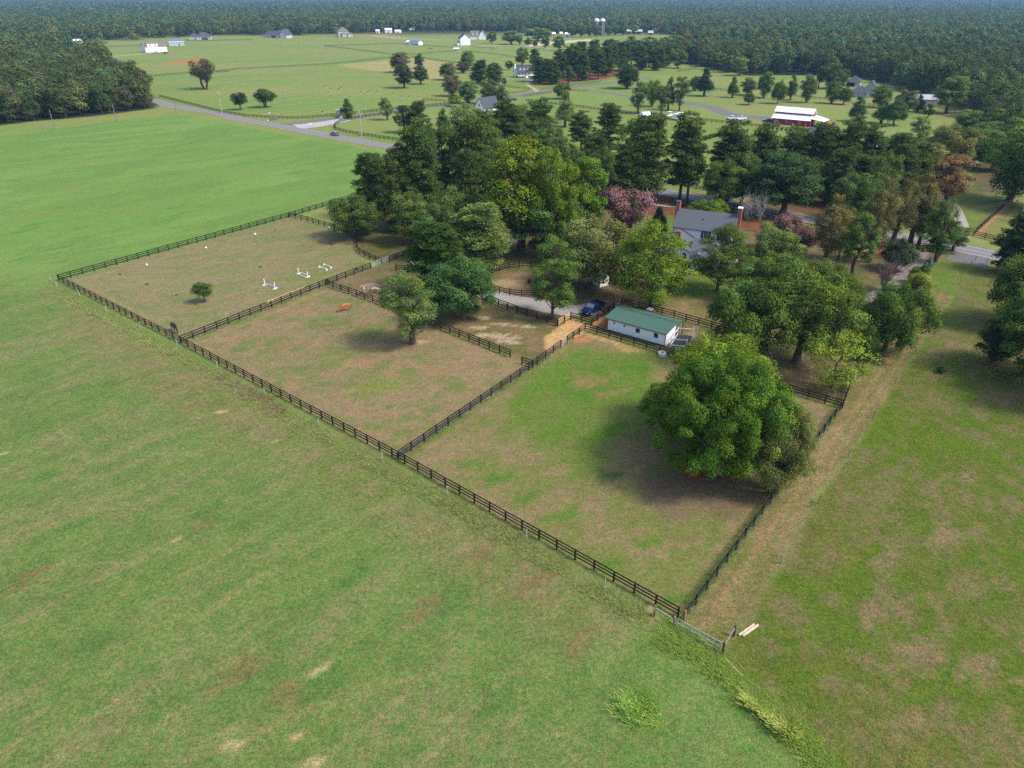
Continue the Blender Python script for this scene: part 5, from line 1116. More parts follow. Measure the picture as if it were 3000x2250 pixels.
# ------------------------------------------------------------------ buildings
def base(name, label, uvA, uvB, cat='house', group=None, xyA=None, xyB=None):
    A_, B_ = Vector(xyA or G(*uvA)), Vector(xyB or G(*uvB)); d = B_-A_
    return empty(name, (A_.x, A_.y, 0), math.atan2(d.y, d.x), label, cat, group), d.length
def face_xf(face, L, D):
    return {'f': (0,0,0), 'b': (L,D,math.pi), 'r': (L,0,math.pi/2), 'l': (0,D,-math.pi/2)}[face]
def onface(o, face, L, D, x0=0, y0=0):
    ox, oy, rz = face_xf(face, L, D); o.location = (ox+x0, oy+y0, 0); o.rotation_euler = (0,0,rz); return o
def window(par, face, p, z, w_, h_, L, D, fm=None, gm=None, mull=True, off=(0,0)):
    fm = fm or WHITE; gm = gm or DARKGLASS; t = 0.07; mb = MB()
    mb.box(p-w_/2-t, p+w_/2+t, -0.05, 0.02, z-t, z); mb.box(p-w_/2-t, p+w_/2+t, -0.05, 0.02, z+h_, z+h_+t)
    mb.box(p-w_/2-t, p-w_/2, -0.05, 0.02, z, z+h_); mb.box(p+w_/2, p+w_/2+t, -0.05, 0.02, z, z+h_)
    if mull: mb.box(p-0.02, p+0.02, -0.045, 0.0, z, z+h_); mb.box(p-w_/2, p-0.02, -0.043, 0.0, z+h_/2-0.02, z+h_/2+0.02); mb.box(p+0.02, p+w_/2, -0.043, 0.0, z+h_/2-0.02, z+h_/2+0.02)
    o = onface(mb.build('window', fm, par), face, L, D, *off)
    MB().box(p-w_/2+0.001, p+w_/2-0.001, -0.03, 0.01, z+0.001, z+h_-0.001).build('pane', gm, o); return o
def door(par, face, p, w_, h_, L, D, m, z=0.0, off=(0,0)):
    return onface(MB().box(p-w_/2, p+w_/2, -0.06, 0.02, z, z+h_).build('door', m, par), face, L, D, *off)
def gable(par, x0, x1, y0, y1, z0, wh, rh, wm, rm, ridge='x', ov=0.35, t=0.14, wname='wall', rname='roof', rp=0.5):
    mb = MB()
    if ridge == 'x':
        ym = y0+(y1-y0)*rp
        mb.add([(x0,y0,z0),(x1,y0,z0),(x1,y1,z0),(x0,y1,z0),(x0,y0,wh),(x1,y0,wh),(x1,y1,wh),(x0,y1,wh),(x0,ym,wh+rh),(x1,ym,wh+rh)],
               [(0,3,2,1),(0,1,5,4),(2,3,7,6),(1,2,6,9,5),(3,0,4,8,7),(4,5,9,8),(6,7,8,9)])
        s0, s1 = rh/(ym-y0), rh/(y1-ym); rb = MB()
        e0, e1 = wh-s0*ov, wh-s1*ov
        for (ya, za, sgn) in ((y0-ov, e0, 1), (y1+ov, e1, -1)):
            a = [(x0-ov,ya,za+0.03),(x1+ov,ya,za+0.03),(x1+ov,ym,wh+rh+0.03),(x0-ov,ym,wh+rh+0.03)]
            if sgn < 0: a = [a[1],a[0],a[3],a[2]]
            rb.hexa(a, [(p[0],p[1],p[2]+t) for p in a])
    else:
        xm = x0+(x1-x0)*rp
        mb.add([(x0,y0,z0),(x1,y0,z0),(x1,y1,z0),(x0,y1,z0),(x0,y0,wh),(x1,y0,wh),(x1,y1,wh),(x0,y1,wh),(xm,y0,wh+rh),(xm,y1,wh+rh)],
               [(0,3,2,1),(0,1,5,8,4),(2,3,7,9,6),(1,2,6,5),(3,0,4,7),(4,8,9,7),(5,6,9,8)])
        s0, s1 = rh/(xm-x0), rh/(x1-xm); rb = MB()
        for (xa, za, sgn) in ((x0-ov, wh-s0*ov, 1), (x1+ov, wh-s1*ov, -1)):
            a = [(xa,y0-ov,za+0.03),(xm,y0-ov,wh+rh+0.03),(xm,y1+ov,wh+rh+0.03),(xa,y1+ov,za+0.03)]
            if sgn < 0: a = [a[1],a[0],a[3],a[2]]
            rb.hexa(a, [(p[0],p[1],p[2]+t) for p in a])
    return mb.build(wname, wm, par), rb.build(rname, rm, par)
def hip(par, x0, x1, y0, y1, z0, wh, rh, wm, rm, ov=0.45, wname='wall', rname='roof'):
    a = MB().box(x0,x1,y0,y1,z0,wh).build(wname, wm, par); w_ = (y1-y0)/2; ym = (y0+y1)/2; r0, r1 = x0+w_*0.95, x1-w_*0.95
    if r1 < r0: r0 = r1 = (x0+x1)/2
    z = wh-0.12; rb = MB().add([(x0-ov,y0-ov,z),(x1+ov,y0-ov,z),(x1+ov,y1+ov,z),(x0-ov,y1+ov,z),(r0,ym,wh+rh),(r1+0.001,ym,wh+rh)],
        [(0,3,2,1),(0,1,5,4),(1,2,5),(2,3,4,5),(3,0,4)])
    return a, rb.build(rname, rm, par)
SHING = mat('grey_shingles', (0.085,0.092,0.108), 0.85, var=0.14, scale=5)
SHINGD = mat('dark_shingles', (0.062,0.066,0.085), 0.85, var=0.14, scale=5)
SHINGB = mat('brown_shingles', (0.16,0.13,0.125), 0.85, var=0.14, scale=5)
SIDING = mat_lines('white_lap_siding', (0.85,0.855,0.86), (0.55,0.57,0.6), 2, 0.18, 0.1)
WBLOCK = mat_lines('white_block_wall', (0.86,0.865,0.87), (0.68,0.69,0.71), 2, 0.2, 0.07, var=0.06)
GREENR = mat_lines('green_metal_roof', (0.060,0.120,0.092), (0.046,0.098,0.075), 0, 0.3, 0.1, rough=0.5, var=0.07)
WMETAL = mat_lines('white_metal_roof', (0.8,0.81,0.82), (0.7,0.7,0.72), 0, 0.4, 0.06, rough=0.4, var=0.04)
GMETAL = mat_lines('grey_metal_roof', (0.36,0.36,0.38), (0.3,0.3,0.31), 0, 0.4, 0.06, rough=0.45)
REDW = mat_lines('red_siding', (0.27,0.022,0.028), (0.19,0.015,0.02), 0, 0.3, 0.08, rough=0.6)
GREYS = mat_lines('grey_lap_siding', (0.36,0.36,0.37), (0.27,0.27,0.28), 2, 0.18, 0.1)
BRICK = mat_brick('red_brick'); DARKF = mat('dark_foundation', (0.05,0.045,0.05), 0.9); TAN = mat('tan_wall', (0.5,0.45,0.4), 0.8)

# --- white stable with the green roof
st, L = base('stable', 'long white stable with green metal roof and four dark openings', (1780,966), (1947.8,1013.6), 'stable')
D, wh = 3.75, 2.2
rp_ = 3.9; mb = MB()
hb = lambda y: wh+0.1+(y+0.36)*(0.62/4.26) if y <= rp_ else 2.9-(y-rp_)*0.2
xs = [0, 1.0, 1.42, 3.0, 3.42, 5.45, 6.25, 8.9, 9.7, L]
z0s = [(1,1.38,1.78),(3,1.38,1.78),(5,1.0,1.8),(7,1.0,1.8)]
zb = {1:(1.42,1.82), 3:(1.42,1.82), 5:(1.05,1.85), 7:(1.05,1.85)}
T = 0.15
for i in range(9):
    if i in zb:
        a_, b_ = zb[i]; mb.box(xs[i], xs[i+1], 0, T, 0, a_); mb.box(xs[i], xs[i+1], 0, T, b_, hb(0)-0.05)
    else: mb.box(xs[i], xs[i+1], 0, T, 0, hb(0)-0.05)
for (xa, xb) in ((0, T), (L-T, L)):
    mb.add([(xa,T,0),(xb,T,0),(xb,D,0),(xa,D,0),(xa,T,hb(T)-0.05),(xb,T,hb(T)-0.05),(xb,D,hb(D)-0.05),(xa,D,hb(D)-0.05)], [(0,3,2,1),(4,5,6,7),(0,1,5,4),(1,2,6,5),(2,3,7,6),(3,0,4,7)])
mb.box(T, L-T, D-T, D, 0, hb(D)-0.06)
wl = mb.build('wall', WBLOCK, st)
rb = MB(); o_ = 0.42
for ya, yb in ((-0.36, rp_), (rp_, 6.4)):
    a = [(-o_-0.2,ya,hb(ya)),(L+0.25,ya,hb(ya)),(L+0.25,yb,hb(yb)),(-o_-0.2,yb,hb(yb))]
    rb.hexa(a, [(p[0],p[1],p[2]+0.07) for p in a])
rf = rb.build('roof', GREENR, st)
MB().box(-o_-0.2, L+0.25, rp_-0.12, rp_+0.12, 2.965, 3.0).build('ridge_cap', mat('dark_green_trim', (0.03,0.075,0.055), 0.5), rf)
gt = MB(); gt.box(-o_-0.2, L+0.25, -0.50, -0.37, hb(-0.36)-0.07, hb(-0.36)+0.055); gt.build('gutter', mat('dark_trim', (0.05,0.06,0.062), 0.5), rf)
MB().box(-o_-0.2, L+0.2, -0.36, -0.33, hb(-0.36)-0.12, hb(-0.36)-0.002).build('fascia', WHITE, rf)
MB().tube([(L+0.02,-0.42,hb(-0.36)-0.05),(L+0.02,-0.12,hb(-0.36)-0.35),(L+0.02,-0.09,0.05)], 0.055, 7).build('downpipe', mat('dark_trim', (0.05,0.06,0.062), 0.5), st)
for i, bars in ((1,1),(3,1),(5,4),(7,4)):
    a_, b_ = zb[i]; mb = MB(); mb.box(xs[i]-0.05, xs[i+1]+0.05, -0.02, 0, a_-0.06, a_)
    for k in range(1, bars+1 if bars > 1 else 1): x = xs[i]+(xs[i+1]-xs[i])*k/(bars+1); mb.bar((x,0.08,a_),(x,0.08,b_),0.025)
    if bars == 1: mb.box(xs[i], xs[i+1], 0.03, 0.07, a_+0.17, a_+0.22)
    o = mb.build('window', WHITE if bars == 1 else GREYWOOD, st)
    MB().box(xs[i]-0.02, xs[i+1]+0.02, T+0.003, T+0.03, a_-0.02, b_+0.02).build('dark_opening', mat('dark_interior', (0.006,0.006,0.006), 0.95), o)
for x in (0.3, 3.9, 7.5, L-0.1): MB().box(x-0.07, x+0.07, 6.05, 6.19, 0, hb(6.1)-0.003).build('porch_post', WHITE, st)
MB().box(-0.04, L+0.04, -0.04, 0, 0, 0.12).build('foundation', GREYWOOD, st)
MB().tube([(L+0.2,6.28,hb(6.3)),(L+0.2,6.2,0.05)], 0.05, 6).build('downpipe', BLACK, st)
# white wash stall at the end of the stable
sp_ = [G3(1964,1013),G3(1976,989),G3(1985,981),G3(1999,1020) ,G3(2028,997)]
root = empty('wash_stall', sp_[0], 0, 'open white pipe stall on a dark mat at the end of the stable', 'stall'); o0 = sp_[0]; a = sp_[0]-o0; dl = (sp_[2]-o0); dr = Vector((2.6,-0.55,0))
corners = [Vector((0,0,0)), dl, dl+dr, dr, dl*0.5]
for q, hh in zip(corners, (1.45,1.5,1.6,1.5,1.9)): MB().box(q.x-0.075,q.x+0.075,q.y-0.075,q.y+0.075,0,hh).build('post', WHITE, root)
for (p, q) in ((0,1),(1,2),(0,3)):
    for z in ((1.3,0.15) if (p, q) != (1,2) else (1.3,)): MB().bar(corners[p]+Vector((0,0,z)), corners[q]+Vector((0,0,z)), 0.08, 0.12).build('rail', WHITE, root)
MB().hexa([a+Vector((0.12,0,0.02)), dr+Vector((-0.1,0.05,0.02)), dr+dl+Vector((-0.1,-0.1,0.02)), dl+Vector((0.1,-0.1,0.02))],[a+Vector((0.12,0,0.05)), dr+Vector((-0.1,0.05,0.05)), dr+dl+Vector((-0.1,-0.1,0.05)), dl+Vector((0.1,-0.1,0.05))]).build('mat', mat('dark_mat', (0.035,0.033,0.045), 0.9), root)
# concrete water ring and a white pump box
ring = MB().lathe([(0.34,0.0),(0.34,0.45),(0.42,0.52),(0.62,0.52),(0.68,0.45),(0.68,0.0)], 24); 
tag(ring.build('water_trough', mat('pale_concrete', (0.5,0.5,0.48), 0.85, var=0.12), None, G3(1939,1040)), 'round pale concrete trough by the fence right of the stable front', 'trough')
bx = empty('pump_box', G3(1906,918), -0.6, 'small white topped brick box behind the stable, under the large tree', 'box'); MB().box(-0.7,0.7,-0.5,0.5,0,0.7).build('body', BRICK, bx); bevel(MB().box(-0.8,0.3,-0.6,0.6,0.703,0.85).build('lid', WHITE, bx), 0.03)

# --- big white house
hs, L = base('house', 'big two storey white house with grey roof and brick chimneys', None, None, 'house', xyA=(37.6,159.6), xyB=(49.45,154.05)); D = 9.0; wh = 5.5
gable(hs, 0, L, 0, D, 0, wh, 2.9, SIDING, SHING, ov=0.45)
for k in (0, 1):
    xa = -0.95 if k == 0 else L+0.03; y = D*0.5-0.2; h_ = 10.1
    ch = MB().box(xa, xa+0.92, y-0.6, y+0.6, 0, h_).build('chimney', BRICK, hs); MB().box(xa-0.06, xa+0.98, y-0.68, y+0.68, h_+0.003, h_+0.2).build('chimney_cap', WHITE if k else SHINGD, ch)
for px in (7.4, 11.0):
    o = window(hs, 'f', px, 3.6, 0.95, 1.5, L, D)
    for s_ in (-1, 1): onface(MB().box(px+s_*0.84-0.24, px+s_*0.84+0.24, -0.05, -0.003, 3.55, 5.15).build('shutter', mat('dark_shutter', (0.02,0.022,0.028), 0.6), hs), 'f', L, D)
for px in (1.5, 7.2): window(hs, 'r', px, 1.0, 0.9, 1.5, L, D)
# one storey rear wings towards the camera, with their own chimney and a gabled porch
gable(hs, -2.0, 6.0, -9.0, -0.02, 0, 2.8, 1.9, SIDING, SHING, ridge='y', ov=0.35, wname='side_wing', rname='side_wing_roof')
gable(hs, 6.05, L+2.4, -8.5, -0.02, 0, 2.8, 1.7, SIDING, SHING, ov=0.3, wname='rear_wing', rname='wing_roof')
MB().box(2.3, 3.4, -8.6, -7.6, 0, 6.9).build('chimney', BRICK, hs)
MB().box(6.8, 9.6, -12.4, -8.55, 0, 0.45).build('porch_floor', WHITE, hs)
for x in (7.0, 8.2, 9.4):
    for y in (-12.2, -10.4): MB().box(x-0.1,x+0.1,y-0.1,y+0.1,0.453,2.597).build('porch_post', WHITE, hs)
gable(hs, 6.8, 9.6, -12.4, -8.55, 2.6, 2.75, 0.9, WHITE, SHING, ridge='y', ov=0.25, wname='porch_beam', rname='porch_roof')
for px in (10.6, 13.0): window(hs, 'f', px, 0.9, 0.9, 1.5, L, D, off=(0,-8.5))
for px in (-1.0, 1.2, 4.8): window(hs, 'f', px, 0.9, 0.9, 1.5, L, D, off=(0,-9.0))
door(hs, 'f', 8.2, 1.0, 2.1, L, D, mat('grey_door', (0.2,0.21,0.22), 0.5), 0.45, off=(0,-8.5))
MB().lathe([(0.1,0),(0.1,0.5)], 8, (6.0, 2.2, 6.95)).build('roof_vent', RUBBER, hs)
# white garden shed under the wide shrubby tree
sh, L = base('shed', 'small white shed half hidden under the wide olive shrubby tree', (1757,842), (1776,836)); sh['category'] = 'shed'
gable(sh, 0, 2.6, 0, 3.0, 0, 2.2, 0.8, SIDING, SHING, ridge='y', ov=0.2); door(sh, 'f', 1.3, 0.9, 1.9, 2.6, 3.0, WHITE)
# grey metal shelter hidden in the trees by the corral
sh, L = base('shelter', 'grey metal roofed shelter glimpsed between the trees by the corral', (1214,798), (1240,793)); sh['category'] = 'shed'
gable(sh, 0, 2.8, 0, 2.2, 0, 1.7, 0.35, GREYWOOD, GMETAL, ov=0.25)
# --- red barn
rbn, L = base('barn', 'red barn with bright white metal roofs and an open side porch', (2260.7,361.5), (2369,371.5), 'barn'); D = 10.5
mb = MB(); mb.add([(0,0,0),(L,0,0),(L,D,0),(0,D,0),(0,0,2.7),(L,0,2.7),(L,D,2.7),(0,D,2.7),(0,3.2,4.15),(L,3.2,4.15),(L,7.3,4.15),(0,7.3,4.15)], [(0,3,2,1),(0,1,5,4),(2,3,7,6),(1,2,6,10,9,5),(3,0,4,8,11,7),(4,5,9,8),(6,7,11,10),(8,9,10,11)]); mb.build('wall', REDW, rbn)
gable(rbn, 0.003, L-0.003, 3.2, 7.3, 4.155, 5.3, 1.7, REDW, WMETAL, ov=0.5, wname='loft_wall', rname='main_roof')
for (ya, za, yb, zb_) in ((-0.6,2.45,3.15,4.2),(D+0.6,2.45,7.35,4.2)):
    a = [(-0.5,ya,za),(L+0.4,ya,za),(L+0.4,yb,zb_),(-0.5,yb,zb_)]; a = a if ya < yb else [a[1],a[0],a[3],a[2]]
    MB().hexa(a, [(p[0],p[1],p[2]+0.1) for p in a]).build('side_roof', WMETAL, rbn)
a = [(L+0.45,0.4,3.3),(L+6.6,-0.6,2.7),(L+6.6,D-2.4,2.7),(L+0.45,D-2.4,4.1)]; MB().hexa(a, [(p[0],p[1],p[2]+0.1) for p in a]).build('porch_roof', WMETAL, rbn)
for (x, y, z) in ((L+6.3,-0.3,2.7),(L+6.3,4.0,2.7),(L+6.3,7.6,2.7),(L+3.4,0.2,3.0)): MB().box(x-0.08,x+0.08,y-0.08,y+0.08,0,z-0.002).build('porch_post', mat('pale_post', (0.55,0.45,0.25), 0.8), rbn)
for px in (1.9, 6.6, 12.4): window(rbn, 'f', px, 0.95, 0.75, 1.25, L, D)
for px in (1.2, 8.3, 15.3): onface(MB().tube([(px,-0.06,2.5),(px,-0.06,0.05)], 0.06, 6).build('downpipe', WHITE, rbn), 'f', L, D)
for px in (3.0, 9.6): onface(MB().tube([(px,-0.08,1.7),(px,-0.08,0.4)], 0.05, 6).build('service_pipe', WHITE, rbn), 'f', L, D)
for px in (3.1, 10.0): onface(bevel(MB().box(px-0.45,px+0.45,-0.7,-0.1,0,0.65).build('air_unit', mat('pale_unit', (0.55,0.55,0.53), 0.5), rbn), 0.04), 'f', L, D)
window(rbn, 'r', 5.25, 5.2, 1.0, 0.9, L, D)
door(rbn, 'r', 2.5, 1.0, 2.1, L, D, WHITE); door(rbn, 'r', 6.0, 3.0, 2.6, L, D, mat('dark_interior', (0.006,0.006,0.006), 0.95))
tag(bevel(MB().box(-0.7,0.7,-0.4,0.4,0,0.9).build('feed_bin', mat('blue_plastic', (0.02,0.035,0.13), 0.4), None, G3(2379,371), -0.4), 0.06), 'dark blue bin at the right corner of the red barn', 'bin')
# --- white cape cottage with dormers
cp, L = base('cottage', 'white cottage with three dormers, tall white chimney and front porch', (1519,228), (1554,226.5), 'house'); D = 11.0
sc_ = 1.25*L/13.0; L = 13.0; cp.scale = (sc_,)*3
MB().box(0.1,L-0.1,0.1,D-0.1,0,1.0).build('foundation', DARKF, cp)
gable(cp, 0, L, 2.4, D, 1.0, 3.7, 4.2, SIDING, SHINGD, ov=0.35)
a = [(-0.3,-0.2,3.35),(L+0.3,-0.2,3.35),(L+0.3,2.35,4.25),(-0.3,2.35,4.25)]; MB().hexa(a, [(p[0],p[1],p[2]+0.12) for p in a]).build('porch_roof', SHINGD, cp)
MB().box(0,L,0,2.39,0.9,1.1).build('porch_floor', WHITE, cp)
for i in range(6): x = 0.15+(L-0.3)*i/5; MB().box(x-0.12,x+0.12,0.05,0.29,1.103,3.33).build('porch_post', WHITE, cp)
for x0, x1 in ((0.3,5.3),(7.9,12.7)): MB().box(x0,x1,0.1,0.16,1.5,1.95).build('porch_rail', WHITE, cp)
MB().hexa([(6.0,-2.2,0),(7.5,-2.2,0),(7.5,0,0.0),(6.0,0,0)], [(6.0,-2.2,0.1),(7.5,-2.2,0.1),(7.5,-0.003,1.05),(6.0,-0.003,1.05)]).build('front_steps', WHITE, cp)
for px in (2.0, 4.6, 9.2, 11.3): window(cp, 'f', px, 1.7, 1.1, 1.4, L, D, off=(0,2.4))
door(cp, 'f', 6.7, 1.0, 2.1, L, D, mat('grey_door', (0.2,0.21,0.22), 0.5), 1.1, off=(0,2.4))
for px in (3.2, 6.5, 9.8):
    gb = gable(cp, px-0.8, px+0.8, 3.6, 6.5, 4.3, 6.3, 0.8, SIDING, SHINGD, ridge='y', ov=0.15, wname='dormer', rname='dormer_roof')
    window(cp, 'f', px, 5.0, 0.8, 1.1, L, D, off=(0,3.6))
MB().box(-1.0,-0.04,5.2,6.6,0,9.6).build('chimney', WHITE, cp)
for px, z in ((7.0,1.9),(3.5,1.9),(4.4,5.0)): window(cp, 'l', D-px, z, 1.0, 1.3, L, D)
# --- grey houses at the right woods
gh, L = base('house', 'grey hip roofed house with steep cross gable beside the woods', (2487,284), (2541,287)); D = 9
hip(gh, 0, L, 0, D, 0, 2.9, 3.0, GREYS, SHINGD)
gable(gh, L*0.62, L+4.5, D*0.55, D+8, 0, 3.2, 5.2, GREYS, SHINGD, ridge='y', ov=0.4, wname='gable_wing', rname='gable_roof')
for px in (2.0, 4.6, 8.2): window(gh, 'f', px, 0.9, 0.9, 1.5, L, D)
window(gh, 'r', 3.0, 0.9, 1.2, 1.6, L, D)
gg, L = base('garage', 'grey garage with dark open door behind the grey hip roofed house', (2477,253), (2518,255), 'garage'); D = 10
hip(gg, 0, L, 0, D, 0, 3.0, 3.6, mat('beige_wall', (0.5,0.45,0.42), 0.8), SHINGD)
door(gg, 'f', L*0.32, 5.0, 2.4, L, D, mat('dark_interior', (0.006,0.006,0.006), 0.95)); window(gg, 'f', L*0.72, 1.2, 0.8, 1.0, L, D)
gs, L = base('shed', 'long grey shed with pale grey metal roof behind the dark cone tree', (2680,312), (2742,313)); gs['category'] = 'shed'; D = 9
gable(gs, 0, L, 0, D, 0, 3.6, 1.9, mat('pale_grey_wall', (0.4,0.39,0.37), 0.8), GMETAL, ov=0.4)
# cottages hidden behind the pines
for (uA, uB, wh, D, lb, rz) in (((2366,410),(2398,412),2.6,7,'grey roofed cottage hidden behind the pines below the red barn',0),((2562,432),(2592,428),2.6,6,'small grey roofed cottage hidden in the pines left of the dusty olive tree',0)):
    o, L = base('cottage', lb, uA, uB); gable(o, 0, L, 0, D, 0, wh, 2.0, SIDING, SHINGD, ov=0.3); window(o, 'f', 1.6, 1.0, 0.8, 1.2, L, D)
o, L = base('cottage', 'white gabled cottage with dark roof among trees at the entrance drive', (1391,331), (1418,335)); D = 11
gable(o, 0, L, 0, D, 0, 3.0, 4.4, SIDING, SHINGD, ridge='y', ov=0.4); window(o, 'f', L*0.5, 3.4, 0.9, 1.3, L, D); door(o, 'f', L*0.5, 1.0, 2.1, L, D, DARKF)
# --- far houses
o, L = base('barn_house', 'large white barn house with brown roof and white truck in front', (428,154), (491,151)); D = 13
gable(o, 0, L, 0, D, 0, 5.4, 3.6, WHITE, SHINGB, ov=0.4)
gable(o, 2.5, 13.5, -0.3, 5, 5.42, 8.3, 0.5, WHITE, SHINGB, ov=0.2, wname='dormer', rname='dormer_roof')
for px in (5.0, 11.0): window(o, 'f', px, 6.2, 1.4, 1.3, L, D, off=(0,-0.3))
for px in (L*0.72,): window(o, 'f', px, 2.0, 0.9, 1.2, L, D)
o, L = base('steel_shed', 'pale blue grey steel shed with open front, behind the white barn house', (496,135), (541,134), 'shed'); D = 14
gable(o, 0, L, 0, D, 0, 5.0, 2.2, mat('pale_blue_steel', (0.42,0.47,0.5), 0.5), mat('blue_grey_roof', (0.14,0.16,0.21), 0.5), ov=0.5)
MB().box(0.3,L-0.3,-0.5,-0.02,3.9,4.8).build('front_canopy', WHITE, o); door(o, 'f', L*0.66, 1.2, 2.2, L, D, DARKF)
o, L = base('house', 'long grey hip roofed house at the edge of the far woods', (553,117), (619,116)); D = 13
hip(o, 0, L*0.5, 3, D+3, 0, 4.2, 3.6, GREYS, SHINGD, rname='left_roof', wname='left_wing'); hip(o, L*0.36, L, 0, D, 0, 4.0, 5.2, TAN, SHINGD)
door(o, 'f', L*0.72, 8, 2.8, L, D, DARKF); window(o, 'f', L*0.5, 1.0, 1.6, 1.6, L, D); window(o, 'f', L*0.92, 1.0, 1.6, 1.6, L, D)
o, L = base('house', 'pale grey house with right hand gable, alone in the far meadow', (773,111), (842,112)); D = 14
hip(o, 0, L*0.75, 0, D, 0, 4.4, 5.0, GREYS, SHINGD); gable(o, L*0.72, L, -2, D, 0, 4.4, 7.0, mat('sage_wall', (0.42,0.46,0.42), 0.8), SHINGD, ridge='y', ov=0.5, wname='gable_wing', rname='gable_roof')
door(o, 'f', L*0.42, 7, 3.0, L, D, DARKF); window(o, 'f', L*0.2, 1.2, 1.6, 1.8, L, D)
o, L = base('house', 'tall brownish unfinished house with hipped roof and small porch', (992,108), (1023,107.5)); D = 16
hip(o, 0, L, 0, D, 0, 7.6, 5.6, mat('grey_brown_wall', (0.42,0.38,0.38), 0.85), SHINGB)
hip(o, L*0.35, L+5, -3.5, -0.05, 0, 4.0, 1.2, TAN, SHINGB, wname='porch', rname='porch_roof'); window(o, 'f', L*0.25, 1.5, 1.8, 2.2, L, D); door(o, 'f', L*0.8, 1.6, 2.8, L, D, DARKF, off=(0,-3.5))
o, L = base('run_in_shed', 'small pale grey two bay shed in the far paddock', (1199,132), (1226,133), 'shed'); D = 9
gable(o, 0, L, 0, D, 0, 3.6, 2.0, mat('white_board_wall', (0.72,0.74,0.78), 0.7), mat('blue_grey_roof', (0.14,0.16,0.21), 0.5), ridge='x', ov=0.4)
gable(o, -6, -0.05, 1, D, 0, 3.2, 1.4, mat('pale_blue_steel', (0.42,0.47,0.5), 0.5), WMETAL, ov=0.4, wname='left_bay', rname='left_bay_roof')
for px in (L*0.35, L*0.75): door(o, 'f', px, 1.4, 2.4, L, D, DARKF)
o, L = base('house', 'white two storey house with dark roof and bright blank gable', (1349,133), (1378,132.5)); D = 14
gable(o, 0, L, 0, D, 0, 7.6, 4.6, WHITE, SHINGD, ridge='y', ov=0.4)
gable(o, -3.2, -0.05, 1, 6, 0, 3.2, 0.9, WHITE, SHINGD, ov=0.3, wname='side_porch', rname='porch_roof')
for py in (4.0, 7.0, 10.0): window(o, 'l', py, 4.6, 1.1, 1.5, L, D)
o, L = base('house', 'white house with two dormers and big plain gable by the far sand strip', (1378,116), (1403,116)); D = 13
gable(o, 0, L, 0, D, 0, 4.4, 6.2, WHITE, SHINGB, ov=0.4)
gable(o, L, L+9.5, -2, D, 0, 4.4, 7.0, WHITE, SHINGB, ridge='y', ov=0.4, wname='gable_wing', rname='gable_roof')
for px in (4.0, 9.5): gable(o, px-1.5, px+1.5, 0.2, 5, 5.2, 7.6, 2.0, WHITE, SHINGB, ridge='y', ov=0.3, wname='dormer', rname='dormer_roof'); window(o, 'f', px, 6.0, 1.2, 1.5, L, D, off=(0,0.2))
o, L = base('loafing_shed', 'small pinkish wooden shed with white roof in the far field', (1329,152), (1345,152), 'shed'); D = 5
gable(o, 0, L, 0, D, 0, 3.0, 0.7, mat('pinkish_boards', (0.45,0.32,0.27), 0.85), WMETAL, ov=0.4); door(o, 'l', 2.5, 2.4, 2.2, L, D, DARKF)
o, L = base('shed', 'small white shed at the corner of the left woods', (212,128), (234,128)); o['category'] = 'shed'; D = 7
gable(o, 0, L, 0, D, 0, 3.4, 1.6, WHITE, WMETAL, ov=0.3); door(o, 'f', L*0.5, 1.6, 2.2, L, D, DARKF)
for (uA, uB, h_, lb) in (((1101,97),(1111,97),3,'low white shed at the far wood edge, leftmost of three'),((1128,97),(1147,97),5,'white shed with two gables at the far wood edge'),((1157,97),(1174,97),2.6,'low long white shed at the far wood edge, rightmost of three'),((1200,88),(1216,87.5),3,'white roofed shed in a gap of the far woods')):
    o, L = base('shed', lb, uA, uB); o['category'] = 'shed'; gable(o, 0, L, 0, 7, 0, h_, 2.0, WHITE, WMETAL, ov=0.3); door(o, 'f', L*0.5, 1.6, 2.2, L, 7, DARKF)
for (uA, uB, h_, lb) in (((1617,107),(1627,107),3.5,'white shed at the sand strip, first of three below the silos'),((1640,107),(1648,107),4,'white shed at the sand strip, middle of three below the silos'),((1655,108),(1669,108),3.6,'white shed at the sand strip, nearest to the silos')):
    o, L = base('shed', lb, uA, uB); o['category'] = 'shed'; gable(o, 0, L, 0, 8, 0, h_, 2.0, TAN, WMETAL, ov=0.3); door(o, 'f', L*0.5, 1.6, 2.2, L, 8, DARKF)
for (uA, uB, D, h_, lb) in (((1834,101),(1849,101),18,4.5,'farm shed with grey roof, left of two by the silo field'),((1860,100.5),(1881,100.5),16,4.0,'open farm shed with grey roof, right of two by the silo field'),((1900,102),(1913,102),7,3,'little farm shed at the end of the silo field')):
    o, L = base('farm_shed', lb, uA, uB, 'shed'); gable(o, 0, L, 0, D, 0, h_, 2.6, GREYWOOD, GMETAL, ov=0.8); door(o, 'f', L*0.5, L*0.6, h_*0.7, L, D, DARKF)
o, L = base('house', 'pale house peeping out of the trees right of the silo field', (1962,140), (1984,140)); gable(o, 0, L, 0, 10, 0, 5, 3.5, SIDING, SHINGD, ov=0.4); window(o, 'f', L*0.5, 2.8, 1.2, 1.5, L, 10)
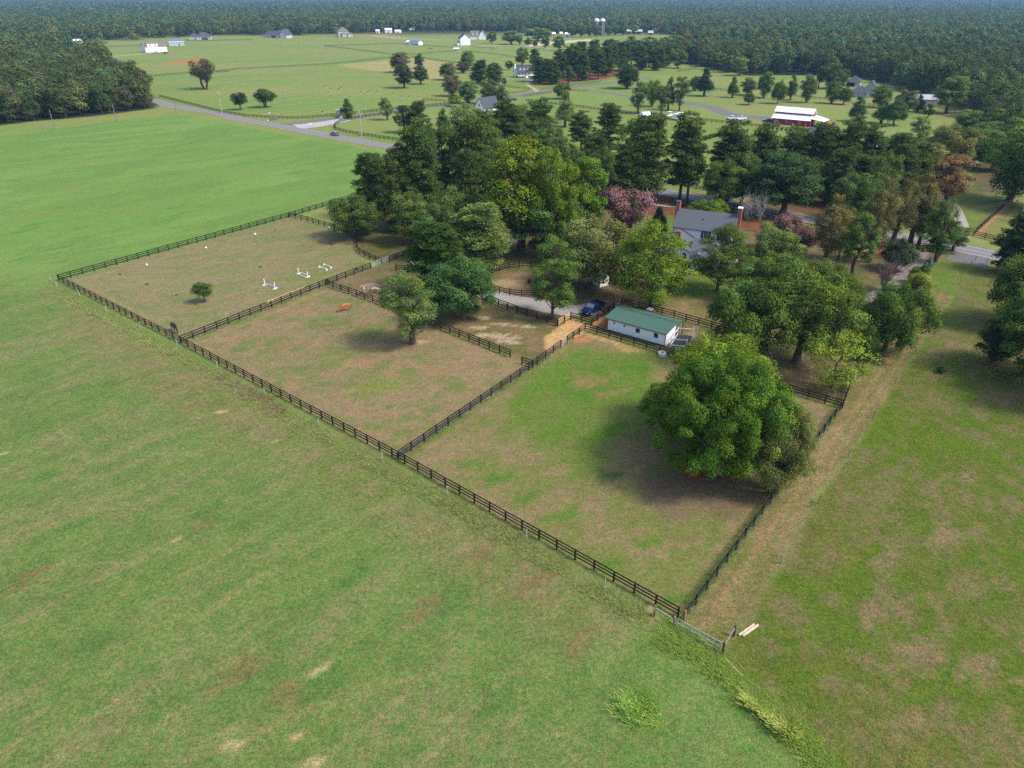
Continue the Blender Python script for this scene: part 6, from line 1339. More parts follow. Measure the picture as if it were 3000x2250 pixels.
# silos
SILO = mat_lines('grey_concrete_staves', (0.11,0.105,0.12), (0.08,0.075,0.085), 2, 0.9, 0.15); DOME = mat('pale_dome', (0.62,0.61,0.6), 0.5, var=0.08)
for u, vb, lb in ((1746,104,'left one of two grey silos with white domes'),(1763,104,'right one of two grey silos with white domes')):
    x, y = G(u, vb); o = empty('silo', (x, y, 0), 0, lb, 'silo', 'two silos'); r_ = 4.1; ht = 19.3
    MB().lathe([(r_,0),(r_,ht)], 28).build('shaft', SILO, o, smooth=False)
    MB().lathe([(r_+0.1,ht)]+[(r_*math.cos(a)+0.1, ht+r_*math.sin(a)) for a in np.linspace(0.15, 1.5, 8)], 28).build('dome', DOME, o, smooth=True)
    MB().box(-0.5,0.5,-r_-0.45,-r_+0.3,0,ht).build('chute', GMETAL, o)
# stone pillars, mailbox kiosk, sign and boulders at the entrance
STONE = mat('stone', (0.26,0.23,0.21), 0.9, var=0.35, scale=5, bump=0.4)
o = empty('gate_pillar', G3(993,341), 0.2, 'square stone pillar with a small tree behind, at the entrance drive', 'pillar'); bevel(MB().box(-1.1,1.1,-1.1,1.1,0,2.9).build('shaft', STONE, o), 0.05); bevel(MB().box(-1.25,1.25,-1.25,1.25,2.903,3.15).build('cap', mat('cap_stone', (0.35,0.33,0.31), 0.85), o), 0.05); MB().box(1.103,1.2,-0.5,0.5,0.1,1.6).build('dark_plaque', DARKF, o)
o = empty('gate_pillar', G3(1028,344), 0.2, 'slim pale pillar beside the columnar evergreen at the entrance drive', 'pillar'); bevel(MB().box(-0.5,0.5,-0.5,0.5,0,2.0).build('shaft', mat('cap_stone', (0.35,0.33,0.31), 0.85), o), 0.05); MB().lathe([(0.62,2.003),(0.5,2.2),(0.1,2.5)], 10).build('cap', WHITE, o)
for (u, v, s_, lb) in ((1000,348,1.1,'pale boulder at the concrete apron by the curved fence'),(785,355,0.6,'white boulder on the verge beside the grey sign board')):
    o = MB().lathe([(0.2*s_,0),(0.8*s_,0.15),(0.9*s_,0.5*s_),(0.55*s_,0.9*s_),(0.1*s_,1.05*s_)], 12).build('boulder', mat('pale_stone', (0.5,0.48,0.45), 0.9, var=0.15), None, G3(u,v), smooth=True); tag(o, lb, 'boulder')
o = empty('sign_board', G3(800,353), 0.1, 'low grey board sign on the verge by the entrance', 'sign'); MB().box(-1.8,1.8,-0.1,0.1,0.25,1.7).build('board', GREYWOOD, o)
for x in (-1.6, 1.6): MB().box(x-0.08,x+0.08,0.103,0.25,0,1.8).build('leg', GREYWOOD, o)
o = empty('road_sign', G3(911,372), 0.0, 'small white sign on two legs in the grass between road and apron', 'sign'); MB().box(-0.9,0.9,-0.06,0.06,0.9,1.7).build('board', WHITE, o)
for x in (-0.8, 0.8): MB().box(x-0.05,x+0.05,0.063,0.16,0,1.6).build('leg', GREYWOOD, o)
o = empty('road_sign', G3(790,342), 0.0, 'pale sign plate on a post in front of the dark roadside fence', 'sign'); MB().box(-0.5,0.5,-0.04,0.04,1.5,2.0).build('plate', WHITE, o); MB().box(-0.04,0.04,0.043,0.12,0,2.0).build('leg', GALV, o)
# utility poles and lines
PALEPOLE = mat('pale_wood_pole', (0.42,0.37,0.31), 0.9, var=0.15); DPOLE = mat('grey_wood_pole', (0.19,0.17,0.15), 0.9, var=0.2)
def pole(u, vb, vt, lb, m, arm=True, du=0, box=False):
    x, y = G(u, vb); h = hgt(y, vt); top = (du*mpp(y), 0, h); o = empty('utility_pole', (x, y, 0), 0.3, lb, 'utility pole', 'wooden utility poles')
    MB().tube([(0,0,-0.3),(top[0]/2,0,h/2),top], [0.19,0.16,0.12], 9).build('shaft', m, o)
    if arm: MB().box(top[0]-1.2,top[0]+1.2,-0.07,0.07,h-0.7,h-0.55).build('crossarm', m, o); MB().tube([(top[0]+0.35,-0.3,h-2.4),(top[0]+0.35,-0.3,h-1.4)], 0.25, 10).build('transformer', mat('grey_can', (0.4,0.4,0.4), 0.4), o)
    if box: MB().box(-0.7,0.7,-0.55,0.55,0,1.2).build('base_cabinet', STONE, o)
pole(1060,398,324,'pale utility pole with a stone cabinet at its foot beside the curved fence',PALEPOLE,box=True,du=0)
pole(651,333,267,'leaning pale utility pole by the crop rows', PALEPOLE, du=0); pole(518,337,297,'grey pole at the end of the dark left woods', DPOLE, False, 0); pole(342,357,300,'tall grey pole in front of the dark left woods', DPOLE, False, 0)
pole(161,379,322,'grey pole at the far left in front of the woods', DPOLE, False, 0); pole(127,381,354,'short leaning pole with white base at the far left', DPOLE, False, 0)
pole(950,103,80,'utility pole left of the tall brownish house', PALEPOLE); pole(1179,100,78,'thin pole beside the far white sheds', DPOLE, False); pole(1294,92,75,'thin pole before the far woods', DPOLE, False)
pole(2985,648,575,'grey pole at the right edge beyond the road', DPOLE, True, 0)
a, b = G3(2570,640,10.6), Vector((*G(2985,648), hgt(G(2985,648)[1], 580))); mb = MB()
for k, dz in enumerate((0,0.35)): mb.tube([a+(b-a)*t+Vector((0,0.4*k,dz-1.4*math.sin(math.pi*t))) for t in np.linspace(0,1,12)], 0.012, 4)
c_ = b+Vector((60,-14,0)); mb.tube([b, (b+c_)/2-Vector((0,0,0.8)), c_], 0.012, 4)
tag(mb.build('power_line', mat('grey_cable', (0.14,0.14,0.15), 0.6)), 'sagging power line over the road in front of the right trees', 'cable')

# ------------------------------------------------------------------ vehicles
def loft(secs, closed=True):
    """secs: list of rings of equal length -> skin"""
    mb = MB(); n = len(secs[0]); 
    for r_ in secs: mb.v += [tuple(p) for p in r_]
    for i in range(len(secs)-1):
        for j in range(n): mb.f.append((i*n+j, i*n+(j+1)%n, (i+1)*n+(j+1)%n, (i+1)*n+j)); mb.m.append(0)
    mb.f.append(tuple(range(n))[::-1]); mb.m.append(0); mb.f.append(tuple((len(secs)-1)*n+j for j in range(n))); mb.m.append(0); return mb
def wheel(par, x, y, r_, wd):
    o = MB().lathe([(r_*0.55,-wd/2),(r_*0.92,-wd/2),(r_,-wd*0.35),(r_,wd*0.35),(r_*0.92,wd/2),(r_*0.55,wd/2)], 20).build('wheel', RUBBER, par, (x,y,r_)); o.rotation_euler = (math.pi/2,0,0)
    MB().lathe([(0.05,-wd*0.42),(r_*0.58,-wd*0.40),(r_*0.58,wd*0.40),(0.05,wd*0.42)], 12).build('rim', GALV, o); return o
def car(name, label, xy, rz, paint, body, cab, W_, wheels, wr, cat='car', bed=None, scale=1.0):
    """body: [(x, z_low, z_high, half width)] from nose to tail (+x is forward); cab: [(x, z, half width)] lower then upper outline"""
    o = empty(name, (xy[0], xy[1], 0), rz, label, cat); o.scale = (scale,)*3
    secs = []
    for (x, zl, zh, hw) in body: secs.append([(x,-hw*0.93,zl),(x,hw*0.93,zl),(x,hw,zl+(zh-zl)*0.35),(x,hw*0.98,zh-0.12),(x,hw*0.88,zh),(x,-hw*0.88,zh),(x,-hw*0.98,zh-0.12),(x,-hw,zl+(zh-zl)*0.35)])
    bevel(loft(secs).build('body', paint, o, smooth=False), 0.04)
    (xf, zb, wb), (xr, _, _), (xtf, zt, wt), (xtr, _, _) = cab
    g = MB().hexa([(xr,-wb,zb),(xf,-wb,zb),(xf,wb,zb),(xr,wb,zb)], [(xtr,-wt,zt-0.06),(xtf,-wt,zt-0.06),(xtf,wt,zt-0.06),(xtr,wt,zt-0.06)]).build('windows', DARKGLASS, o)
    ws = MB(); e_ = 0.012; nx, nz_ = (zt-zb), (xf-xtf); ll = math.hypot(nx, nz_); ox_, oz_ = nx/ll*e_, nz_/ll*e_
    ws.add([(xf-0.05*(xf-xtf)+ox_,-wb*0.9,zb+0.05+oz_),(xf-0.05*(xf-xtf)+ox_,wb*0.9,zb+0.05+oz_),(xtf+0.1*(xf-xtf)+ox_,wt*0.92,zt-0.12+oz_),(xtf+0.1*(xf-xtf)+ox_,-wt*0.92,zt-0.12+oz_)], [(0,1,2,3)]); ws.build('windscreen', mat('screen_glass', (0.3,0.33,0.36), 0.1, metal=0.75, var=0.03), o)
    rfm = MB(); rfm.hexa([(xtr-0.05,-wt-0.02,zt-0.06),(xtf+0.06,-wt-0.02,zt-0.06),(xtf+0.06,wt+0.02,zt-0.06),(xtr-0.05,wt+0.02,zt-0.06)],[(xtr+0.08,-wt+0.1,zt+0.03),(xtf-0.12,-wt+0.1,zt+0.03),(xtf-0.12,wt-0.1,zt+0.03),(xtr+0.08,wt-0.1,zt+0.03)])
    bevel(rfm.build('roof', paint, o), 0.03)
    pm = MB()
    for s_ in (-1,1):
        pm.bar((xf,s_*wb,zb),(xtf,s_*wt,zt-0.05),0.07,0.07); pm.bar((xr,s_*wb,zb),(xtr,s_*wt,zt-0.05),0.09,0.09); xm0, xm1 = (xf*0.45+xr*0.55), (xtf*0.45+xtr*0.55); pm.bar((xm0,s_*(wb+0.005),zb),(xm1,s_*(wt+0.005),zt-0.05),0.09,0.05)
    pm.build('pillars', paint, o)
    for x in wheels:
        for s_ in (-1,1): wheel(o, x, s_*(W_/2-0.13), wr, 0.24)
    nose, tail = body[0], body[-1]
    for s_ in (-1,1):
        bevel(MB().box(nose[0]-0.12,nose[0]+0.02,s_*nose[3]*0.74-0.17,s_*nose[3]*0.74+0.17,nose[2]-0.32,nose[2]-0.12).build('headlight', LAMP, o), 0.03)
        MB().box(tail[0]-0.02,tail[0]+0.08,s_*tail[3]*0.84-0.1,s_*tail[3]*0.84+0.1,tail[2]-0.42,tail[2]-0.14).build('tail_light', REDLENS, o)
        MB().bar((xf-0.25,s_*(wb-0.02),zb+0.1),(xf-0.3,s_*(wb+0.22),zb+0.16),0.14,0.2).build('mirror', paint, o)
    MB().box(nose[0]-0.03,nose[0]+0.025,-nose[3]*0.55,nose[3]*0.55,nose[1]+0.2,nose[2]-0.16).build('grille', BLACK, o)
    MB().box(nose[0]-0.05,nose[0]+0.06,-nose[3]*0.9,nose[3]*0.9,nose[1]-0.02,nose[1]+0.2).build('bumper', RUBBER, o)
    if bed:
        (b0, b1, zf, hw) = bed
        MB().box(b1, b0, -hw+0.12, hw-0.12, zf, zf+0.03).build('bed', mat('bed_liner', (0.008,0.008,0.009), 0.8), o)
        for s_ in (-1,1): MB().box(b1-0.02,b0,s_*(hw-0.03)-0.055,s_*(hw-0.03)+0.055,zf+0.0,zf+0.33).build('bed_side', paint, o)
        MB().box(b1-0.06,b1+0.05,-hw,hw,zf-0.3,zf+0.33).build('tailgate', paint, o)
    return o
def paint(name, c): return mat(name, c, 0.3, metal=0.25, var=0.04, spec=0.5, coat=0.6)
pk = [(2.9,0.42,0.95,0.86),(2.75,0.38,1.12,0.95),(1.5,0.38,1.22,0.99),(1.2,0.36,1.24,1.0),(-0.9,0.36,1.24,1.0),(-1.0,0.4,0.95,1.0),(-2.9,0.5,0.95,0.98)]
f_, b_ = Vector(G(1722,929)), Vector(G(1757,909)); dirv = (f_-b_).normalized(); ctr = G(1736,913)
trk = car('pickup_truck', 'dark blue crew cab pickup truck parked on the gravel beside the stable', ctr, math.atan2(dirv.y, dirv.x), paint('blue_paint', (0.009,0.022,0.115)), pk, [(1.3,1.2,0.93),(-0.95,1.2,0.93),(0.45,1.9,0.76),(-0.75,1.9,0.78)], 2.02, (1.85,-1.85), 0.41, 'pickup truck', (-0.98,-2.88,0.955,0.98))
suv = [(2.25,0.38,0.85,0.78),(2.1,0.32,0.98,0.88),(1.0,0.3,1.08,0.93),(-1.9,0.3,1.1,0.93),(-2.25,0.42,1.02,0.85)]
scab = [(1.05,1.05,0.87),(-2.1,1.05,0.85),(0.35,1.66,0.7),(-1.75,1.64,0.7)]
def heading(u0, v0, u1, v1): a, b = Vector(G(u0,v0)), Vector(G(u1,v1)); d = b-a; return math.atan2(d.y, d.x)
rz = heading(1163,433,917,388)
car('car', 'grey blue hatchback driving along the road', (Vector(G(978,399))+Vector((0,1.6))), rz, paint('slate_paint', (0.11,0.14,0.2)), suv, scab, 1.86, (1.35,-1.35), 0.35)
car('car', 'pale blue white hatchback parked on the drive left of the white pickup', G(2141,350), R(215), paint('pale_blue_paint', (0.5,0.55,0.62)), suv, scab, 1.86, (1.35,-1.35), 0.35)
car('pickup_truck', 'white pickup truck parked beside the pale hatchback', G(2170,352), R(212), paint('white_car_paint', (0.75,0.75,0.76)), pk, [(1.3,1.2,0.93),(-0.95,1.2,0.93),(0.45,1.9,0.76),(-0.75,1.9,0.78)], 2.02, (1.85,-1.85), 0.41, 'pickup truck', (-0.98,-2.88,0.955,0.98))
sed = [(2.35,0.36,0.72,0.8),(2.2,0.3,0.82,0.88),(1.0,0.28,0.95,0.92),(-1.5,0.28,1.0,0.92),(-2.35,0.38,0.95,0.84)]
car('car', 'dark grey sedan parked at the left end of the red barn', G(2248,356), R(172), paint('dark_grey_paint', (0.05,0.055,0.065)), sed, [(0.95,0.93,0.84),(-1.7,0.93,0.82),(0.25,1.42,0.66),(-1.0,1.4,0.66)], 1.84, (1.4,-1.4), 0.34)
car('pickup_truck', 'white truck in front of the large white barn house', G(458,157), R(182), paint('white_car_paint', (0.75,0.75,0.76)), pk, [(1.3,1.2,0.93),(-0.95,1.2,0.93),(0.45,1.9,0.76),(-0.75,1.9,0.78)], 2.02, (1.85,-1.85), 0.41, 'pickup truck', (-0.98,-2.88,0.955,0.98), 1.2)
car('car', 'dark vehicle parked at the side of the white cape cottage', G(1562,233), R(200), paint('dark_grey_paint', (0.05,0.055,0.065)), suv, scab, 1.86, (1.35,-1.35), 0.35)
car('car', 'dark car parked at the right end of the large white barn house', G(484,157), R(180), paint('dark_grey_paint', (0.05,0.055,0.065)), suv, scab, 1.86, (1.35,-1.35), 0.35)
# camper trailer, boat, tent shed, utility trailer
rz = heading(1972,352,2005,344); p0 = G3(1988,350)
o = empty('camper_trailer', p0, rz, 'long white camper trailer beside the dark fence', 'camper trailer')
bd = [(4.2,0.75,2.2),(3.9,0.55,2.95),(-4.0,0.55,3.0),(-4.2,0.7,2.8)]; bevel(loft([[(x,-1.25,zl),(x,1.25,zl),(x,1.25,zh-0.15),(x,1.1,zh),(x,-1.1,zh),(x,-1.25,zh-0.15)] for x, zl, zh in bd]).build('body', mat('camper_white', (0.76,0.77,0.78), 0.4, var=0.03), o), 0.08)
for x in (-3.0,-1.0,0.6,2.6): bevel(MB().box(x-0.35,x+0.35,-1.29,-1.235,1.5,2.1).build('window', DARKGLASS, o), 0.02)
MB().box(1.2,1.9,-1.28,-1.24,0.7,2.4).build('door', mat('cream', (0.6,0.58,0.54), 0.5), o)
for x in (-0.5,-1.4):
    for s_ in (-1,1): wheel(o, x, s_*1.1, 0.36, 0.22)
MB().bar((4.2,0,0.6),(5.5,0,0.55),0.15).build('hitch', RUBBER, o)
o = empty('boat', G3(1961,348), rz, 'white boat with a tall frame on a trailer, left of the camper', 'boat')
hull = [(3.2,1.5,1.75,0.08),(2.3,0.9,1.7,0.7),(0.5,0.75,1.6,1.1),(-2.6,0.8,1.6,1.1)]; bevel(loft([[(x,-hw*0.4,zl),(x,hw*0.4,zl),(x,hw,zh),(x,-hw,zh)] for x, zl, zh, hw in hull]).build('hull', WHITE, o), 0.04)
mb = MB()
for x in (-0.6,0.5):
    for s_ in (-1,1): mb.tube([(x,s_*0.9,1.6),(x,s_*0.75,3.3)], 0.05, 6)
mb.build('frame', WHITE, o); MB().box(-0.9,0.8,-0.9,0.9,3.3,3.38).build('canopy', WHITE, o); bevel(MB().box(-0.2,0.5,-0.4,0.4,1.6,2.4).build('console', WHITE, o), 0.05)
MB().box(-2.4,2.6,-0.5,0.5,0.5,0.62).build('trailer_frame', GALV, o); wheel(o,-0.9,0.95,0.33,0.2); wheel(o,-0.9,-0.95,0.33,0.2)
o = empty('tent_shed', G3(1889,343), R(25), 'rounded white fabric shed with a reddish seam by the dark fence', 'shed'); arch = [(1.9*math.cos(a),2.5*max(0,math.sin(a))**0.75) for a in np.linspace(0,math.pi,13)]
for x0, x1, m_ in ((-2.2,0.5,WHITE),(0.503,0.8,mat('reddish_strip',(0.4,0.15,0.11),0.7)),(0.803,2.2,WHITE)): loft([[(x,y,z) for y,z in arch] for x in (x0,x1)]).build('cover', m_, o)
MB().box(2.203,2.22,-0.6,0.6,0,1.7).build('door', mat('grey_flap', (0.45,0.45,0.46), 0.7), o)
def flatbed(label, xy, rz, L_, W_, deck):
    o = empty('flatbed_trailer', (*xy, 0), rz, label, 'trailer'); MB().box(-L_/2,L_/2,-W_/2,W_/2,0.62,0.74).build('deck', deck, o)
    for s_ in (-1,1): MB().box(-L_/2,L_/2,s_*W_/2-0.05,s_*W_/2+0.05,0.45,0.619).build('side_rail', RUBBER, o)
    for x in (-0.45,0.45):
        for s_ in (-1,1): wheel(o, x-0.4, s_*(W_/2+0.16), 0.34, 0.2)
    MB().bar((L_/2,0,0.55),(L_/2+1.5,0,0.5),0.14).build('tongue', RUBBER, o)
    for s_ in (-1,1): MB().box(-L_/2-0.1,-L_/2,s_*0.6-0.25,s_*0.6+0.25,0.6,1.9).build('ramp', RUBBER, o)
    return o
flatbed('long flat trailer with pale deck on the grass right of the red barn', G(2520,375), R(-4), 8.0, 2.3, mat('pale_deck', (0.42,0.37,0.33), 0.8, var=0.2))
flatbed('small low dark trailer between the white tent shed and the boat', G(1917,342), R(5), 3.2, 1.6, mat('dark_deck', (0.1,0.09,0.085), 0.8))
# tractors and implements under the barn porch
OR = mat('orange_paint', (0.5,0.07,0.02), 0.45, var=0.1)
def tractor(label, xy, rz, m):
    o = empty('tractor', (*xy, 0), rz, label, 'tractor'); bevel(MB().box(0.2,2.0,-0.38,0.38,0.75,1.45).build('hood', m, o), 0.06); bevel(MB().box(-1.2,0.2,-0.45,0.45,0.6,1.0).build('chassis', RUBBER, o), 0.04); MB().box(-1.0,-0.4,-0.3,0.3,1.0,1.5).build('seat', RUBBER, o)
    for s_ in (-1,1): wheel(o,-0.7,s_*0.75,0.68,0.4); wheel(o,1.5,s_*0.65,0.42,0.28); MB().bar((-1.15,s_*0.5,0.9),(-1.15,s_*0.5,2.4),0.08).build('canopy_post', RUBBER, o); MB().bar((1.2,s_*0.55,1.2),(2.7,s_*0.55,0.4),0.12,0.18).build('loader_arm', m, o)
    MB().box(-1.5,0.3,-0.7,0.7,2.4,2.48).build('canopy', m, o); MB().hexa([(2.6,-0.8,0.1),(3.2,-0.8,0.05),(3.2,0.8,0.05),(2.6,0.8,0.1)],[(2.6,-0.8,0.75),(2.75,-0.8,0.75),(2.75,0.8,0.75),(2.6,0.8,0.75)]).build('bucket', m, o); return o
tractor('orange tractor with canopy under the outer edge of the barn porch', G(2436,370), R(200), OR)
tractor('red tractor deep in the shade of the barn porch', G(2414,366), R(205), mat('red_paint', (0.3,0.02,0.02), 0.45))
o = empty('mower_deck', G3(2446,373), 0.2, 'orange mower deck lying on the grass beside the orange tractor', 'implement'); bevel(MB().box(-1.0,1.0,-0.7,0.7,0.1,0.4).build('deck', OR, o), 0.06); MB().bar((0,0.6,0.4),(0,1.3,0.8),0.1).build('hitch', RUBBER, o)
tractor('tiny red tractor beside the white house with dormers', G(1428,118), R(190), mat('red_paint', (0.3,0.02,0.02), 0.45))

# ------------------------------------------------------------------ horses and ponies
def skin_body(name, verts, edges, radii, m, par, lv=2):
    me = bpy.data.meshes.new(name); me.from_pydata(verts, edges, []); me.materials.append(m); o = link(name, me, par)
    s_ = o.modifiers.new('skin', 'SKIN'); s_.use_smooth_shade = True
    for i, r_ in enumerate(radii): me.skin_vertices[0].data[i].radius = (r_ if hasattr(r_, '__len__') else (r_, r_))
    me.skin_vertices[0].data[0].use_root = True; sub(o, lv); return o
def horse(label, xy, rz, coat, mane, s=1.0, graze=True, cat='horse', name='horse', socks=None, turn=0.0):
    o = empty(name, (*xy, 0), rz, label, cat); o.scale = (s,)*3
    V = [(-0.62,0,1.22),(-0.2,0,1.2),(0.25,0,1.18),(0.62,0,1.2),(-0.85,0,1.2)]; E_ = [(0,1),(1,2),(2,3),(0,4)]; Rd = [(0.29,0.32),(0.28,0.30),(0.28,0.30),(0.24,0.33),(0.17,0.2)]
    nk = [(0.9,0.05*turn,1.15,0.17),(1.15,0.12*turn,0.82,0.125),(1.32,0.2*turn,0.5,0.11),(1.36,0.22*turn,0.34,0.12),(1.38,0.25*turn,0.14,0.075),(1.37,0.25*turn,0.04,0.065)] if graze else [(0.88,0,1.4,0.17),(1.1,0.05*turn,1.65,0.125),(1.22,0.1*turn,1.82,0.12),(1.38,0.15*turn,1.72,0.11),(1.58,0.2*turn,1.55,0.075),(1.64,0.2*turn,1.5,0.06)]
    p = 3
    for x, y, z, r_ in nk: V.append((x,y,z)); Rd.append(r_); E_.append((p, len(V)-1)); p = len(V)-1
    for s_ in (-1,1):
        for (root_, pts) in ((3, [(0.62,s_*0.17,0.92,0.12),(0.66+0.05*s_,s_*0.17,0.52,0.065),(0.64+0.05*s_,s_*0.17,0.2,0.042),(0.70+0.05*s_,s_*0.17,0.03,0.06)]),
                          (0, [(-0.62,s_*0.18,0.95,0.15),(-0.66-0.06*s_,s_*0.17,0.72,0.09),(-0.82-0.06*s_,s_*0.17,0.50,0.06),(-0.76-0.06*s_,s_*0.17,0.2,0.042),(-0.70-0.06*s_,s_*0.17,0.03,0.06)])):
            p = root_
            for x, y, z, r_ in pts: V.append((x,y,z)); Rd.append(r_); E_.append((p, len(V)-1)); p = len(V)-1
    skin_body('body', V, E_, Rd, coat, o)
    hd = V[7] if graze else V[7]
    mb = MB(); 
    for s_ in (-1,1): mb.tube([(hd[0]-0.02,hd[1]+s_*0.06,hd[2]+0.06),(hd[0]-0.08,hd[1]+s_*0.09,hd[2]+0.24)], [0.035,0.008], 5)
    mb.build('ears', coat, o)
    skin_body('tail', [(-0.98,0,1.25),(-1.1,0,1.05),(-1.12,0,0.7),(-1.08,0,0.4)], [(0,1),(1,2),(2,3)], [0.05,0.085,0.08,0.03], mane, o)
    mv = MB(); pts = [Vector((0.72,0,1.5)), Vector(V[5])+Vector((0.04,0,0.22)), Vector(V[6])+Vector((0.08,0,0.14)), Vector(V[7])+Vector((0.07,0,0.1))]
    if not graze: pts = [Vector((0.7,0,1.5)), Vector((0.82,0,1.62)), Vector((0.98,0,1.78)), Vector((1.14,0,1.95))]
    mv.tube(pts, [0.05,0.08,0.07,0.04], 6); mv.build('mane', mane, o)
    if socks:
        for s_ in (-1,1): MB().tube([(0.655+0.05*s_,s_*0.17,0.32),(0.66+0.05*s_,s_*0.17,0.05)], [0.055,0.062], 8).build('sock', socks, o)
    return o
CHS = mat('chestnut_coat', (0.36,0.115,0.035), 0.6, var=0.12); CHM = mat('chestnut_mane', (0.25,0.075,0.025), 0.7)
BAY = mat('dark_bay_coat', (0.035,0.020,0.018), 0.55, var=0.3); BAYM = mat('black_hair', (0.012,0.01,0.01), 0.7)
GRY = mat('dun_grey_coat', (0.42,0.32,0.25), 0.7, var=0.28, scale=5); GRYM = mat('grey_hair', (0.15,0.11,0.10), 0.8)
horse('chestnut horse grazing alone with head down in the open paddock', G(1014,911), R(214), CHS, CHM, 1.05)
horse('dark brown horse standing right against the front fence of the jump paddock', (lambda p: (p[0]+0.9, p[1]+0.8))(G(492,976)), R(-48), BAY, BAYM, 1.12, graze=True)
horse('dun grey pony grazing in the corral, turned sideways', G(1100,859), R(4), GRY, GRYM, 0.86, cat='pony', name='pony')
horse('dun grey pony standing end on to the camera beside the sideways one', G(1067,859), R(-82), GRY, GRYM, 0.82, cat='pony', name='pony', graze=False)
horse('tiny dark cow like horse grazing in the far paddock, left of two', G(1258,144), R(180), BAY, BAYM, 1.1); horse('tiny brown horse grazing in the far paddock, right of two', G(1264,144.5), R(10), mat('brown_coat', (0.12,0.06,0.04), 0.6), BAYM, 1.05)
# black lump in the round pen, white balls and dark droppings
o = tag(MB().lathe([(0.05,0.0),(0.36,0.02),(0.42,0.2),(0.36,0.42),(0.30,0.44),(0.27,0.12),(0.02,0.10)], 16).build('rubber_tub', RUBBER, None, G3(1549,828), smooth=True), 'black rubber tub lying tipped in the round pen', 'tub'); o.rotation_euler = (R(58),0.0,R(40)); o.location.z = 0.3
for (u, v, lb) in ((431,779,'white ball nearest the front fence in the jump paddock'),(604,729,'middle one of three white balls along the hay field fence'),(748,689,'white ball furthest from the camera in the jump paddock'),(966,669,'little white ball beside the curved fence')):
    tag(sub(MB().lathe([(0.06,0.02),(0.2,0.08),(0.27,0.27),(0.2,0.46),(0.03,0.54)], 14).build('ball', WHITE, None, G3(u,v), smooth=True), 1), lb, 'ball', 'white balls on the jump paddock')
for (u, v, lb) in ((354,804,'dark manure pile left of the white ball nearest the front fence'),(431,834,'dark manure pile in the middle of the jump paddock'),(518,865,'dark manure pile nearest the small round tree'),(808,675,'dark manure pile near the curved fence'),(762,782,'small dark manure pile above the first jump'),(970,717,'brown manure pile by the curved fence')):
    r2 = np.random.default_rng(int(u)); mb = MB()
    for _ in range(9): x, y = r2.normal(0, 0.16, 2); mb.lathe([(0.02,0.0),(0.09,0.03),(0.08,0.12),(0.02,0.15)], 7, (x, y, r2.uniform(0,0.1)))
    tag(mb.build('manure_pile', mat('manure', (0.045,0.03,0.035), 0.95), None, G3(u,v)), lb, 'manure', 'dark manure piles on the jump paddock')
bt = empty('feed_bucket', G3(1046,801), R(20), 'black bucket hung on the divider fence near the silver gate', 'bucket'); bt.location.z = 0.75; MB().lathe([(0.2,0),(0.28,0.5),(0.25,0.5),(0.18,0.06)], 14).build('bucket_body', RUBBER, bt); MB().tube([(0.27*math.cos(a),0.02,0.5+0.2*math.sin(a)) for a in np.linspace(0,math.pi,9)], 0.012, 5).build('bail', GALV, bt)
# ------------------------------------------------------------------ jumps
def jump(label, uvA, uvB, hs, kind):
    a, b = G3(*uvA), G3(*uvB); d = b-a; L_ = d.length; o = empty('horse_jump', a, math.atan2(d.y, d.x), label, 'horse jump', 'white jumps in the paddock')
    for k, x in enumerate((0, L_)):
        s_ = MB(); s_.box(x-0.06,x+0.06,-0.06,0.06,0.12,hs); sn = s_.build('standard', WHITE, o)
        mb = MB(); f_ = 0.55 if kind != 'one' else 0.3; mb.box(x-0.06,x+0.06,-f_,f_,0,0.12); mb.box(x-f_*0.76,x-0.063,-0.06,0.06,0,0.117); mb.box(x+0.063,x+f_*0.76,-0.06,0.06,0,0.117); mb.build('foot', WHITE, sn)
    if kind == 'plank': MB().box(0.15,L_-0.15,0.15,0.19,0.02,0.42).build('plank', mat('pale_blue_plank', (0.6,0.68,0.78), 0.5), o)
    elif kind == 'two':
        for y in (-0.5,0.5): MB().tube([(0.1,y,0.2),(L_-0.1,y,0.2)], 0.055, 8).build('pole', WHITE, o)
    else: MB().tube([(0.1,0.0,0.3),(L_-0.1,0.0,0.3)], 0.055, 8).build('pole', WHITE, o)
    return o
jump('white jump with tall posts and a pale blue plank, nearest the round tree', (776,835), (806,846), 1.35, 'plank')
jump('white jump with tall posts and two low poles', (875,802), (902,812), 1.3, 'two')
jump('low white cavaletti, nearer of the two small ones', (936,784), (957,792), 0.5, 'one')
jump('low white cavaletti, further of the two small ones', (950,777), (970,786), 0.5, 'one')
# ------------------------------------------------------------------ woods
def lod_tree(name, seed, H, Rr, nl, total, size, conifer=False, far=False):
    r_ = np.random.default_rng(seed); lobes = []; base_ = H*0.03
    for i in range(nl):
        p = r_.normal(size=3); p /= np.linalg.norm(p); p *= r_.random()**0.35; tz = (p[2]+1)/2; f = (1.15-0.9*tz) if conifer else 1.0
        rd = Rr*r_.uniform(0.3, 0.48); lobes.append((np.array([p[0]*(Rr-rd*0.7)*f, p[1]*(Rr-rd*0.7)*f, (base_+H)/2+p[2]*((H-base_)/2-rd*0.6)]), rd*(0.6 if conifer else 1)))
    V, T, Hh = lobe_leaves(lobes, total, size, r_, 0.8, 0.85, ltv=0.14, fill=0.08, nz=0.28); T = 1+0.55*(T-1); Hh = Hh*0.5
    if far: k = r_.uniform(0.7, 1.4); T = T*k; Hh = np.clip(Hh+r_.normal(0, 0.3), -1, 1)
    return leaf_mesh(name, V, T, Hh, FARLEAF if far else LEAF), lobes
